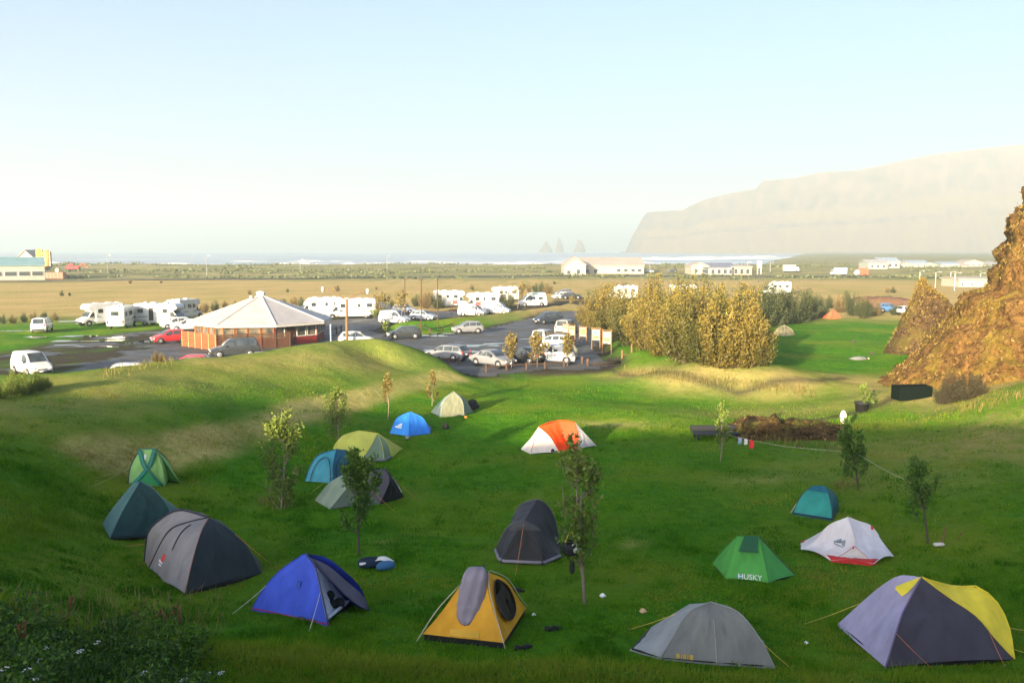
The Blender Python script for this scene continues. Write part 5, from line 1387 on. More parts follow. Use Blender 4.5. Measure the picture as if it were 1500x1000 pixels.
# far scrub on the dunes: beyond counting
r = np.random.RandomState(8); n_ = 2600
yy = r.uniform(318, 590, n_); xx = r.uniform(-.75, .75, n_) * yy
kp = fbm(xx / 70.0, yy / 22.0, 3) > .06; xx, yy = xx[kp], yy[kp]; zz = height(xx, yy)
pos, dirs = [], []
for k in range(12):
    pos.append(np.stack([xx + r.normal(0, 1.6, len(xx)), yy + r.normal(0, 1.6, len(xx)), zz + r.rand(len(xx)) * .5 - .1], -1)); d = r.normal(0, 1, (len(xx), 3)); d[:, 2] = np.abs(d[:, 2]); dirs.append(d)
pos, dirs = np.concatenate(pos), np.concatenate(dirs)
tag(link_mesh('dune_scrub', leaf_mesh('dune_scrub', pos, dirs, 1.0, .9, np.clip(.4 + r.normal(0, .25, len(pos)), 0, 1), 3), leafmat('scrub_leaves', (.075, .095, .036), (.135, .14, .055), .2)), kind='stuff')
# clumps on the ledges of the big rock
GC = 'tufts of greenery on the ledges of the rock'
# ------------------------------------------------------------------ vehicles
glass_m, nt, nd, lk, b = nodes_of('car_glass'); b.inputs['Base Color'].default_value = (.02, .028, .032, 1); b.inputs['Roughness'].default_value = .06; b.inputs['Specular IOR Level'].default_value = .8
lk.new(mixc(nt, noise_fac(nt, 1.5, 3, .5, coords(nt)), (.02, .028, .032), (.05, .06, .065)), b.inputs['Base Color'])
tyre_m = simple('tyre_rubber', (.018, .018, .018), .85); rim_m = simple('alloy_rim', (.42, .42, .43), .35, .7); trim_m = simple('black_trim', (.022, .022, .024), .6)
lamp_m = simple('headlamp_glass', (.62, .64, .66), .12); tail_m = simple('tail_lamp', (.38, .02, .02), .25); plate_m = simple('number_plate', (.6, .6, .58), .5); orange_l = simple('indicator', (.6, .25, .03), .3)
PW = paint('white_paint', (.53, .53, .52)); PS = paint('silver_paint', (.16, .165, .18)); PG = paint('grey_paint', (.026, .03, .034)); PD = paint('dark_blue_paint', (.022, .03, .045)); PR = paint('red_paint', (.38, .018, .025)); PB = paint('black_paint', (.02, .022, .025)); PO = paint('orange_red_paint', (.50, .07, .03)); PC = paint('sand_paint', (.30, .27, .23)); PT = paint('pale_blue_paint', (.34, .38, .42))
SHAPES = {   # length, width, height, hood front/rear height, belt, windscreen base, roof start, roof end, rear glass base (fractions from the front), rear top height, window kind
 'hatch':  (3.85, 1.68, 1.48, .66, .95, .90, .25, .45, .86, .97, .96, 1),
 'sedan':  (4.50, 1.78, 1.45, .66, .93, .90, .27, .46, .70, .88, .98, 1),
 'estate': (4.65, 1.78, 1.48, .66, .93, .90, .27, .45, .88, .97, .95, 1),
 'suv':    (4.65, 1.86, 1.80, .82, 1.10, 1.08, .25, .41, .92, .985, 1.10, 1),
 'mpv':    (4.20, 1.75, 1.68, .72, 1.02, .98, .18, .40, .92, .985, 1.02, 1),
 'van':    (4.35, 1.80, 1.88, .74, 1.06, 1.06, .17, .36, .95, .99, 1.10, 0),
 'big_van': (5.2, 1.95, 2.15, .80, 1.12, 1.12, .13, .32, .96, .99, 1.20, 0),
}
def lerp(a, b, t): return a + (b - a) * t
_cars = {}
def car_parts(shape):
    """meshes of one body shape, in car space: x forward, wheels on z = 0"""
    if shape in _cars: return _cars[shape]
    L, W, H, h0, h1, belt, ws, rs, re, rg, rt_, win = SHAPES[shape]
    X = lambda f: L * (.5 - f); hw = W / 2
    st = [(0, .36, h0 * .78, h0 * .80, .80, .76), (.02, .24, h0 * .92, h0, .93, .86), (.5 * ws, .22, lerp(h0, h1, .6) - .07, lerp(h0, h1, .62), 1.0, .88), (ws, .22, belt - .03, h1, 1.0, .88), (lerp(ws, rs, .5), .22, belt, lerp(h1, H, .58), 1.0, .83), (rs, .22, belt + .01, H - .05, 1.0, .78), (lerp(rs, re, .4), .22, belt + .02, H, 1.0, .78), (re, .22, belt + .04, H - .05, .99, .75), (lerp(re, rg, .6), .24, belt + .04, lerp(H - .05, rt_, .62), .97, .78), (rg, .26, rt_ - .06, rt_, .95, .85), (1.0, .36, .62, rt_ * .86, .88, .80)]
    rings = []
    for f, zl, zb, zt, kb, kt in st:
        zb = min(zb, zt - .02); b_, t_ = hw * kb, hw * kt
        half = [(b_ * .86, zl), (b_ * .98, zl + .12), (b_, lerp(zl, zb, .6)), (b_ * .975, zb), (t_, zt - .05 if zt - zb > .12 else zt - .012), (t_ * .8, zt), ]
        rings.append([(X(f), y, z) for y, z in half] + [(X(f), -y, z) for y, z in half[::-1]])
    body = MB().loft(rings)
    P = {'body': [(MB_to_mesh(body, 'body'), 'paint')]}
    for p in P['body'][0][0].polygons: p.use_smooth = True
    P['body'][0][0].set_sharp_from_angle(angle=R(38))
    def side(i, t):   # point on the side between belt (0) and roof edge (1)
        f, zl, zb, zt, kb, kt = i
        zb = min(zb, zt - .02)
        return Vector((X(f), lerp(hw * kb * .975, hw * kt, t) + .012, lerp(zb, zt - .05, t)))
    def mix(a, c, t): return tuple(lerp(p, q, t) for p, q in zip(a, c))
    P['window'] = []
    lo, hi = .08, .90
    cab = [(mix(st[3], st[4], .75), st[4], st[5], mix(st[5], st[6], .45))]
    if win: cab += [(mix(st[5], st[6], .58), mix(st[6], st[7], .5)), (mix(st[6], st[7], .58), st[7], mix(st[7], st[8], .5))]
    for sg in (1, -1):
        for seq in cab:
            m = MB(); bot = [side(s, lo) for s in seq]; top = [side(s, hi if s[3] - s[2] > .25 else .6) for s in seq]
            for k in range(len(seq) - 1):
                q = [bot[k], bot[k + 1], top[k + 1], top[k]]
                m.add([(p.x, p.y * sg, p.z) for p in q], [(0, 1, 2, 3)])
            P['window'].append((MB_to_mesh(m, 'window'), glass_m))
    def screen(a, c, t0, t1, name, dx):
        m = MB(); A, C = mix(a, c, t0), mix(a, c, t1)
        v_ = [(X(q[0]) + dx, hw * q[5] * .86 * s_, q[3] + .012) for q in (A, C) for s_ in (-1, 1)]
        m.add([v_[0], v_[1], v_[3], v_[2]], [(0, 1, 2, 3)]); return MB_to_mesh(m, name)
    m = MB()
    for (a, c, t0, t1) in ((st[3], st[4], .12, 1.0), (st[4], st[5], 0, .92)):
        A, C = mix(a, c, t0), mix(a, c, t1); v_ = [(X(q[0]) + .012, hw * q[5] * .84 * s_, q[3] + .014) for q in (A, C) for s_ in (-1, 1)]; m.add([v_[0], v_[1], v_[3], v_[2]], [(0, 1, 2, 3)])
    P['windscreen'] = [(MB_to_mesh(m, 'windscreen'), glass_m)]
    m = MB()
    if win or shape == 'van':
        for (a, c, t0, t1) in ((st[7], st[8], .15, 1.0), (st[8], st[9], 0, .85)):
            A, C = mix(a, c, t0), mix(a, c, t1); v_ = [(X(q[0]) - .014, hw * q[5] * .82 * s_, q[3] + .012) for q in (A, C) for s_ in (-1, 1)]; m.add([v_[0], v_[1], v_[3], v_[2]], [(0, 1, 2, 3)])
        P['rear_window'] = [(MB_to_mesh(m, 'rear_window'), glass_m)]
    P['headlight'] = [(MB_to_mesh(MB().box((X(.028), s_ * hw * .68, h0 * .88), (.22, .34, .15), rz=-s_ * .25, bev=.04), 'headlight'), lamp_m) for s_ in (1, -1)]
    P['tail_light'] = [(MB_to_mesh(MB().box((X(.985), s_ * hw * .76, rt_ * .84), (.14, .16, .30 if shape in ('suv', 'mpv', 'van', 'big_van', 'estate') else .2), bev=.03), 'tail_light'), tail_m) for s_ in (1, -1)]
    P['bumper'] = [(MB_to_mesh(MB().box((X(.012), 0, .36), (.16, W * .80, .2), bev=.05), 'bumper'), trim_m), (MB_to_mesh(MB().box((X(.99), 0, .40), (.14, W * .80, .22), bev=.05), 'bumper'), trim_m)]
    P['grille'] = [(MB_to_mesh(MB().box((X(.008), 0, h0 * .74), (.08, W * .42, .12), bev=.02), 'grille'), trim_m)]
    P['licence_plate'] = [(MB_to_mesh(MB().box((X(-.008), 0, .42), (.03, .5, .11)), 'licence_plate'), plate_m), (MB_to_mesh(MB().box((X(1.006), 0, .66), (.03, .5, .11)), 'licence_plate'), plate_m)]
    P['mirror'] = [(MB_to_mesh(MB().box((X(lerp(ws, rs, .45)), s_ * (hw + .10), belt + .08), (.12, .2, .14), bev=.03), 'mirror'), trim_m) for s_ in (1, -1)]
    wr = .32 if shape not in ('suv', 'big_van') else .37
    xa, xb = X(.19 if L < 4.3 else .185), X(.81 if L < 4.3 else .79)
    P['wheel_arch'] = []; P['wheel'] = []
    for x in (xa, xb):
        for s_ in (1, -1):
            P['wheel_arch'].append((MB_to_mesh(MB().wheel((x, s_ * (hw - .09), wr + .02), wr + .065, .20, 18), 'wheel_arch'), trim_m))
            P['wheel'].append((MB_to_mesh(MB().wheel((x, s_ * (hw - .075), wr), wr, .21, 18), 'wheel'), tyre_m, MB_to_mesh(MB().wheel((x, s_ * (hw - .062), wr), wr * .66, .2, 14), 'rim')))
    if shape in ('estate', 'suv'):
        P['roof_rail'] = [(MB_to_mesh(MB().tube([(X(rs + .05), s_ * hw * .68, H - .02), (X(rs + .1), s_ * hw * .7, H + .05), (X(re - .05), s_ * hw * .7, H + .05), (X(re), s_ * hw * .68, H - .03)], .022, 5), 'roof_rail'), trim_m) for s_ in (1, -1)]
    _cars[shape] = P
    return P
def objset(o, mat):
    if not o.data.materials: o.data.materials.append(mat)
    o.material_slots[0].link = 'OBJECT'; o.material_slots[0].material = mat
GCAR = 'vehicles parked at the campsite'
def car(label, p, rz, shape, pm_, name='parked_car', cat='car', sc=1.0, rims=None, spare=False):
    rt = empty(name, (p.x, p.y, max(p.z, gz(p.x, p.y)) + .03), R(rz), label, cat, GCAR); rt.scale = (sc, sc, sc)
    for nm, lst in car_parts(shape).items():
        for q in lst:
            o = bpy.data.objects.new(nm, q[0]); COL.objects.link(o); o.parent = rt; objset(o, pm_ if q[1] == 'paint' else q[1])
            if nm == 'wheel':
                k = bpy.data.objects.new('rim', q[2]); COL.objects.link(k); k.parent = o; objset(k, rims or rim_m)
    if spare: MB().loft([[(-.5 * SHAPES[shape][0] * 1.0 - d, .33 * math.cos(a * math.pi / 9), .98 + .33 * math.sin(a * math.pi / 9)) for a in range(18)] for d in (0, .2)]).build('spare_wheel', tyre_m, rt)
    return rt
Zp = lambda px, py: on_z(px, py, .0)
car('white off-roader alone on the grass at the far left edge', Zp(62, 486), 107, 'suv', PW)
car('white panel van behind the bush at the left edge', Zp(47, 548), 320, 'van', PW, 'parked_van', 'van')
car('white hatchback nearest the long motorhome, its nose hidden', Zp(258, 481), 212, 'hatch', PW)
car('white hatchback wedged between the motorhome and the octagonal house', Zp(273, 484), 205, 'hatch', PW)
car('bright red hatchback beside the slatted fence', Zp(249, 502), 218, 'hatch', PR)
car('red car showing only its roof over the grassy crest', Zp(277, 545), 190, 'hatch', PR)
car('white car showing only its roof at the left part of the crest', Zp(176, 560), 200, 'hatch', PW)
car('dark grey off-roader in front of the octagonal house', Zp(344, 523), 203, 'suv', PG)
car('white car showing a sliver of roof below the house door', Zp(376, 541), 182, 'hatch', PW)
car('white estate half hidden by the crest in front of the house', Zp(475, 531), 184, 'estate', PW)
car('white hatchback at the foot of the wooden lamp post', Zp(522, 505), 12, 'hatch', PW)
car('dark grey hatchback at the start of the grass strip', Zp(592, 496), 197, 'hatch', PG)
car('silver hatchback driving place below the grass strip, alone on the asphalt', Zp(685, 488), 193, 'hatch', PS)
car('dark blue people carrier at the far end of the car park lane', Zp(803, 474), 212, 'mpv', PD)
car('sand coloured dark topped car beside the information boards', Zp(829, 489), 72, 'suv', PC)
car('white off-roader with a spare wheel on its back', Zp(797, 504), 68, 'suv', PW, spare=True, sc=.92)
car('white car between the spare wheeled off-roader and the silver people carrier', Zp(812, 510), 150, 'hatch', PW)
car('pale silver people carrier with red tail lamps behind the golden trees', Zp(812, 531), 165, 'mpv', PT)
car('dark hatchback half hidden behind the leftmost golden tree', Zp(768, 531), 140, 'hatch', PB)
car('silver saloon facing the lawn, in front of the puddles', Zp(722, 536), 318, 'sedan', PS)
car('silver estate car seen from behind at the end of the grassy berm', Zp(655, 527), 147, 'estate', PS)
car('white delivery van below the golden trees in the second lane', Zp(578, 474), 335, 'van', PW, 'parked_van', 'van')
car('dark car among the vans in the second lane', Zp(566, 457), 10, 'estate', PG)
car('small white car beside the dark one in the second lane', Zp(592, 459), 350, 'hatch', PW)
car('pale silver car behind the dark poles', Zp(620, 469), 340, 'hatch', PT)
car('white van left of the motorhome with the overcab bed', Zp(692, 463), 342, 'van', PW, 'parked_van', 'van')
car('white van rightmost in the second lane', Zp(728, 460), 345, 'van', PW, 'parked_van', 'van')
car('red van between the long motorhome and the golden trees', Zp(547, 462), 265, 'van', PO, 'parked_van', 'van')
car('white hatchback far behind the camper van, nose to the left', Zp(822, 438), 196, 'hatch', PW)
car('dark car far behind the camper van, nose to the right', Zp(836, 438), 10, 'sedan', PB)
car('silver car standing behind the two far cars', Zp(826, 433), 190, 'hatch', PS)
car('blue car parked below the brown earth bank', Zp(1300, 457), 5, 'hatch', paint('blue_paint', (.05, .14, .34)))
car('white car half hidden by the rock fin', Zp(1330, 462), 20, 'hatch', PW)

def motorhome(label, p, rz, kind='alcove', L=6.6, W=2.25, H=2.95, door_dark=False, stripe=None, teal=False, flip=1):
    rt = empty('motorhome', (p.x, p.y, max(p.z, gz(p.x, p.y)) + .03), R(rz), label, 'motorhome', 'motorhomes parked at the campsite')
    h = L / 2; cab = h - 1.75
    # living box
    prof = [(-h, .55), (cab, .55), (cab, 1.95)]
    if kind == 'alcove': prof += [(cab + .55, 2.0), (cab + .98, 2.22), (cab + 1.0, 2.5), (cab + .75, H - .08), (cab + .35, H), (-h + .15, H), (-h, H - .2)]
    else: prof += [(cab + .35, 2.1), (cab - .35, H - .12), (cab - .8, H), (-h + .15, H), (-h, H - .2)]
    body = MB().prism(prof, W, .07).build('body', PW, rt)
    # driver's cab
    c = [(cab - .05, .42), (h - .05, .42), (h, .62), (h - .08, .88), (h - .75, 1.12), (cab + .35, 1.98), (cab - .05, 1.98)]
    cb = MB().prism(c, W * .86, .08).build('cab', PW, rt)
    y = W * .43 + .004
    ws = MB(); a, b_ = Vector((h - .78, 0, 1.16)), Vector((cab + .46, 0, 1.86)); d = Vector((.015, 0, .03))
    ws.add([tuple(a + d + Vector((0, -.85, 0))), tuple(a + d + Vector((0, .85, 0))), tuple(b_ + d + Vector((0, .78, 0))), tuple(b_ + d + Vector((0, -.78, 0)))], [(0, 1, 2, 3)]); ws.build('windscreen', glass_m, cb)
    for s_ in (1, -1):
        MB().add([(cab + .05, s_ * y, 1.18), (h - .95, s_ * y, 1.18), (cab + .42, s_ * y, 1.78), (cab + .05, s_ * y, 1.78)], [(0, 1, 2, 3)]).build('cab_window', glass_m, cb)
        MB().box((h - .12, s_ * W * .33, .80), (.24, .3, .2), rz=-s_ * .2, bev=.04).build('headlight', lamp_m, cb)
        MB().box((cab + .75, s_ * (W * .43 + .14), 1.25), (.12, .2, .32), bev=.04).build('mirror', trim_m, cb)
        # windows, door and stripe on each flank
        yy = W / 2 + .006
        for x0, w_ in ((-h + 1.0, .8), (-h + 2.5, .9), (cab - .7, .7)):
            if s_ == flip and x0 == -h + 2.5: continue
            f = MB().box((x0, s_ * yy, 1.95), (w_, .03, .55), bev=.012).build('window', trim_m, rt); MB().box((x0, s_ * (yy + .016), 1.95), (w_ - .1, .012, .45)).build('pane', glass_m, f)
        if s_ == flip:
            dr = MB().box((-h + 2.55, s_ * yy, 1.5), (.66, .03, 1.75), bev=.012).build('door', trim_m if door_dark else simple('door_white', (.53, .53, .52), .4), rt)
            if not door_dark: MB().box((-h + 2.55, s_ * (yy + .018), 1.95), (.4, .012, .5)).build('pane', glass_m, dr)
        sm_ = stripe or simple('grey_stripe', (.25, .27, .30), .5)
        m = MB(); m.add([(-h + .3, s_ * (yy + .002), 1.05), (-h + 2.1, s_ * (yy + .002), 1.12), (-h + 1.9, s_ * (yy + .002), 1.28), (-h + .5, s_ * (yy + .002), 1.16)], [(0, 1, 2, 3)]); m.add([(cab - 1.1, s_ * (yy + .002), .95), (cab - .1, s_ * (yy + .002), 1.15), (cab - .2, s_ * (yy + .002), 1.42), (cab - .9, s_ * (yy + .002), 1.1)], [(0, 1, 2, 3)]); k_ = MB(); k_.v, k_.f = m.v[4:], [(0, 1, 2, 3)]; k_.build('stripe', sm_, rt); m.v, m.f = m.v[:4], m.f[:1]; m.build('stripe', sm_, rt)
        MB().box((-h + .0, s_ * (W / 2 - .18), .95), (.06, .2, .42), bev=.02).build('tail_light', tail_m, rt)
        MB().box((-.4, s_ * (W / 2 - .03), .5), (L - 2.9, .04, .28), bev=.01).build('side_skirt', simple('skirt_grey', (.45, .45, .46), .5), rt)
    MB().box((-h - .006, 0, 2.05), (.03, 1.0 if not teal else 1.3, .55), bev=.012).build('rear_window', glass_m if not teal else simple('teal_glass', (.03, .30, .32), .2), rt)
    MB().box((-h - .02, 0, .52), (.12, W * .9, .22), bev=.04).build('bumper', simple('skirt_grey', (.45, .45, .46), .5), rt); MB().box((-h - .085, 0, .58), (.02, .5, .12)).build('licence_plate', plate_m, rt)
    MB().box((h + .01, 0, .5), (.12, W * .72, .2), bev=.04).build('bumper', trim_m, cb)
    for x, w_ in ((-1.2, .7), (.6, .6), (-2.4, .45)):
        MB().box((x, .2, H + .06), (w_, w_, .13), bev=.04).build('roof_vent', simple('vent_white', (.62, .62, .6), .5), rt)
    for x in (h - .85, -h + 1.55):
        for s_ in (1, -1):
            MB().wheel((x, s_ * (W / 2 - .14), .36), .44, .2, 18).build('wheel_arch', trim_m, rt)
            o = MB().wheel((x, s_ * (W / 2 - .12), .34), .34, .22, 18).build('wheel', tyre_m, rt); MB().wheel((x, s_ * (W / 2 - .105), .34), .21, .215, 14).build('rim', rim_m, o)
    return rt
motorhome('white overcab motorhome leftmost of the pair on the far left', Zp(147, 476), 232, L=5.8)
motorhome('white motorhome turning its blank tail to us, right of the pair', Zp(179, 480), 97, L=5.6, W=2.3)
motorhome('long white motorhome with an open dark doorway', Zp(238, 477), 352, L=7.0, door_dark=True, flip=-1)
motorhome('white motorhome with a teal rear window behind the long one', Zp(272, 467), 75, L=6.0, teal=True)
motorhome('low profile motorhome just right of the octagonal roof', Zp(467, 464), 207, 'low', L=7.0)
motorhome('long low profile motorhome with a dark swoosh, behind the lamp post', Zp(514, 466), 196, 'low', L=7.4, stripe=simple('dark_swoosh', (.06, .06, .08), .5))
motorhome('white motorhome with its back to the left, near the golden trees', Zp(661, 450), 8, L=6.4, flip=-1)
motorhome('overcab motorhome facing left among the second lane vans', Zp(704, 454), 188, L=6.2)
motorhome('white motorhome roof showing left of the dark bush', Zp(737, 442), 190, L=6.0)
motorhome('white motorhome roof just above the left end of the willows', Zp(910, 440), 186, 'low', L=6.4)
motorhome('white motorhome roof above the middle of the willows', Zp(1003, 439), 5, L=6.0)
motorhome('white motorhome roof above the right end of the willows', Zp(1137, 432), 182, 'low', L=6.2)
# camper van with a raised roof
p = Zp(780, 449); cv = car('white camper van with a raised green banded roof', p, 192, 'big_van', PW, 'camper_van', 'van')
MB().prism([(-2.3, 2.05), (1.0, 2.05), (.75, 2.35), (.2, 2.55), (-2.1, 2.55), (-2.35, 2.4)], 1.6, .1).build('raised_roof', PW, cv); 
for s_ in (1, -1): MB().box((-.7, s_ * .80, 2.28), (2.6, .03, .16)).build('roof_band', simple('green_band', (.03, .28, .24), .5), cv)
for s_ in (1, -1):
    for x in (-1.3, .1): MB().box((x, s_ * .985, 1.55), (.8, .02, .42), bev=.008).build('window', glass_m, cv)
# far vehicles beyond the plain
def far_truck(label, px, py, rz, L, boxm, kind='delivery_truck', cat='truck'):
    p = on_z(px, py, .5); rt = empty(kind, (p.x, p.y, float(height(np.array([p.x]), np.array([p.y]))[0])), R(rz), label, cat, None)
    MB().box((-.6, 0, 1.95), (L - 2.0, 2.4, 2.6), bev=.08).build('body', boxm, rt); MB().prism([(L / 2 - 1.9, .6), (L / 2, .6), (L / 2, 1.4), (L / 2 - .4, 2.4), (L / 2 - 1.9, 2.4)], 2.2, .08).build('cab', PW, rt)
    MB().box((L / 2 - .19, 0, 1.85), (.3, 1.9, .6), bev=.05).build('windscreen', glass_m, rt)
    for x in (-L / 2 + 1.4, L / 2 - 1.2):
        for s_ in (1, -1): MB().wheel((x, s_ * 1.05, .48), .48, .3, 14).build('wheel', tyre_m, rt)
far_truck('white truck on the far road right of the sign tower', 1158, 399, 10, 7, PW); far_truck('white truck farther right on the far road', 1229, 402, 190, 6.5, PW); far_truck('orange truck on the far road before the town', 1262, 403, 170, 5.5, PO)
for lab, px, py, rz, pm_ in [('dark car before the long white hall', 868, 398, 10, PB), ('silver car before the long white hall', 882, 398, 170, PS), ('dark car right of centre before the white hall', 899, 398, 190, PG), ('white car on the road right of the white hall', 951, 399, 5, PW), ('grey car by the lamp right of the white hall', 985, 399, 185, PG), ('white car by the petrol station canopy', 1066, 400, 5, PW)]:
    car(lab, on_z(px, py, .6), rz, 'hatch', pm_)
# ------------------------------------------------------------------ the octagonal service house
red_m = simple('red_boards', (.20, .022, .018), .65, scale=9, bumps=.2); wood_o = simple('varnished_wood', (.26, .10, .035), .6, scale=12); white_t = simple('white_trim', (.52, .50, .46), .6)
roof_m, nt, nd, lk, b = nodes_of('pale_sheet_roof'); v = coords(nt)
lk.new(mixc(nt, noise_fac(nt, .8, 5, .6, v), (.37, .35, .35), (.29, .28, .28)), b.inputs['Base Color']); b.inputs['Roughness'].default_value = .5
wv = nd.new('ShaderNodeTexWave'); wv.inputs['Scale'].default_value = 1.6; wv.inputs['Distortion'].default_value = .3; lk.new(v, wv.inputs['Vector']); bump(nt, b, wv.outputs['Fac'], .25, .03)
win_m, nt, nd, lk, b = nodes_of('house_glass'); lk.new(mixc(nt, noise_fac(nt, .9, 3, .5, coords(nt), .4, .6), (.035, .04, .04), (.16, .13, .09)), b.inputs['Base Color']); b.inputs['Roughness'].default_value = .08; b.inputs['Specular IOR Level'].default_value = .9
oc = on_z(384, 505, 0); oc = Vector((oc.x * 1.045, 101.5, 0)); oc.x = (384 - 750) / FPX * (101.5 * CP + CAMZ * SP)
hs = empty('service_house', oc, 0, 'octagonal red house with a pale pointed roof and a band of windows', 'building')
RW, RE, ZE, ZA = 7.2, 8.15, 2.35, 5.15
ang = [R(-90 + 15.5 + 10.6 + 45 * k) for k in range(8)]
cor = lambda r_, k, z: Vector((r_ * math.cos(ang[k % 8]), r_ * math.sin(ang[k % 8]), z))
wl_ = MB(); rf = MB(); ea = MB(); rib = []
for k in range(8):
    a, b_ = cor(RE, k, ZE), cor(RE, k + 1, ZE); t1, t2 = cor(.45, k, ZA - .15), cor(.45, k + 1, ZA - .15)
    rf.add([a, b_, t2, t1], [(0, 1, 2, 3)])
    rib.append([a + Vector((0, 0, .04)), t1 + Vector((0, 0, .04))])
ea.loft([[cor(RE + .04, k, ZE - .26) for k in range(8)], [cor(RE + .04, k, ZE - .015) for k in range(8)]], cap=False); ea.loft([[cor(RW - .1, k, ZE - .2) for k in range(8)], [cor(RE + .02, k, ZE - .25) for k in range(8)]], cap=False)
roof = rf.build('roof', roof_m, hs); ea.build('fascia', white_t, hs)
for q in rib: MB().tube(q, .06, 5).build('roof_ridge', white_t, roof)
MB().lathe([(.48, ZA - .35), (.48, ZA + .25), (.55, ZA + .25), (.55, ZA + .38), (.1, ZA + .5)], 10).build('cupola', white_t, roof)
MB().box((-.95, -.6, ZA - .28), (.3, .3, .5), bev=.03).build('chimney', white_t, roof)
wl_.loft([[cor(RW, k, -.1) for k in range(8)], [cor(RW, k, .86) for k in range(8)]]); wl_.build('wall', red_m, hs)
MB().loft([[cor(RW - .14, k, .8) for k in range(8)], [cor(RW - .14, k, ZE - .1) for k in range(8)]]).build('inner_wall', simple('cream_interior', (.35, .28, .18), .8), hs)
for k in range(8):
    a, b_ = cor(RW, k, 0), cor(RW, k + 1, 0); d = (b_ - a); Lk = d.length; d.normalize(); nrm = Vector((d.y, -d.x, 0)); rz = math.atan2(d.y, d.x)
    fm_ = wood_o if k in (6, 7, 5) else white_t
    MB().box(tuple(a + Vector((0, 0, 1.5)) + nrm * -.02), (.2, .2, 1.45), rz).build('corner_post', wood_o if k in (6, 7) else red_m, hs)
    nw = 4
    for q in range(nw):
        c = a + d * (Lk * (q + .5) / nw) + Vector((0, 0, 1.5))
        if k == 0 and q == 1:
            dr = MB().box(tuple(c + nrm * .03 - Vector((0, 0, .55))), (1.0, .08, 2.15), rz, bev=.02).build('door', simple('dark_door', (.05, .018, .015), .6), hs); MB().box(tuple(c + nrm * .09 + d * .38 - Vector((0, 0, .55))), (.05, .05, .16), rz).build('handle', peg_m, dr); continue
        w_ = Lk / nw - .14
        fr_ = MB()
        for dx, dz, sx_, sz_ in ((0, .62, w_, .09), (0, -.62, w_, .09), (-w_ / 2 + .04, 0, .08, 1.15), (w_ / 2 - .04, 0, .08, 1.15)): fr_.box(tuple(c + nrm * .01 + d * dx + Vector((0, 0, dz))), (sx_, .12, sz_), rz)
        f = fr_.build('window', fm_, hs); MB().box(tuple(c - nrm * .02), (w_ - .1, .03, 1.18), rz).build('pane', win_m, f)
MB().tube([cor(RE - .1, 0, ZE - .1) + Vector((5.4, 2.1, 0)), cor(RE - .1, 0, 0) + Vector((5.4, 2.1, 0))], .06, 6).build('downpipe', white_t, hs)
# slatted screens in front of it
def slat_fence(label, P0, P1, h=1.65, n=11, mt=wood_o, posts=5, dark=False, cat='fence', name='slat_fence'):
    d = P1 - P0; L = d.length; u = d.normalized(); rz = math.atan2(u.y, u.x); rt = empty(name, P0, 0, label, cat)
    m = MB()
    for k in range(n): m.box(tuple(u * (L / 2) + Vector((0, 0, .1 + (h - .15) * k / (n - 1)))), (L, .03, (h / n) * .72), rz)
    m.build('slat_panel', mt, rt)
    for k in range(posts): MB().box(tuple(u * (L * k / (posts - 1)) + Vector((u.y, -u.x, 0)) * .06 + Vector((0, 0, h / 2))), (.1, .09, h + .12), rz, bev=.01).build('post', mt if dark else simple('pale_post', (.45, .26, .11), .7), rt)
red_s = simple('red_slats', (.27, .085, .035), .65, scale=10)
slat_fence('orange red slatted fence at the left side of the octagonal house', Zp(268, 507), Zp(317, 514), mt=red_s, posts=6)
slat_fence('dark shaded slatted fence behind the grey off-roader', Zp(318, 514), Zp(425, 509), mt=simple('shaded_slats', (.07, .035, .02), .7), posts=6, dark=True)  # slats and posts coloured dark for the shade on this stretch
# ------------------------------------------------------------------ lamp post, poles, boards, rails
oldw = simple('weathered_pole', (.16, .095, .045), .8, scale=12); darkw = simple('dark_pole_wood', (.07, .04, .028), .8, scale=12)
def P_at(px, py, Y): return at_y(px, py, Y)
p = Zp(508, 508); lp = empty('lamp_post', p, 0, 'tall wooden lamp post with two upturned arms in a V', 'lamp post')
tp = P_at(508, 438, p.y) - p
MB().tube([Vector((0, 0, -.3)), tp * .5, tp], [.17, .15, .12], 9).build('post', oldw, lp)
for px, py in ((474, 422), (537, 425)):
    e_ = P_at(px, py, p.y) - p; o = MB().tube(spline([tp - Vector((0, 0, .12)), tp.lerp(e_, .5) + Vector((0, 0, .12)), e_], 8), .055, 6).build('arm', oldw, lp)
    MB().lathe([(.03, .12), (.14, .05), (.17, -.2), (.12, -.42), (.03, -.5)], 9, tuple(e_ + Vector((-.1 if px < 500 else .1, 0, .06)))).build('lamp_head', white_t, lp, True)
for px, py, ty, nm in ((593, 466, 406, 'bare dark pole leftmost of three in the parking lanes'), (617, 484, 406, 'bare dark pole in the middle of three, nearest the puddle'), (641, 482, 408, 'bare dark pole rightmost of three on the grass strip')):
    p = Zp(px, py); t_ = P_at(px, ty, p.y) - p
    rt = empty('wooden_pole', p, 0, nm, 'pole', 'bare poles between the parking lanes'); MB().tube([Vector((0, 0, -.3)), t_], [.085, .06], 7).build('shaft', darkw, rt); MB().box(tuple(t_ - Vector((0, 0, .35))), (.5, .06, .08)).build('cross_piece', darkw, rt)
for px, py in ((655, 461), (668, 462), (664, 461)): pass
board_w = simple('board_panel_white', (.30, .29, .23), .6); 
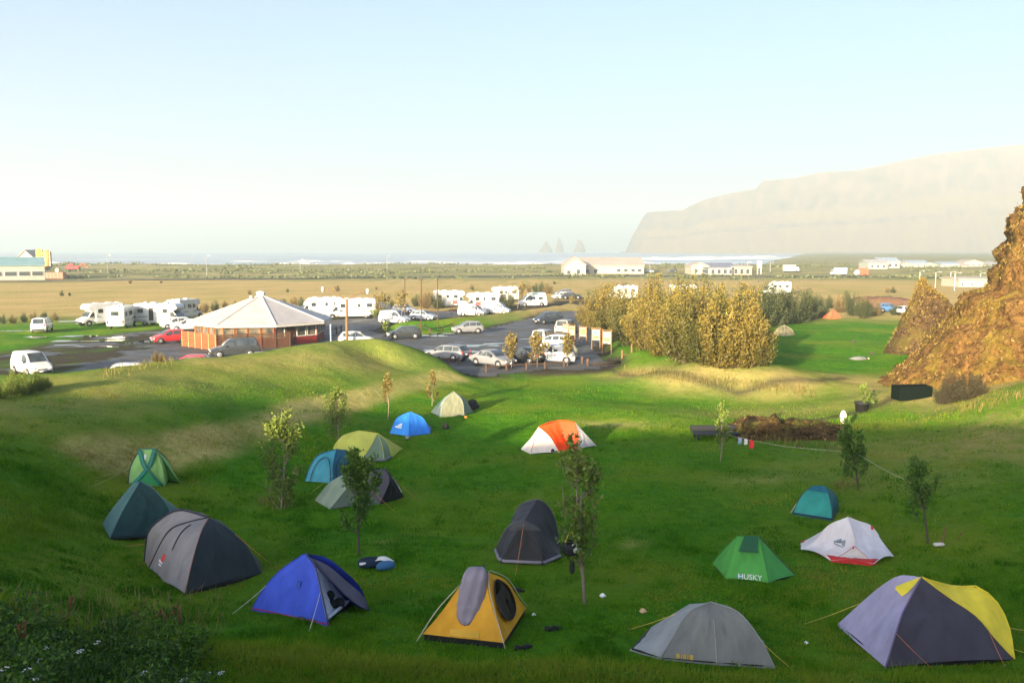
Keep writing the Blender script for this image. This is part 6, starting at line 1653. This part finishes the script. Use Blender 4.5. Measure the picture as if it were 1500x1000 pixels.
def board(label, px, py, top, w_, rz, cols):
    p = on_ground(px, py); H = (P_at(px, top, p.y) - p).z; rt = empty('sign_board', p, R(rz), label, 'sign', 'information boards under the willows')
    for s_ in (-1, 1): MB().box((s_ * w_ / 2, 0, H / 2 - .1), (.12, .12, H + .2), bev=.015).build('post', oldw, rt)
    MB().box((0, 0, H - .12), (w_ + .16, .08, .1), bev=.015).build('crossbar', oldw, rt)
    pn = MB().box((0, -.03, H * .66), (w_ - .1, .05, H * .48), bev=.01).build('panel', board_w, rt)
    for k, (cx_, cz, sx_, sz_, cl) in enumerate(cols): MB().box((cx_ * w_, -.066, H * (.66 + cz * .48)), (sx_ * w_, .012, sz_ * H * .48)).build('picture', simple('print_%s' % cl, {'green': (.12, .25, .10), 'blue': (.10, .22, .35), 'brown': (.25, .14, .07), 'grey': (.25, .25, .25)}[cl], .6), pn)
board('information board leftmost of the row, beside the sand coloured car', 829, 497, 473, .8, -38, [(0, .2, .7, .3, 'green'), (0, -.2, .7, .2, 'grey')])
board('information board second from the left in the row', 838, 502, 475, .8, -38, [(0, .25, .7, .25, 'brown')])
board('information board with a mostly green panel, third in the row', 854, 504, 477, .9, -35, [(0, .05, .75, .7, 'green')])
board('information board with a blue picture, fourth in the row', 873, 512, 479, .95, -32, [(0, .2, .7, .35, 'blue'), (0, -.22, .7, .25, 'brown')])
board('information board rightmost of the row, nearest the log', 889, 519, 482, .95, -32, [(0, -.15, .7, .3, 'green')])
for px, py in ((645, 455), (670, 462)):
    p = Zp(px, py + 1)
board2 = [(667, 462, 435, 'red framed board leftmost behind the dark poles'), (701, 464, 437, 'red topped board between the white vans')]
for px, py, top, lab in board2:
    p = Zp(px, py); H = (P_at(px, top, p.y) - p).z; rt = empty('sign_board', p, R(-15), lab, 'sign', 'boards in the second lane')
    for s_ in (-1, 1): MB().tube([(s_ * .6, 0, -.1), (s_ * .25, 0, H)], .06, 6).build('post', darkw, rt)
    MB().box((0, -.03, H * .72), (.8, .06, .55), bev=.01).build('panel', simple('dark_red_panel', (.22, .05, .05), .7), rt)
def rail(label, pts, h=.75, name='rail_fence', group='low wooden rails along the car park', mt=oldw):
    P0 = [Zp(*q) for q in pts]; rt = empty(name, P0[0], 0, label, 'fence', group)
    for q in P0: MB().box((q.x - P0[0].x, q.y - P0[0].y, h / 2 - .05 + gz(q.x, q.y)), (.16, .16, h + .1), bev=.02).build('post', mt, rt)
    for a, b_ in zip(P0[:-1], P0[1:]): MB().tube([a - P0[0] + Vector((0, 0, h * .72)), b_ - P0[0] + Vector((0, 0, h * .72))], .055, 6).build('rail', mt, rt)
rail('low dark rail fence behind the silver estate', [(643, 533), (657, 535), (672, 534)], mt=darkw)
rail('low wooden rail fence in front of the saloon and the golden trees', [(712, 545), (742, 543), (771, 541), (798, 540), (826, 538)], .65, mt=darkw)
rail('short post and rail barrier by the log at the lawn corner', [(911, 529), (925, 528)], .8)
rail('low dark rail fence along the grass strip', [(590, 478), (615, 481), (630, 487), (648, 484), (663, 480)], .6, mt=darkw)
rail('dark rail left of the wooden lamp post, beside the house', [(485, 491), (493, 489), (500, 487)], .9, mt=darkw)
for px, py, lab in ((853, 533, 'stubby dark wooden bollard at the lawn corner'), (861, 536, 'low wooden bollard right beside the dark stubby one')):
    p = on_ground(px, py); rt = empty('bollard', p, 0, lab, 'bollard', 'wooden bollards at the lawn corner')
    MB().lathe([(.13, -.1), (.13, .62), (.10, .70), (.02, .72)], 10).build('stump', darkw, rt); MB().lathe([(.135, .50), (.135, .58)], 10).build('band', oldw, rt)
a, b_ = on_ground(868, 536), on_ground(908, 532)
lg_ = MB().tube([Vector((0, 0, .12)), (b_ - a) * .5 + Vector((0, 0, .12)), b_ - a + Vector((0, 0, .12))], .14, 10).build('log', simple('black_log', (.03, .022, .016), .9, bumps=.5), None, True, a); tag(lg_, 'long dark log lying along the corner of the lawn', 'log')

# ------------------------------------------------------------------ small things on the lawn
def lump(profile, c=(0, 0, 0), n=14, jit=.12, sx=1, sy=1):
    m = MB(); rings = []
    for i, (r_, z) in enumerate(profile):
        rings.append([(c[0] + sx * r_ * (1 + jit * math.sin(k * 1.7 + i * 2.1)) * math.cos(2 * math.pi * k / n), c[1] + sy * r_ * (1 + jit * math.sin(k * 2.9 + i)) * math.sin(2 * math.pi * k / n), c[2] + z) for k in range(n)])
    return m.loft(rings)
blk = simple('black_nylon', (.018, .019, .022), .8, bumps=.4)
p = on_ground(692, 598); rt = empty('rucksack', p, 0, 'black rucksack lying at the right side of the plain grey green tent', 'rucksack')
lump([(.25, -.03), (.36, .1), (.34, .35), (.24, .55), (.06, .62)]).build('bag', blk, rt, True); lump([(.1, -.1), (.16, 0), (.12, .12), (.03, .16)], (.30, -.08, .16)).build('pocket', blk, rt, True)
for s_ in (-.1, .1): MB().tube(spline([(s_, -.33, .5), (s_ * 1.6, -.46, .3), (s_, -.36, .1)], 8), .022, 5).build('strap', blk, rt)
p = on_ground(653, 628); rt = empty('dry_bag', p, 0, 'small black bag on the grass right of the azure tent', 'bag'); lump([(.12, -.02), (.2, .06), (.17, .2), (.06, .27), (.09, .33), (.02, .35)]).build('bag', blk, rt, True); MB().tube(spline([(-.05, 0, .3), (0, 0, .42), (.05, 0, .3)], 8), .012, 5).build('handle', blk, rt)
p = on_ground(597, 643); rt = empty('cooking_pot', p, 0, 'small grey cooking pot in front of the azure tent', 'pot'); MB().lathe([(.10, 0), (.13, .02), (.13, .16), (.12, .16), (.11, .03), (.02, .03)], 14).build('pot', simple('pot_steel', (.25, .26, .25), .4, .6), rt, True); MB().tube([(.12, 0, .13), (.3, -.05, .15)], .012, 5).build('handle', trim_m, rt)
for px, py, lab in ((682, 613, 'orange cup nearest the plain grey green tent'), (641, 608, 'small pale cup left of the plain grey green tent')):
    p = on_ground(px, py); rt = empty('cup', p, 0, lab, 'cup'); m_ = simple('orange_plastic', (.6, .2, .04), .5) if px > 660 else white_print
    MB().lathe([(.05, 0), (.07, .16), (.06, .16), (.045, .02)], 10).build('bowl', m_, rt, True); MB().tube(spline([(.065, 0, .13), (.11, 0, .09), (.055, 0, .04)], 6), .01, 5).build('handle', m_, rt)
# heap of bags beside the dark sapling
p = on_ground(555, 833); navy = simple('navy_nylon', (.012, .025, .055), .7, bumps=.4); 
rt = empty('duffel_bag', p + Vector((-.30, .1, 0)), R(15), 'navy bag with a white flash beside the dark leafy sapling', 'bag'); MB().tube(spline([(-.35, 0, .14), (-.2, 0, .17), (.2, 0, .16), (.38, 0, .12)], 12), [.06, .13, .165, .17, .18, .18, .18, .17, .17, .15, .12, .05], 12).build('bag', navy, rt, True); MB().box((-.22, -.15, .2), (.2, .03, .08), bev=.01).build('patch', white_print, rt); MB().tube(spline([(-.2, -.1, .28), (0, -.12, .4), (.2, -.1, .28)], 8), .016, 5).build('handle', blk, rt)
rt = empty('duffel_bag', p + Vector((.22, -.12, 0)), R(20), 'blue rolled bag at the right end of the heap by the sapling', 'bag'); MB().tube(spline([(-.28, 0, .12), (0, 0, .15), (.3, .02, .12)], 10), [.05, .12, .145, .15, .15, .15, .15, .14, .12, .04], 12).build('bag', simple('mid_blue_nylon', (.03, .11, .24), .6, bumps=.4), rt, True); MB().wheel((.1, 0, .14), .155, .05, 12).build('strap', blk, rt)
rt = empty('towel', p + Vector((.12, .06, .16)), R(-12), 'white towel thrown over the blue rolled bag', 'towel'); MB().patch(spline([(-.3, .12, .10), (0, .14, .17), (.32, .1, .06)], 10), spline([(-.26, -.1, .08), (.02, -.1, .13), (.3, -.14, .0)], 10), 6, -.08).build('cloth', simple('white_towel', (.6, .6, .6), .9, bumps=.5), rt, True, solid=.02)
def shoes(label, px, py, rz, L=.3):
    for k, s_ in enumerate((-1, 1)):
        p = on_ground(px, py); rt = empty('shoe', p + Vector((s_ * .08, s_ * .04, 0)), R(rz + s_ * 12), label, 'shoe', label)
        m = MB(); rings = []
        for x, w_, z in ((-.14, .035, .10), (-.12, .045, .12), (-.04, .045, .115), (.03, .05, .075), (.11, .045, .05), (.15, .02, .03)): rings.append([(x, -w_, .02), (x, -w_ * .8, z), (x, w_ * .8, z), (x, w_, .02)])
        m.loft(rings).build('upper', blk, rt, True); MB().box((0, 0, .012), (.3, .09, .025), bev=.008).build('sole', trim_m, rt)
shoes('black shoe of the pair right of the yellow tent', 811, 923, 20); shoes('black shoe of the pair by the front corner of the yellow tent', 768, 950, 40); shoes('dark shoe of the pair at the back edge of the yellow tent', 757, 867, -10)
def scrap(label, px, py, mt, sz=.09):
    p = on_ground(px, py); m = lump([(sz * .6, -.01), (sz, sz * .4), (sz * .7, sz * 1.1), (sz * .1, sz * 1.4)], n=7, jit=.3); o = m.build('litter', mt, None, False, p); tag(o, label, 'litter')
scrap('crumpled white paper right of the forked pale sapling', 883, 874, white_print, .08); scrap('tan scrap of bread left of the grey dome tent rope', 942, 897, simple('tan_scrap', (.5, .36, .2), .8), .09); scrap('tiny white scrap left of the purple tent rope', 1181, 942, white_print, .045); scrap('small pale scrap behind the yellow tent', 782, 901, white_print, .05)
# shovel, stick
p = on_ground(1375, 800); rt = empty('shovel', p, R(8), 'shovel with a white blade and a brown upright handle, by the forked sapling', 'shovel')
MB().box((0, 0, .07), (.34, .16, .10), bev=.03).build('blade', white_t, rt); MB().tube([(.14, .03, .08), (.20, .05, .35), (.24, .06, .62)], [.03, .028, .03], 7).build('handle', oldw, rt)
p = on_ground(1406, 790); o = MB().tube(spline([(-.06, 0, .0), (.02, 0, .18), (-.03, .02, .32)], 8), .014, 5).tube([(.01, 0, .14), (.09, 0, .26)], .01, 5).build('dry_stick', oldw, None, True, p); tag(o, 'forked dry twig standing right of the white bladed shovel', 'twig')
# clothes line between the saplings
pa, pb, pc = at_y(1056, 634, on_ground(1055, 676).y), at_y(1252, 662, on_ground(1258, 717).y), at_y(1345, 712, on_ground(1360, 795).y)
ln = MB().tube([pa, pa.lerp(pb, .25) - Vector((0, 0, .14)), pa.lerp(pb, .5) - Vector((0, 0, .2)), pa.lerp(pb, .75) - Vector((0, 0, .12)), pb], .006, 5); ln.tube([pb, pb.lerp(pc, .5) - Vector((0, 0, .06)), pc], .006, 5)
tag(ln.build('clothes_line', simple('white_rope', (.55, .53, .45), .7), None, True), 'thin rope strung between the three saplings on the right', 'rope')
def hung(label, f, w_, h_, mt, nm):
    c = pa.lerp(pb, f) - Vector((0, 0, .2 * math.sin(math.pi * f))); d = (pb - pa).normalized()
    a = [c - d * w_ / 2 + Vector((0, 0, -h_ * k / 5 + .01)) + Vector((0, -.03 * math.sin(k * 1.2), 0)) for k in range(6)]; e_ = [c + d * w_ / 2 * (1 - .05 * k) + Vector((0, 0, -h_ * (k / 5) * .92 + .01)) + Vector((0, .03 * math.sin(k * 1.5), 0)) for k in range(6)]
    rt = empty(nm, c, 0, label, 'clothes', 'washing on the line'); L2 = lambda q: [x - c for x in q]
    MB().patch(L2(a), L2(e_), 6, .05).build('cloth', mt, rt, True, solid=.012)
    for s_ in (-.35, .35): MB().box(tuple(d * w_ * s_ + Vector((0, 0, .03))), (.025, .025, .09)).build('clothes_peg', oldw, rt)
hung('small blue grey cloth pegged to the line', .165, .26, .34, simple('bluegrey_cloth', (.22, .32, .42), .9), 'shirt'); hung('white cloth pegged to the line between the blue and red ones', .215, .22, .3, simple('white_towel', (.6, .6, .6), .9), 'shirt'); hung('bright red cloth pegged to the line', .262, .3, .42, simple('red_cloth', (.6, .03, .04), .9), 'shirt')
# bag hung in the forked sapling
ys = on_ground(857, 884).y; c = at_y(836, 800, ys - .2); rt = empty('hanging_bag', c, 0, 'open black bag hanging in the forked sapling', 'bag')
lump([(.10, -.24), (.2, -.16), (.24, .05), (.2, .12), (.17, .09), (.16, -.1), (.05, -.16)]).build('bag', blk, rt, True); MB().patch([(.02, -.2, .12), (.04, -.24, 0), (.08, -.2, -.12)], [(.26, -.1, .14), (.24, -.16, 0), (.2, -.16, -.1)], 4, .05).build('lining', simple('pale_lining', (.5, .55, .5), .7), rt, True, solid=.01)
MB().tube(spline([(-.15, 0, .1), (.0, .05, .4), (.15, 0, .1)], 8), .012, 5).build('strap', simple('yellow_strap', (.5, .45, .06), .6), rt)
c = at_y(838, 828, ys - .1); o = lump([(.03, -.22), (.07, -.12), (.06, .1), (.02, .2)]).build('sock', blk, None, True, c); tag(o, 'black sock hanging below the open bag in the sapling', 'sock')
# plank table, turf mound, plaque, tub, trough, far pile
p = on_ground(1048, 640); rt = empty('plank_table', p, R(4), 'low black plank table beside the turf mound', 'table')
for k in range(3): MB().box((0, -.45 + .3 * k, .26), (2.5, .26, .05), bev=.01).build('plank', simple('tarred_wood', (.018, .02, .024), .7, bumps=.3), rt)
MB().box((.1, .75, .36), (2.6, .22, .30), bev=.03).build('back_rest', simple('tarred_wood', (.018, .02, .024), .7), rt)
for sx_ in (-1.05, 1.05):
    for sy_ in (-.4, .4): MB().box((sx_, sy_, .08), (.1, .1, .32), bev=.01).build('leg', simple('tarred_wood', (.018, .02, .024), .7), rt)
turf = rock_mat('turf_and_stone', (.16, .10, .035), (.07, .045, .02), (.10, .11, .02))
c = on_ground(1150, 640); m = MB(); n1, n2 = 40, 60; V = []
cx_, cy_ = c.x + .6, c.y + 1.5
X_, Y_ = np.meshgrid(np.linspace(-3.6, 3.6, n2), np.linspace(-2.4, 2.6, n1), indexing='ij')
prof = np.clip(1 - (np.abs(X_) / 3.5) ** 3, 0, 1) * np.clip(1 - (np.abs(Y_) / 2.4) ** 2, 0, 1)
Zm = prof ** .6 * (.85 - .22 * X_ / 3.5) + (fbm(X_ * 1.2 + 3, Y_ * 1.2, 4) * .5 + fbm(X_ * 4, Y_ * 4, 2) * .16) * prof - .2 + gz_arr(X_ + cx_, Y_ + cy_)
ii = np.arange(X_.size).reshape(X_.shape); FF = np.stack([ii[:-1, :-1], ii[1:, :-1], ii[1:, 1:], ii[:-1, 1:]], -1).reshape(-1, 4)
Xd = X_ + .45 * fbm(X_ * 1.5, Y_ * 1.5 + 9, 3); Yd = Y_ + .6 * fbm(X_ * 1.5 + 5, Y_ * 1.5, 3)
o = link_mesh('turf_mound', np_mesh('turf_mound', np.stack([Xd + cx_, Yd + cy_, Zm], -1).reshape(-1, 3), FF, smooth=False), turf); tag(o, 'low turf covered mound with a dark eroded face, in the middle right of the lawn', 'mound')
p = on_ground(1234, 638); rt = empty('plaque', p, R(-10), 'rounded pale plaque on a dark post beside the turf mound', 'sign')
MB().box((0, .05, .45), (.12, .1, 1.0), bev=.015).build('post', darkw, rt); MB().loft([[(.17 * math.cos(2 * math.pi * k / 14) * (1 if True else 0), d, 1.05 + .36 * math.sin(2 * math.pi * k / 14)) for k in range(14)] for d in (-.04, .02)]).build('panel', simple('pale_stone', (.48, .45, .42), .7), rt)
p = on_ground(1262, 602); rt = empty('plant_tub', p, 0, 'black tub at the foot of the little pale sapling', 'tub'); MB().lathe([(.34, -.05), (.42, .5), (.47, .5), (.47, .58), (.38, .58), (.34, .2), (.02, .2)], 16).build('tub', trim_m, rt, True); MB().lathe([(.02, .45), (.36, .47), (.36, .40)], 14).build('soil', simple('soil', (.04, .028, .02), .95), rt)
p = on_ground(1335, 584); rt = empty('trough', p, R(6), 'black box-like trough under the big rock', 'trough')
tm = simple('black_green_board', (.004, .008, .006), .9, spec=.05)  # black boards, darkened further to stand in for shade below the rock
for c_, d_ in (((0, -.5, .42), (2.2, .08, .9)), ((0, .5, .42), (2.2, .08, .9)), ((-1.07, 0, .42), (.08, .92, .9)), ((1.07, 0, .42), (.08, .92, .9))): MB().box(c_, d_, bev=.01).build('side_board', tm, rt)
MB().box((0, 0, .80), (2.0, .9, .06)).build('lid', tm, rt)
p = on_ground(1258, 527); rt = empty('gear_pile', p, 0, 'grey heap of gear lying on the far lawn below the rock fin', 'gear'); lump([(.4, -.02), (.6, .12), (.35, .3), (.05, .36)], sx=1.5, sy=.7).build('tarp', simple('grey_tarp', (.13, .14, .14), .7, bumps=.5), rt, True); lump([(.12, -.02), (.2, .12), (.08, .28)], (.62, 0, .05)).build('bundle', blk, rt, True); lump([(.1, -.02), (.14, .1), (.05, .2)], (.9, .05, .02)).build('tan_bundle', simple('tan_scrap', (.5, .36, .2), .8), rt, True)
for px, py, lab in ((1277, 519, 'dark stone right of the gear heap on the far lawn'), (1250, 501, 'dark stone farther up the far lawn')):
    p = on_ground(px, py); o = lump([(.14, -.03), (.24, .08), (.12, .22), (.02, .25)], n=8, jit=.2).build('stone', simple('dark_stone', (.05, .045, .04), .9), None, False, p); tag(o, lab, 'stone')
# brown earth bank beyond the lawn
c = Zp(1287, 449); X_, Y_ = np.meshgrid(np.linspace(-7.5, 7.5, 60), np.linspace(-2, 3, 24), indexing='ij'); pr = np.clip(1 - (np.abs(X_) / 7.4) ** 4, 0, 1) * np.clip(1 - (np.abs(Y_) / 2) ** 4, 0, 1) ** .5
Zm = pr * 1.9 + fbm(X_, Y_, 4) * .3 * pr - .1; ii = np.arange(X_.size).reshape(X_.shape); FF = np.stack([ii[:-1, :-1], ii[1:, :-1], ii[1:, 1:], ii[:-1, 1:]], -1).reshape(-1, 4)
o = link_mesh('earth_bank', np_mesh('earth_bank', np.stack([X_ + c.x, Y_ + c.y, Zm], -1).reshape(-1, 3), FF), simple('brown_earth', (.10, .055, .035), .95, scale=1.5, bumps=.5, bscale=6)); tag(o, 'brown bank of bare earth beyond the end of the lawn', 'bank')

# ------------------------------------------------------------------ buildings far across the plain
wallm = simple('warm_white_wall', (.36, .315, .26), .8, scale=.2); gwall = simple('grey_green_wall', (.27, .29, .26), .7, scale=.2); wroof = simple('pale_roof', (.33, .29, .25), .6, scale=.2); dwin = simple('dark_windows', (.05, .06, .065), .3)
def shed(name, label, px0, px1, base, eave, ridge, depth, wall, roofm, wins=(), gable=False, cat='building', kz=0.0, Y=None, group=None, turn=False):
    """long gabled building placed from its photo columns; windows as (start, end, low, high) fractions of the front"""
    d0 = on_z((px0 + px1) / 2, base, kz); Y = Y or d0.y
    a, b_ = at_y(px0, base, Y), at_y(px1, base, Y); z0 = float(height(np.array([(a.x + b_.x) / 2]), np.array([Y]))[0]) - .2
    L = b_.x - a.x; he = at_y(px0, eave, Y).z - z0; hr = at_y(px0, ridge, Y).z - z0
    rt = empty(name, ((a.x + b_.x) / 2, Y, z0), math.atan2(-(a.x + b_.x) / 2, Y) if turn else 0, label, cat, group); L = L * (math.cos(rt.rotation_euler.z)); h = L / 2
    if gable:    # gable end faces the viewer
        MB().loft([[(-h, y, 0), (h, y, 0), (h, y, he), (0, y, hr - .15), (-h, y, he)] for y in (0, depth)]).build('wall', wall, rt)
        rf = MB(); rf.loft([[(-h - .4, y, he - .1), (0, y, hr), (h + .4, y, he - .1), (h + .4, y, he + .15), (0, y, hr + .28), (-h - .4, y, he + .15)] for y in (-.5, depth + .5)]); rf.build('roof', roofm, rt)
    else:
        MB().loft([[(x, 0, 0), (x, depth, 0), (x, depth, he), (x, depth / 2, hr - .15), (x, 0, he)] for x in (-h, h)]).build('wall', wall, rt)
        MB().loft([[(x, -.5, he - .1), (x, depth / 2, hr), (x, depth + .5, he - .1), (x, depth + .5, he + .15), (x, depth / 2, hr + .28), (x, -.5, he + .15)] for x in (-h - .4, h + .4)]).build('roof', roofm, rt)
    for f0, f1, l, u in wins:
        w_ = MB().box((-h + L * (f0 + f1) / 2, -.03, he * (l + u) / 2), (L * (f1 - f0), .12, he * (u - l)), bev=.03).build('window', white_t, rt); MB().box((-h + L * (f0 + f1) / 2, -.10, he * (l + u) / 2), (L * (f1 - f0) - .25, .04, he * (u - l) - .25)).build('pane', dwin, w_)
    return rt
shed('factory_building', 'long pale shed with a teal roof at the left edge, windows in a band', -42, 67, 410, 389, 378, 18, gwall, simple('teal_sheet_roof', (.16, .27, .29), .5, scale=.2), [(.05, .22, .28, .62), (.25, .42, .28, .62), (.45, .62, .28, .62), (.64, .80, .28, .62), (.82, .98, .28, .62)], turn=True)
shed('gabled_house', 'small pale gabled house behind the teal roofed shed', 29, 49, 404, 377, 367, 10, simple('pinkish_wall', (.55, .45, .36), .8), wroof, [(.4, .6, .5, .75)], True, Y=340)
ylw = simple('yellow_silo', (.62, .36, .05), .5, scale=.6)
for px, r_, top, base, Y, lab in ((59.5, 1.25, 364, 404, 338, 'bright yellow silo standing left of its twin'), (70.5, 1.5, 366, 404, 332, 'ochre silo on legs, right of its twin')):
    b_ = at_y(px, base, Y); H = at_y(px, top, Y).z - b_.z; rt = empty('silo', b_, 0, lab, 'silo', 'silos behind the teal roofed shed')
    MB().lathe([(r_ * .3, H * .22), (r_, H * .40), (r_, H * .92), (r_ * .6, H * .97), (r_ * .5, H), (.05, H)], 16).build('tank', ylw if px < 65 else simple('ochre_silo', (.50, .30, .09), .5, scale=.6), rt, True)
    for k in range(4): MB().tube([(r_ * .8 * math.cos(k * 1.57 + .78), r_ * .8 * math.sin(k * 1.57 + .78), -.5), (r_ * .9 * math.cos(k * 1.57 + .78), r_ * .9 * math.sin(k * 1.57 + .78), H * .42)], .12, 6).build('leg', peg_m, rt)
    MB().tube([(r_ * .9, -r_ * .5, H * .3), (r_ * .9, -r_ * .5, H)], .08, 5).build('ladder', peg_m, rt)
p = on_z(82, 408, .3); rt = empty('container', (p.x, p.y, .3), 0, 'red brick-coloured container right of the teal roofed shed', 'container'); L = 26 / FPX * p.y; MB().box((0, 0, 1.1), (L, 2.4, 2.2), bev=.05).build('body', simple('brick_red', (.34, .12, .08), .8, scale=1.2), rt); 
for k in range(5): MB().box((-L / 2 + L * (k + .5) / 5, -1.23, 1.1), (.12, .06, 2.0)).build('rib', simple('pale_rib', (.5, .32, .26), .8), rt)
MB().box((L * .1, .3, 2.9), (1.3, 1.4, 1.4), bev=.3).build('white_sack', white_t, rt)
p = on_z(107, 395, 1.0); rt = empty('excavator', (p.x, p.y, .8), R(10), 'small red machine standing among the dunes right of the silos', 'machine'); MB().box((0, 0, 1.2), (6, 3, 1.4), bev=.2).build('body', PR, rt); MB().box((-.5, 0, 2.4), (2.2, 2.4, 1.4), bev=.2).build('cab', PR, rt); MB().box((0, 0, .35), (6.4, 3.2, .7), bev=.25).build('track', trim_m, rt); MB().tube([(2.5, 0, 1.6), (4.5, 0, 3.2), (6.5, 0, 1.2)], .3, 6).build('boom', PO, rt)
shed('white_hall', 'big pale hall with a gable end and long ribbed roof across the plain', 838, 943, 399, 389, 378, 22, wallm, wroof, [(.08, .14, .1, .6), (.18, .24, .1, .6), (.30, .36, .1, .6), (.62, .68, .25, .65), (.72, .78, .25, .65), (.82, .88, .25, .65), (.91, .97, .25, .65)], kz=.8)
shed('hall_wing', 'gabled front wing at the left end of the big pale hall', 827, 858, 400, 388, 377, 24, wallm, wroof, [(.1, .3, .1, .5), (.55, .75, .1, .6)], True, kz=.8)
shed('petrol_station', 'low cream building with a dark blue roof right of the big hall', 1030, 1075, 400, 392, 386, 12, wallm, simple('slate_roof', (.14, .15, .2), .6), [(.05, .18, .15, .8), (.25, .38, .15, .8), (.45, .58, .15, .8), (.65, .78, .15, .8), (.83, .95, .15, .8)], kz=.8)
shed('gabled_house', 'cream gabled house left of the blue roofed station', 1013, 1038, 400, 390, 385, 14, wallm, wroof, [(.15, .35, .2, .7), (.6, .8, .2, .7)], True, kz=.8)
shed('flat_annex', 'reddish shop with a pale front right of the blue roofed station', 1072, 1101, 400, 391, 389, 10, simple('salmon_wall', (.55, .28, .2), .8), wroof, [(.1, .3, .15, .8), (.4, .6, .15, .8), (.7, .9, .15, .8)], kz=.8)
p = on_z(1112, 401, .6); H = at_y(1112, 382, p.y).z - .5; rt = empty('sign_tower', (p.x, p.y, .5), 0, 'tall white pylon sign on two legs across the plain', 'sign')
for s_ in (-.7, .7): MB().box((s_, 0, H / 2), (.35, .35, H), bev=.04).build('leg', white_t, rt)
MB().box((0, 0, H - 1.4), (1.9, .5, 2.8), bev=.06).build('panel', white_t, rt)
shed('long_shed', 'white flat shed half hidden behind the big rock', 1404, 1475, 421, 409, 407, 10, wallm, wroof, [(.05, .1, .2, .6), (.25, .3, .2, .6)], kz=.0)
TG = 'houses of the town under the headland'
for i, (x0, x1, base, ev, rg, rm, gb) in enumerate([(1272, 1300, 393, 386, 381, 'grey', 0), (1290, 1318, 391, 383, 378, 'blue', 0), (1297, 1312, 394, 388, 385, 'red', 1), (1318, 1334, 394, 388, 385, 'white', 1), (1330, 1360, 392, 386, 382, 'blue', 0), (1350, 1372, 394, 389, 385, 'grey', 1), (1378, 1405, 393, 387, 384, 'blue', 0), (1400, 1418, 395, 390, 386, 'white', 0), (1412, 1440, 390, 385, 381, 'white', 1), (1425, 1452, 395, 389, 386, 'white', 0), (1440, 1470, 393, 387, 384, 'grey', 0)]):
    rmm = {'grey': simple('grey_roof', (.30, .30, .30), .6), 'blue': simple('bluish_roof', (.25, .30, .36), .6), 'red': simple('russet_roof', (.36, .14, .1), .6), 'white': wroof}[rm]
    pos_ = 'left end' if i < 3 else ('middle' if i < 7 else 'right end')
    shed('town_house', ['wide grey roofed town house farthest left', 'tall blue roofed block behind the left town houses', 'little russet roofed gable at the left of the town', 'small white gable left of the middle blue roof', 'long blue roofed town house in the middle', 'grey gabled house right of the middle blue roof', 'blue roofed town house above the rock fin', 'low white house right of the fin top', 'large pale gable high at the right of the town', 'white roofed house nearest the big rock ledge', 'grey roofed house touching the rock outline'][i], x0, x1, base, ev, rg, 12, wallm if i % 3 else gwall, rmm, [(.12, .28, .3, .75), (.42, .58, .3, .75), (.72, .88, .3, .75)], bool(gb), kz=.9, Y=425 + 7 * i, group=TG)
# street lamps along the far road
lampm = simple('galvanised', (.35, .36, .36), .5, .5)
for i, (px, base, top) in enumerate([(158, 405, 373), (303, 404, 374), (440, 401, 379), (567, 398, 374), (1095, 398, 383), (1128, 399, 384), (1347, 413, 396), (1370, 421, 397), (1392, 416, 397), (1398, 425, 398), (1436, 412, 399), (952, 397, 384), (1006, 397, 386)]):
    p = on_z(px, base, .2); H = at_y(px, top, p.y).z - .2; rt = empty('street_lamp', (p.x, p.y, 0), 0, 'thin grey street lamp by the road across the plain', 'street lamp', 'street lamps along the far road')
    MB().tube([(0, 0, -.3), (0, 0, H * .96), (.5, 0, H), (1.1, 0, H)], .09 if p.y > 200 else .06, 6).build('post', lampm, rt); MB().box((1.2, 0, H - .02), (.7, .3, .16), bev=.05).build('lamp_head', white_t, rt)
# ground of the far road: a thin grey ribbon
P0 = [on_z(px, py, .4) for px, py in ((-60, 413), (100, 410.5), (300, 408), (500, 406), (700, 404), (830, 403), (1000, 403.5), (1300, 405), (1560, 408))]
sp_ = spline(P0, 90); m = MB(); k0 = []
for q in sp_:
    z = max(float(height(np.array([q.x]), np.array([q.y + d]))[0]) for d in (-4, 0, 4)) + .25
    m.v += [(q.x, q.y - 4, z), (q.x, q.y + 4, z)]
m.f = [(2 * k, 2 * k + 2, 2 * k + 3, 2 * k + 1) for k in range(len(sp_) - 1)]
tag(m.build('road', pm), kind='structure')
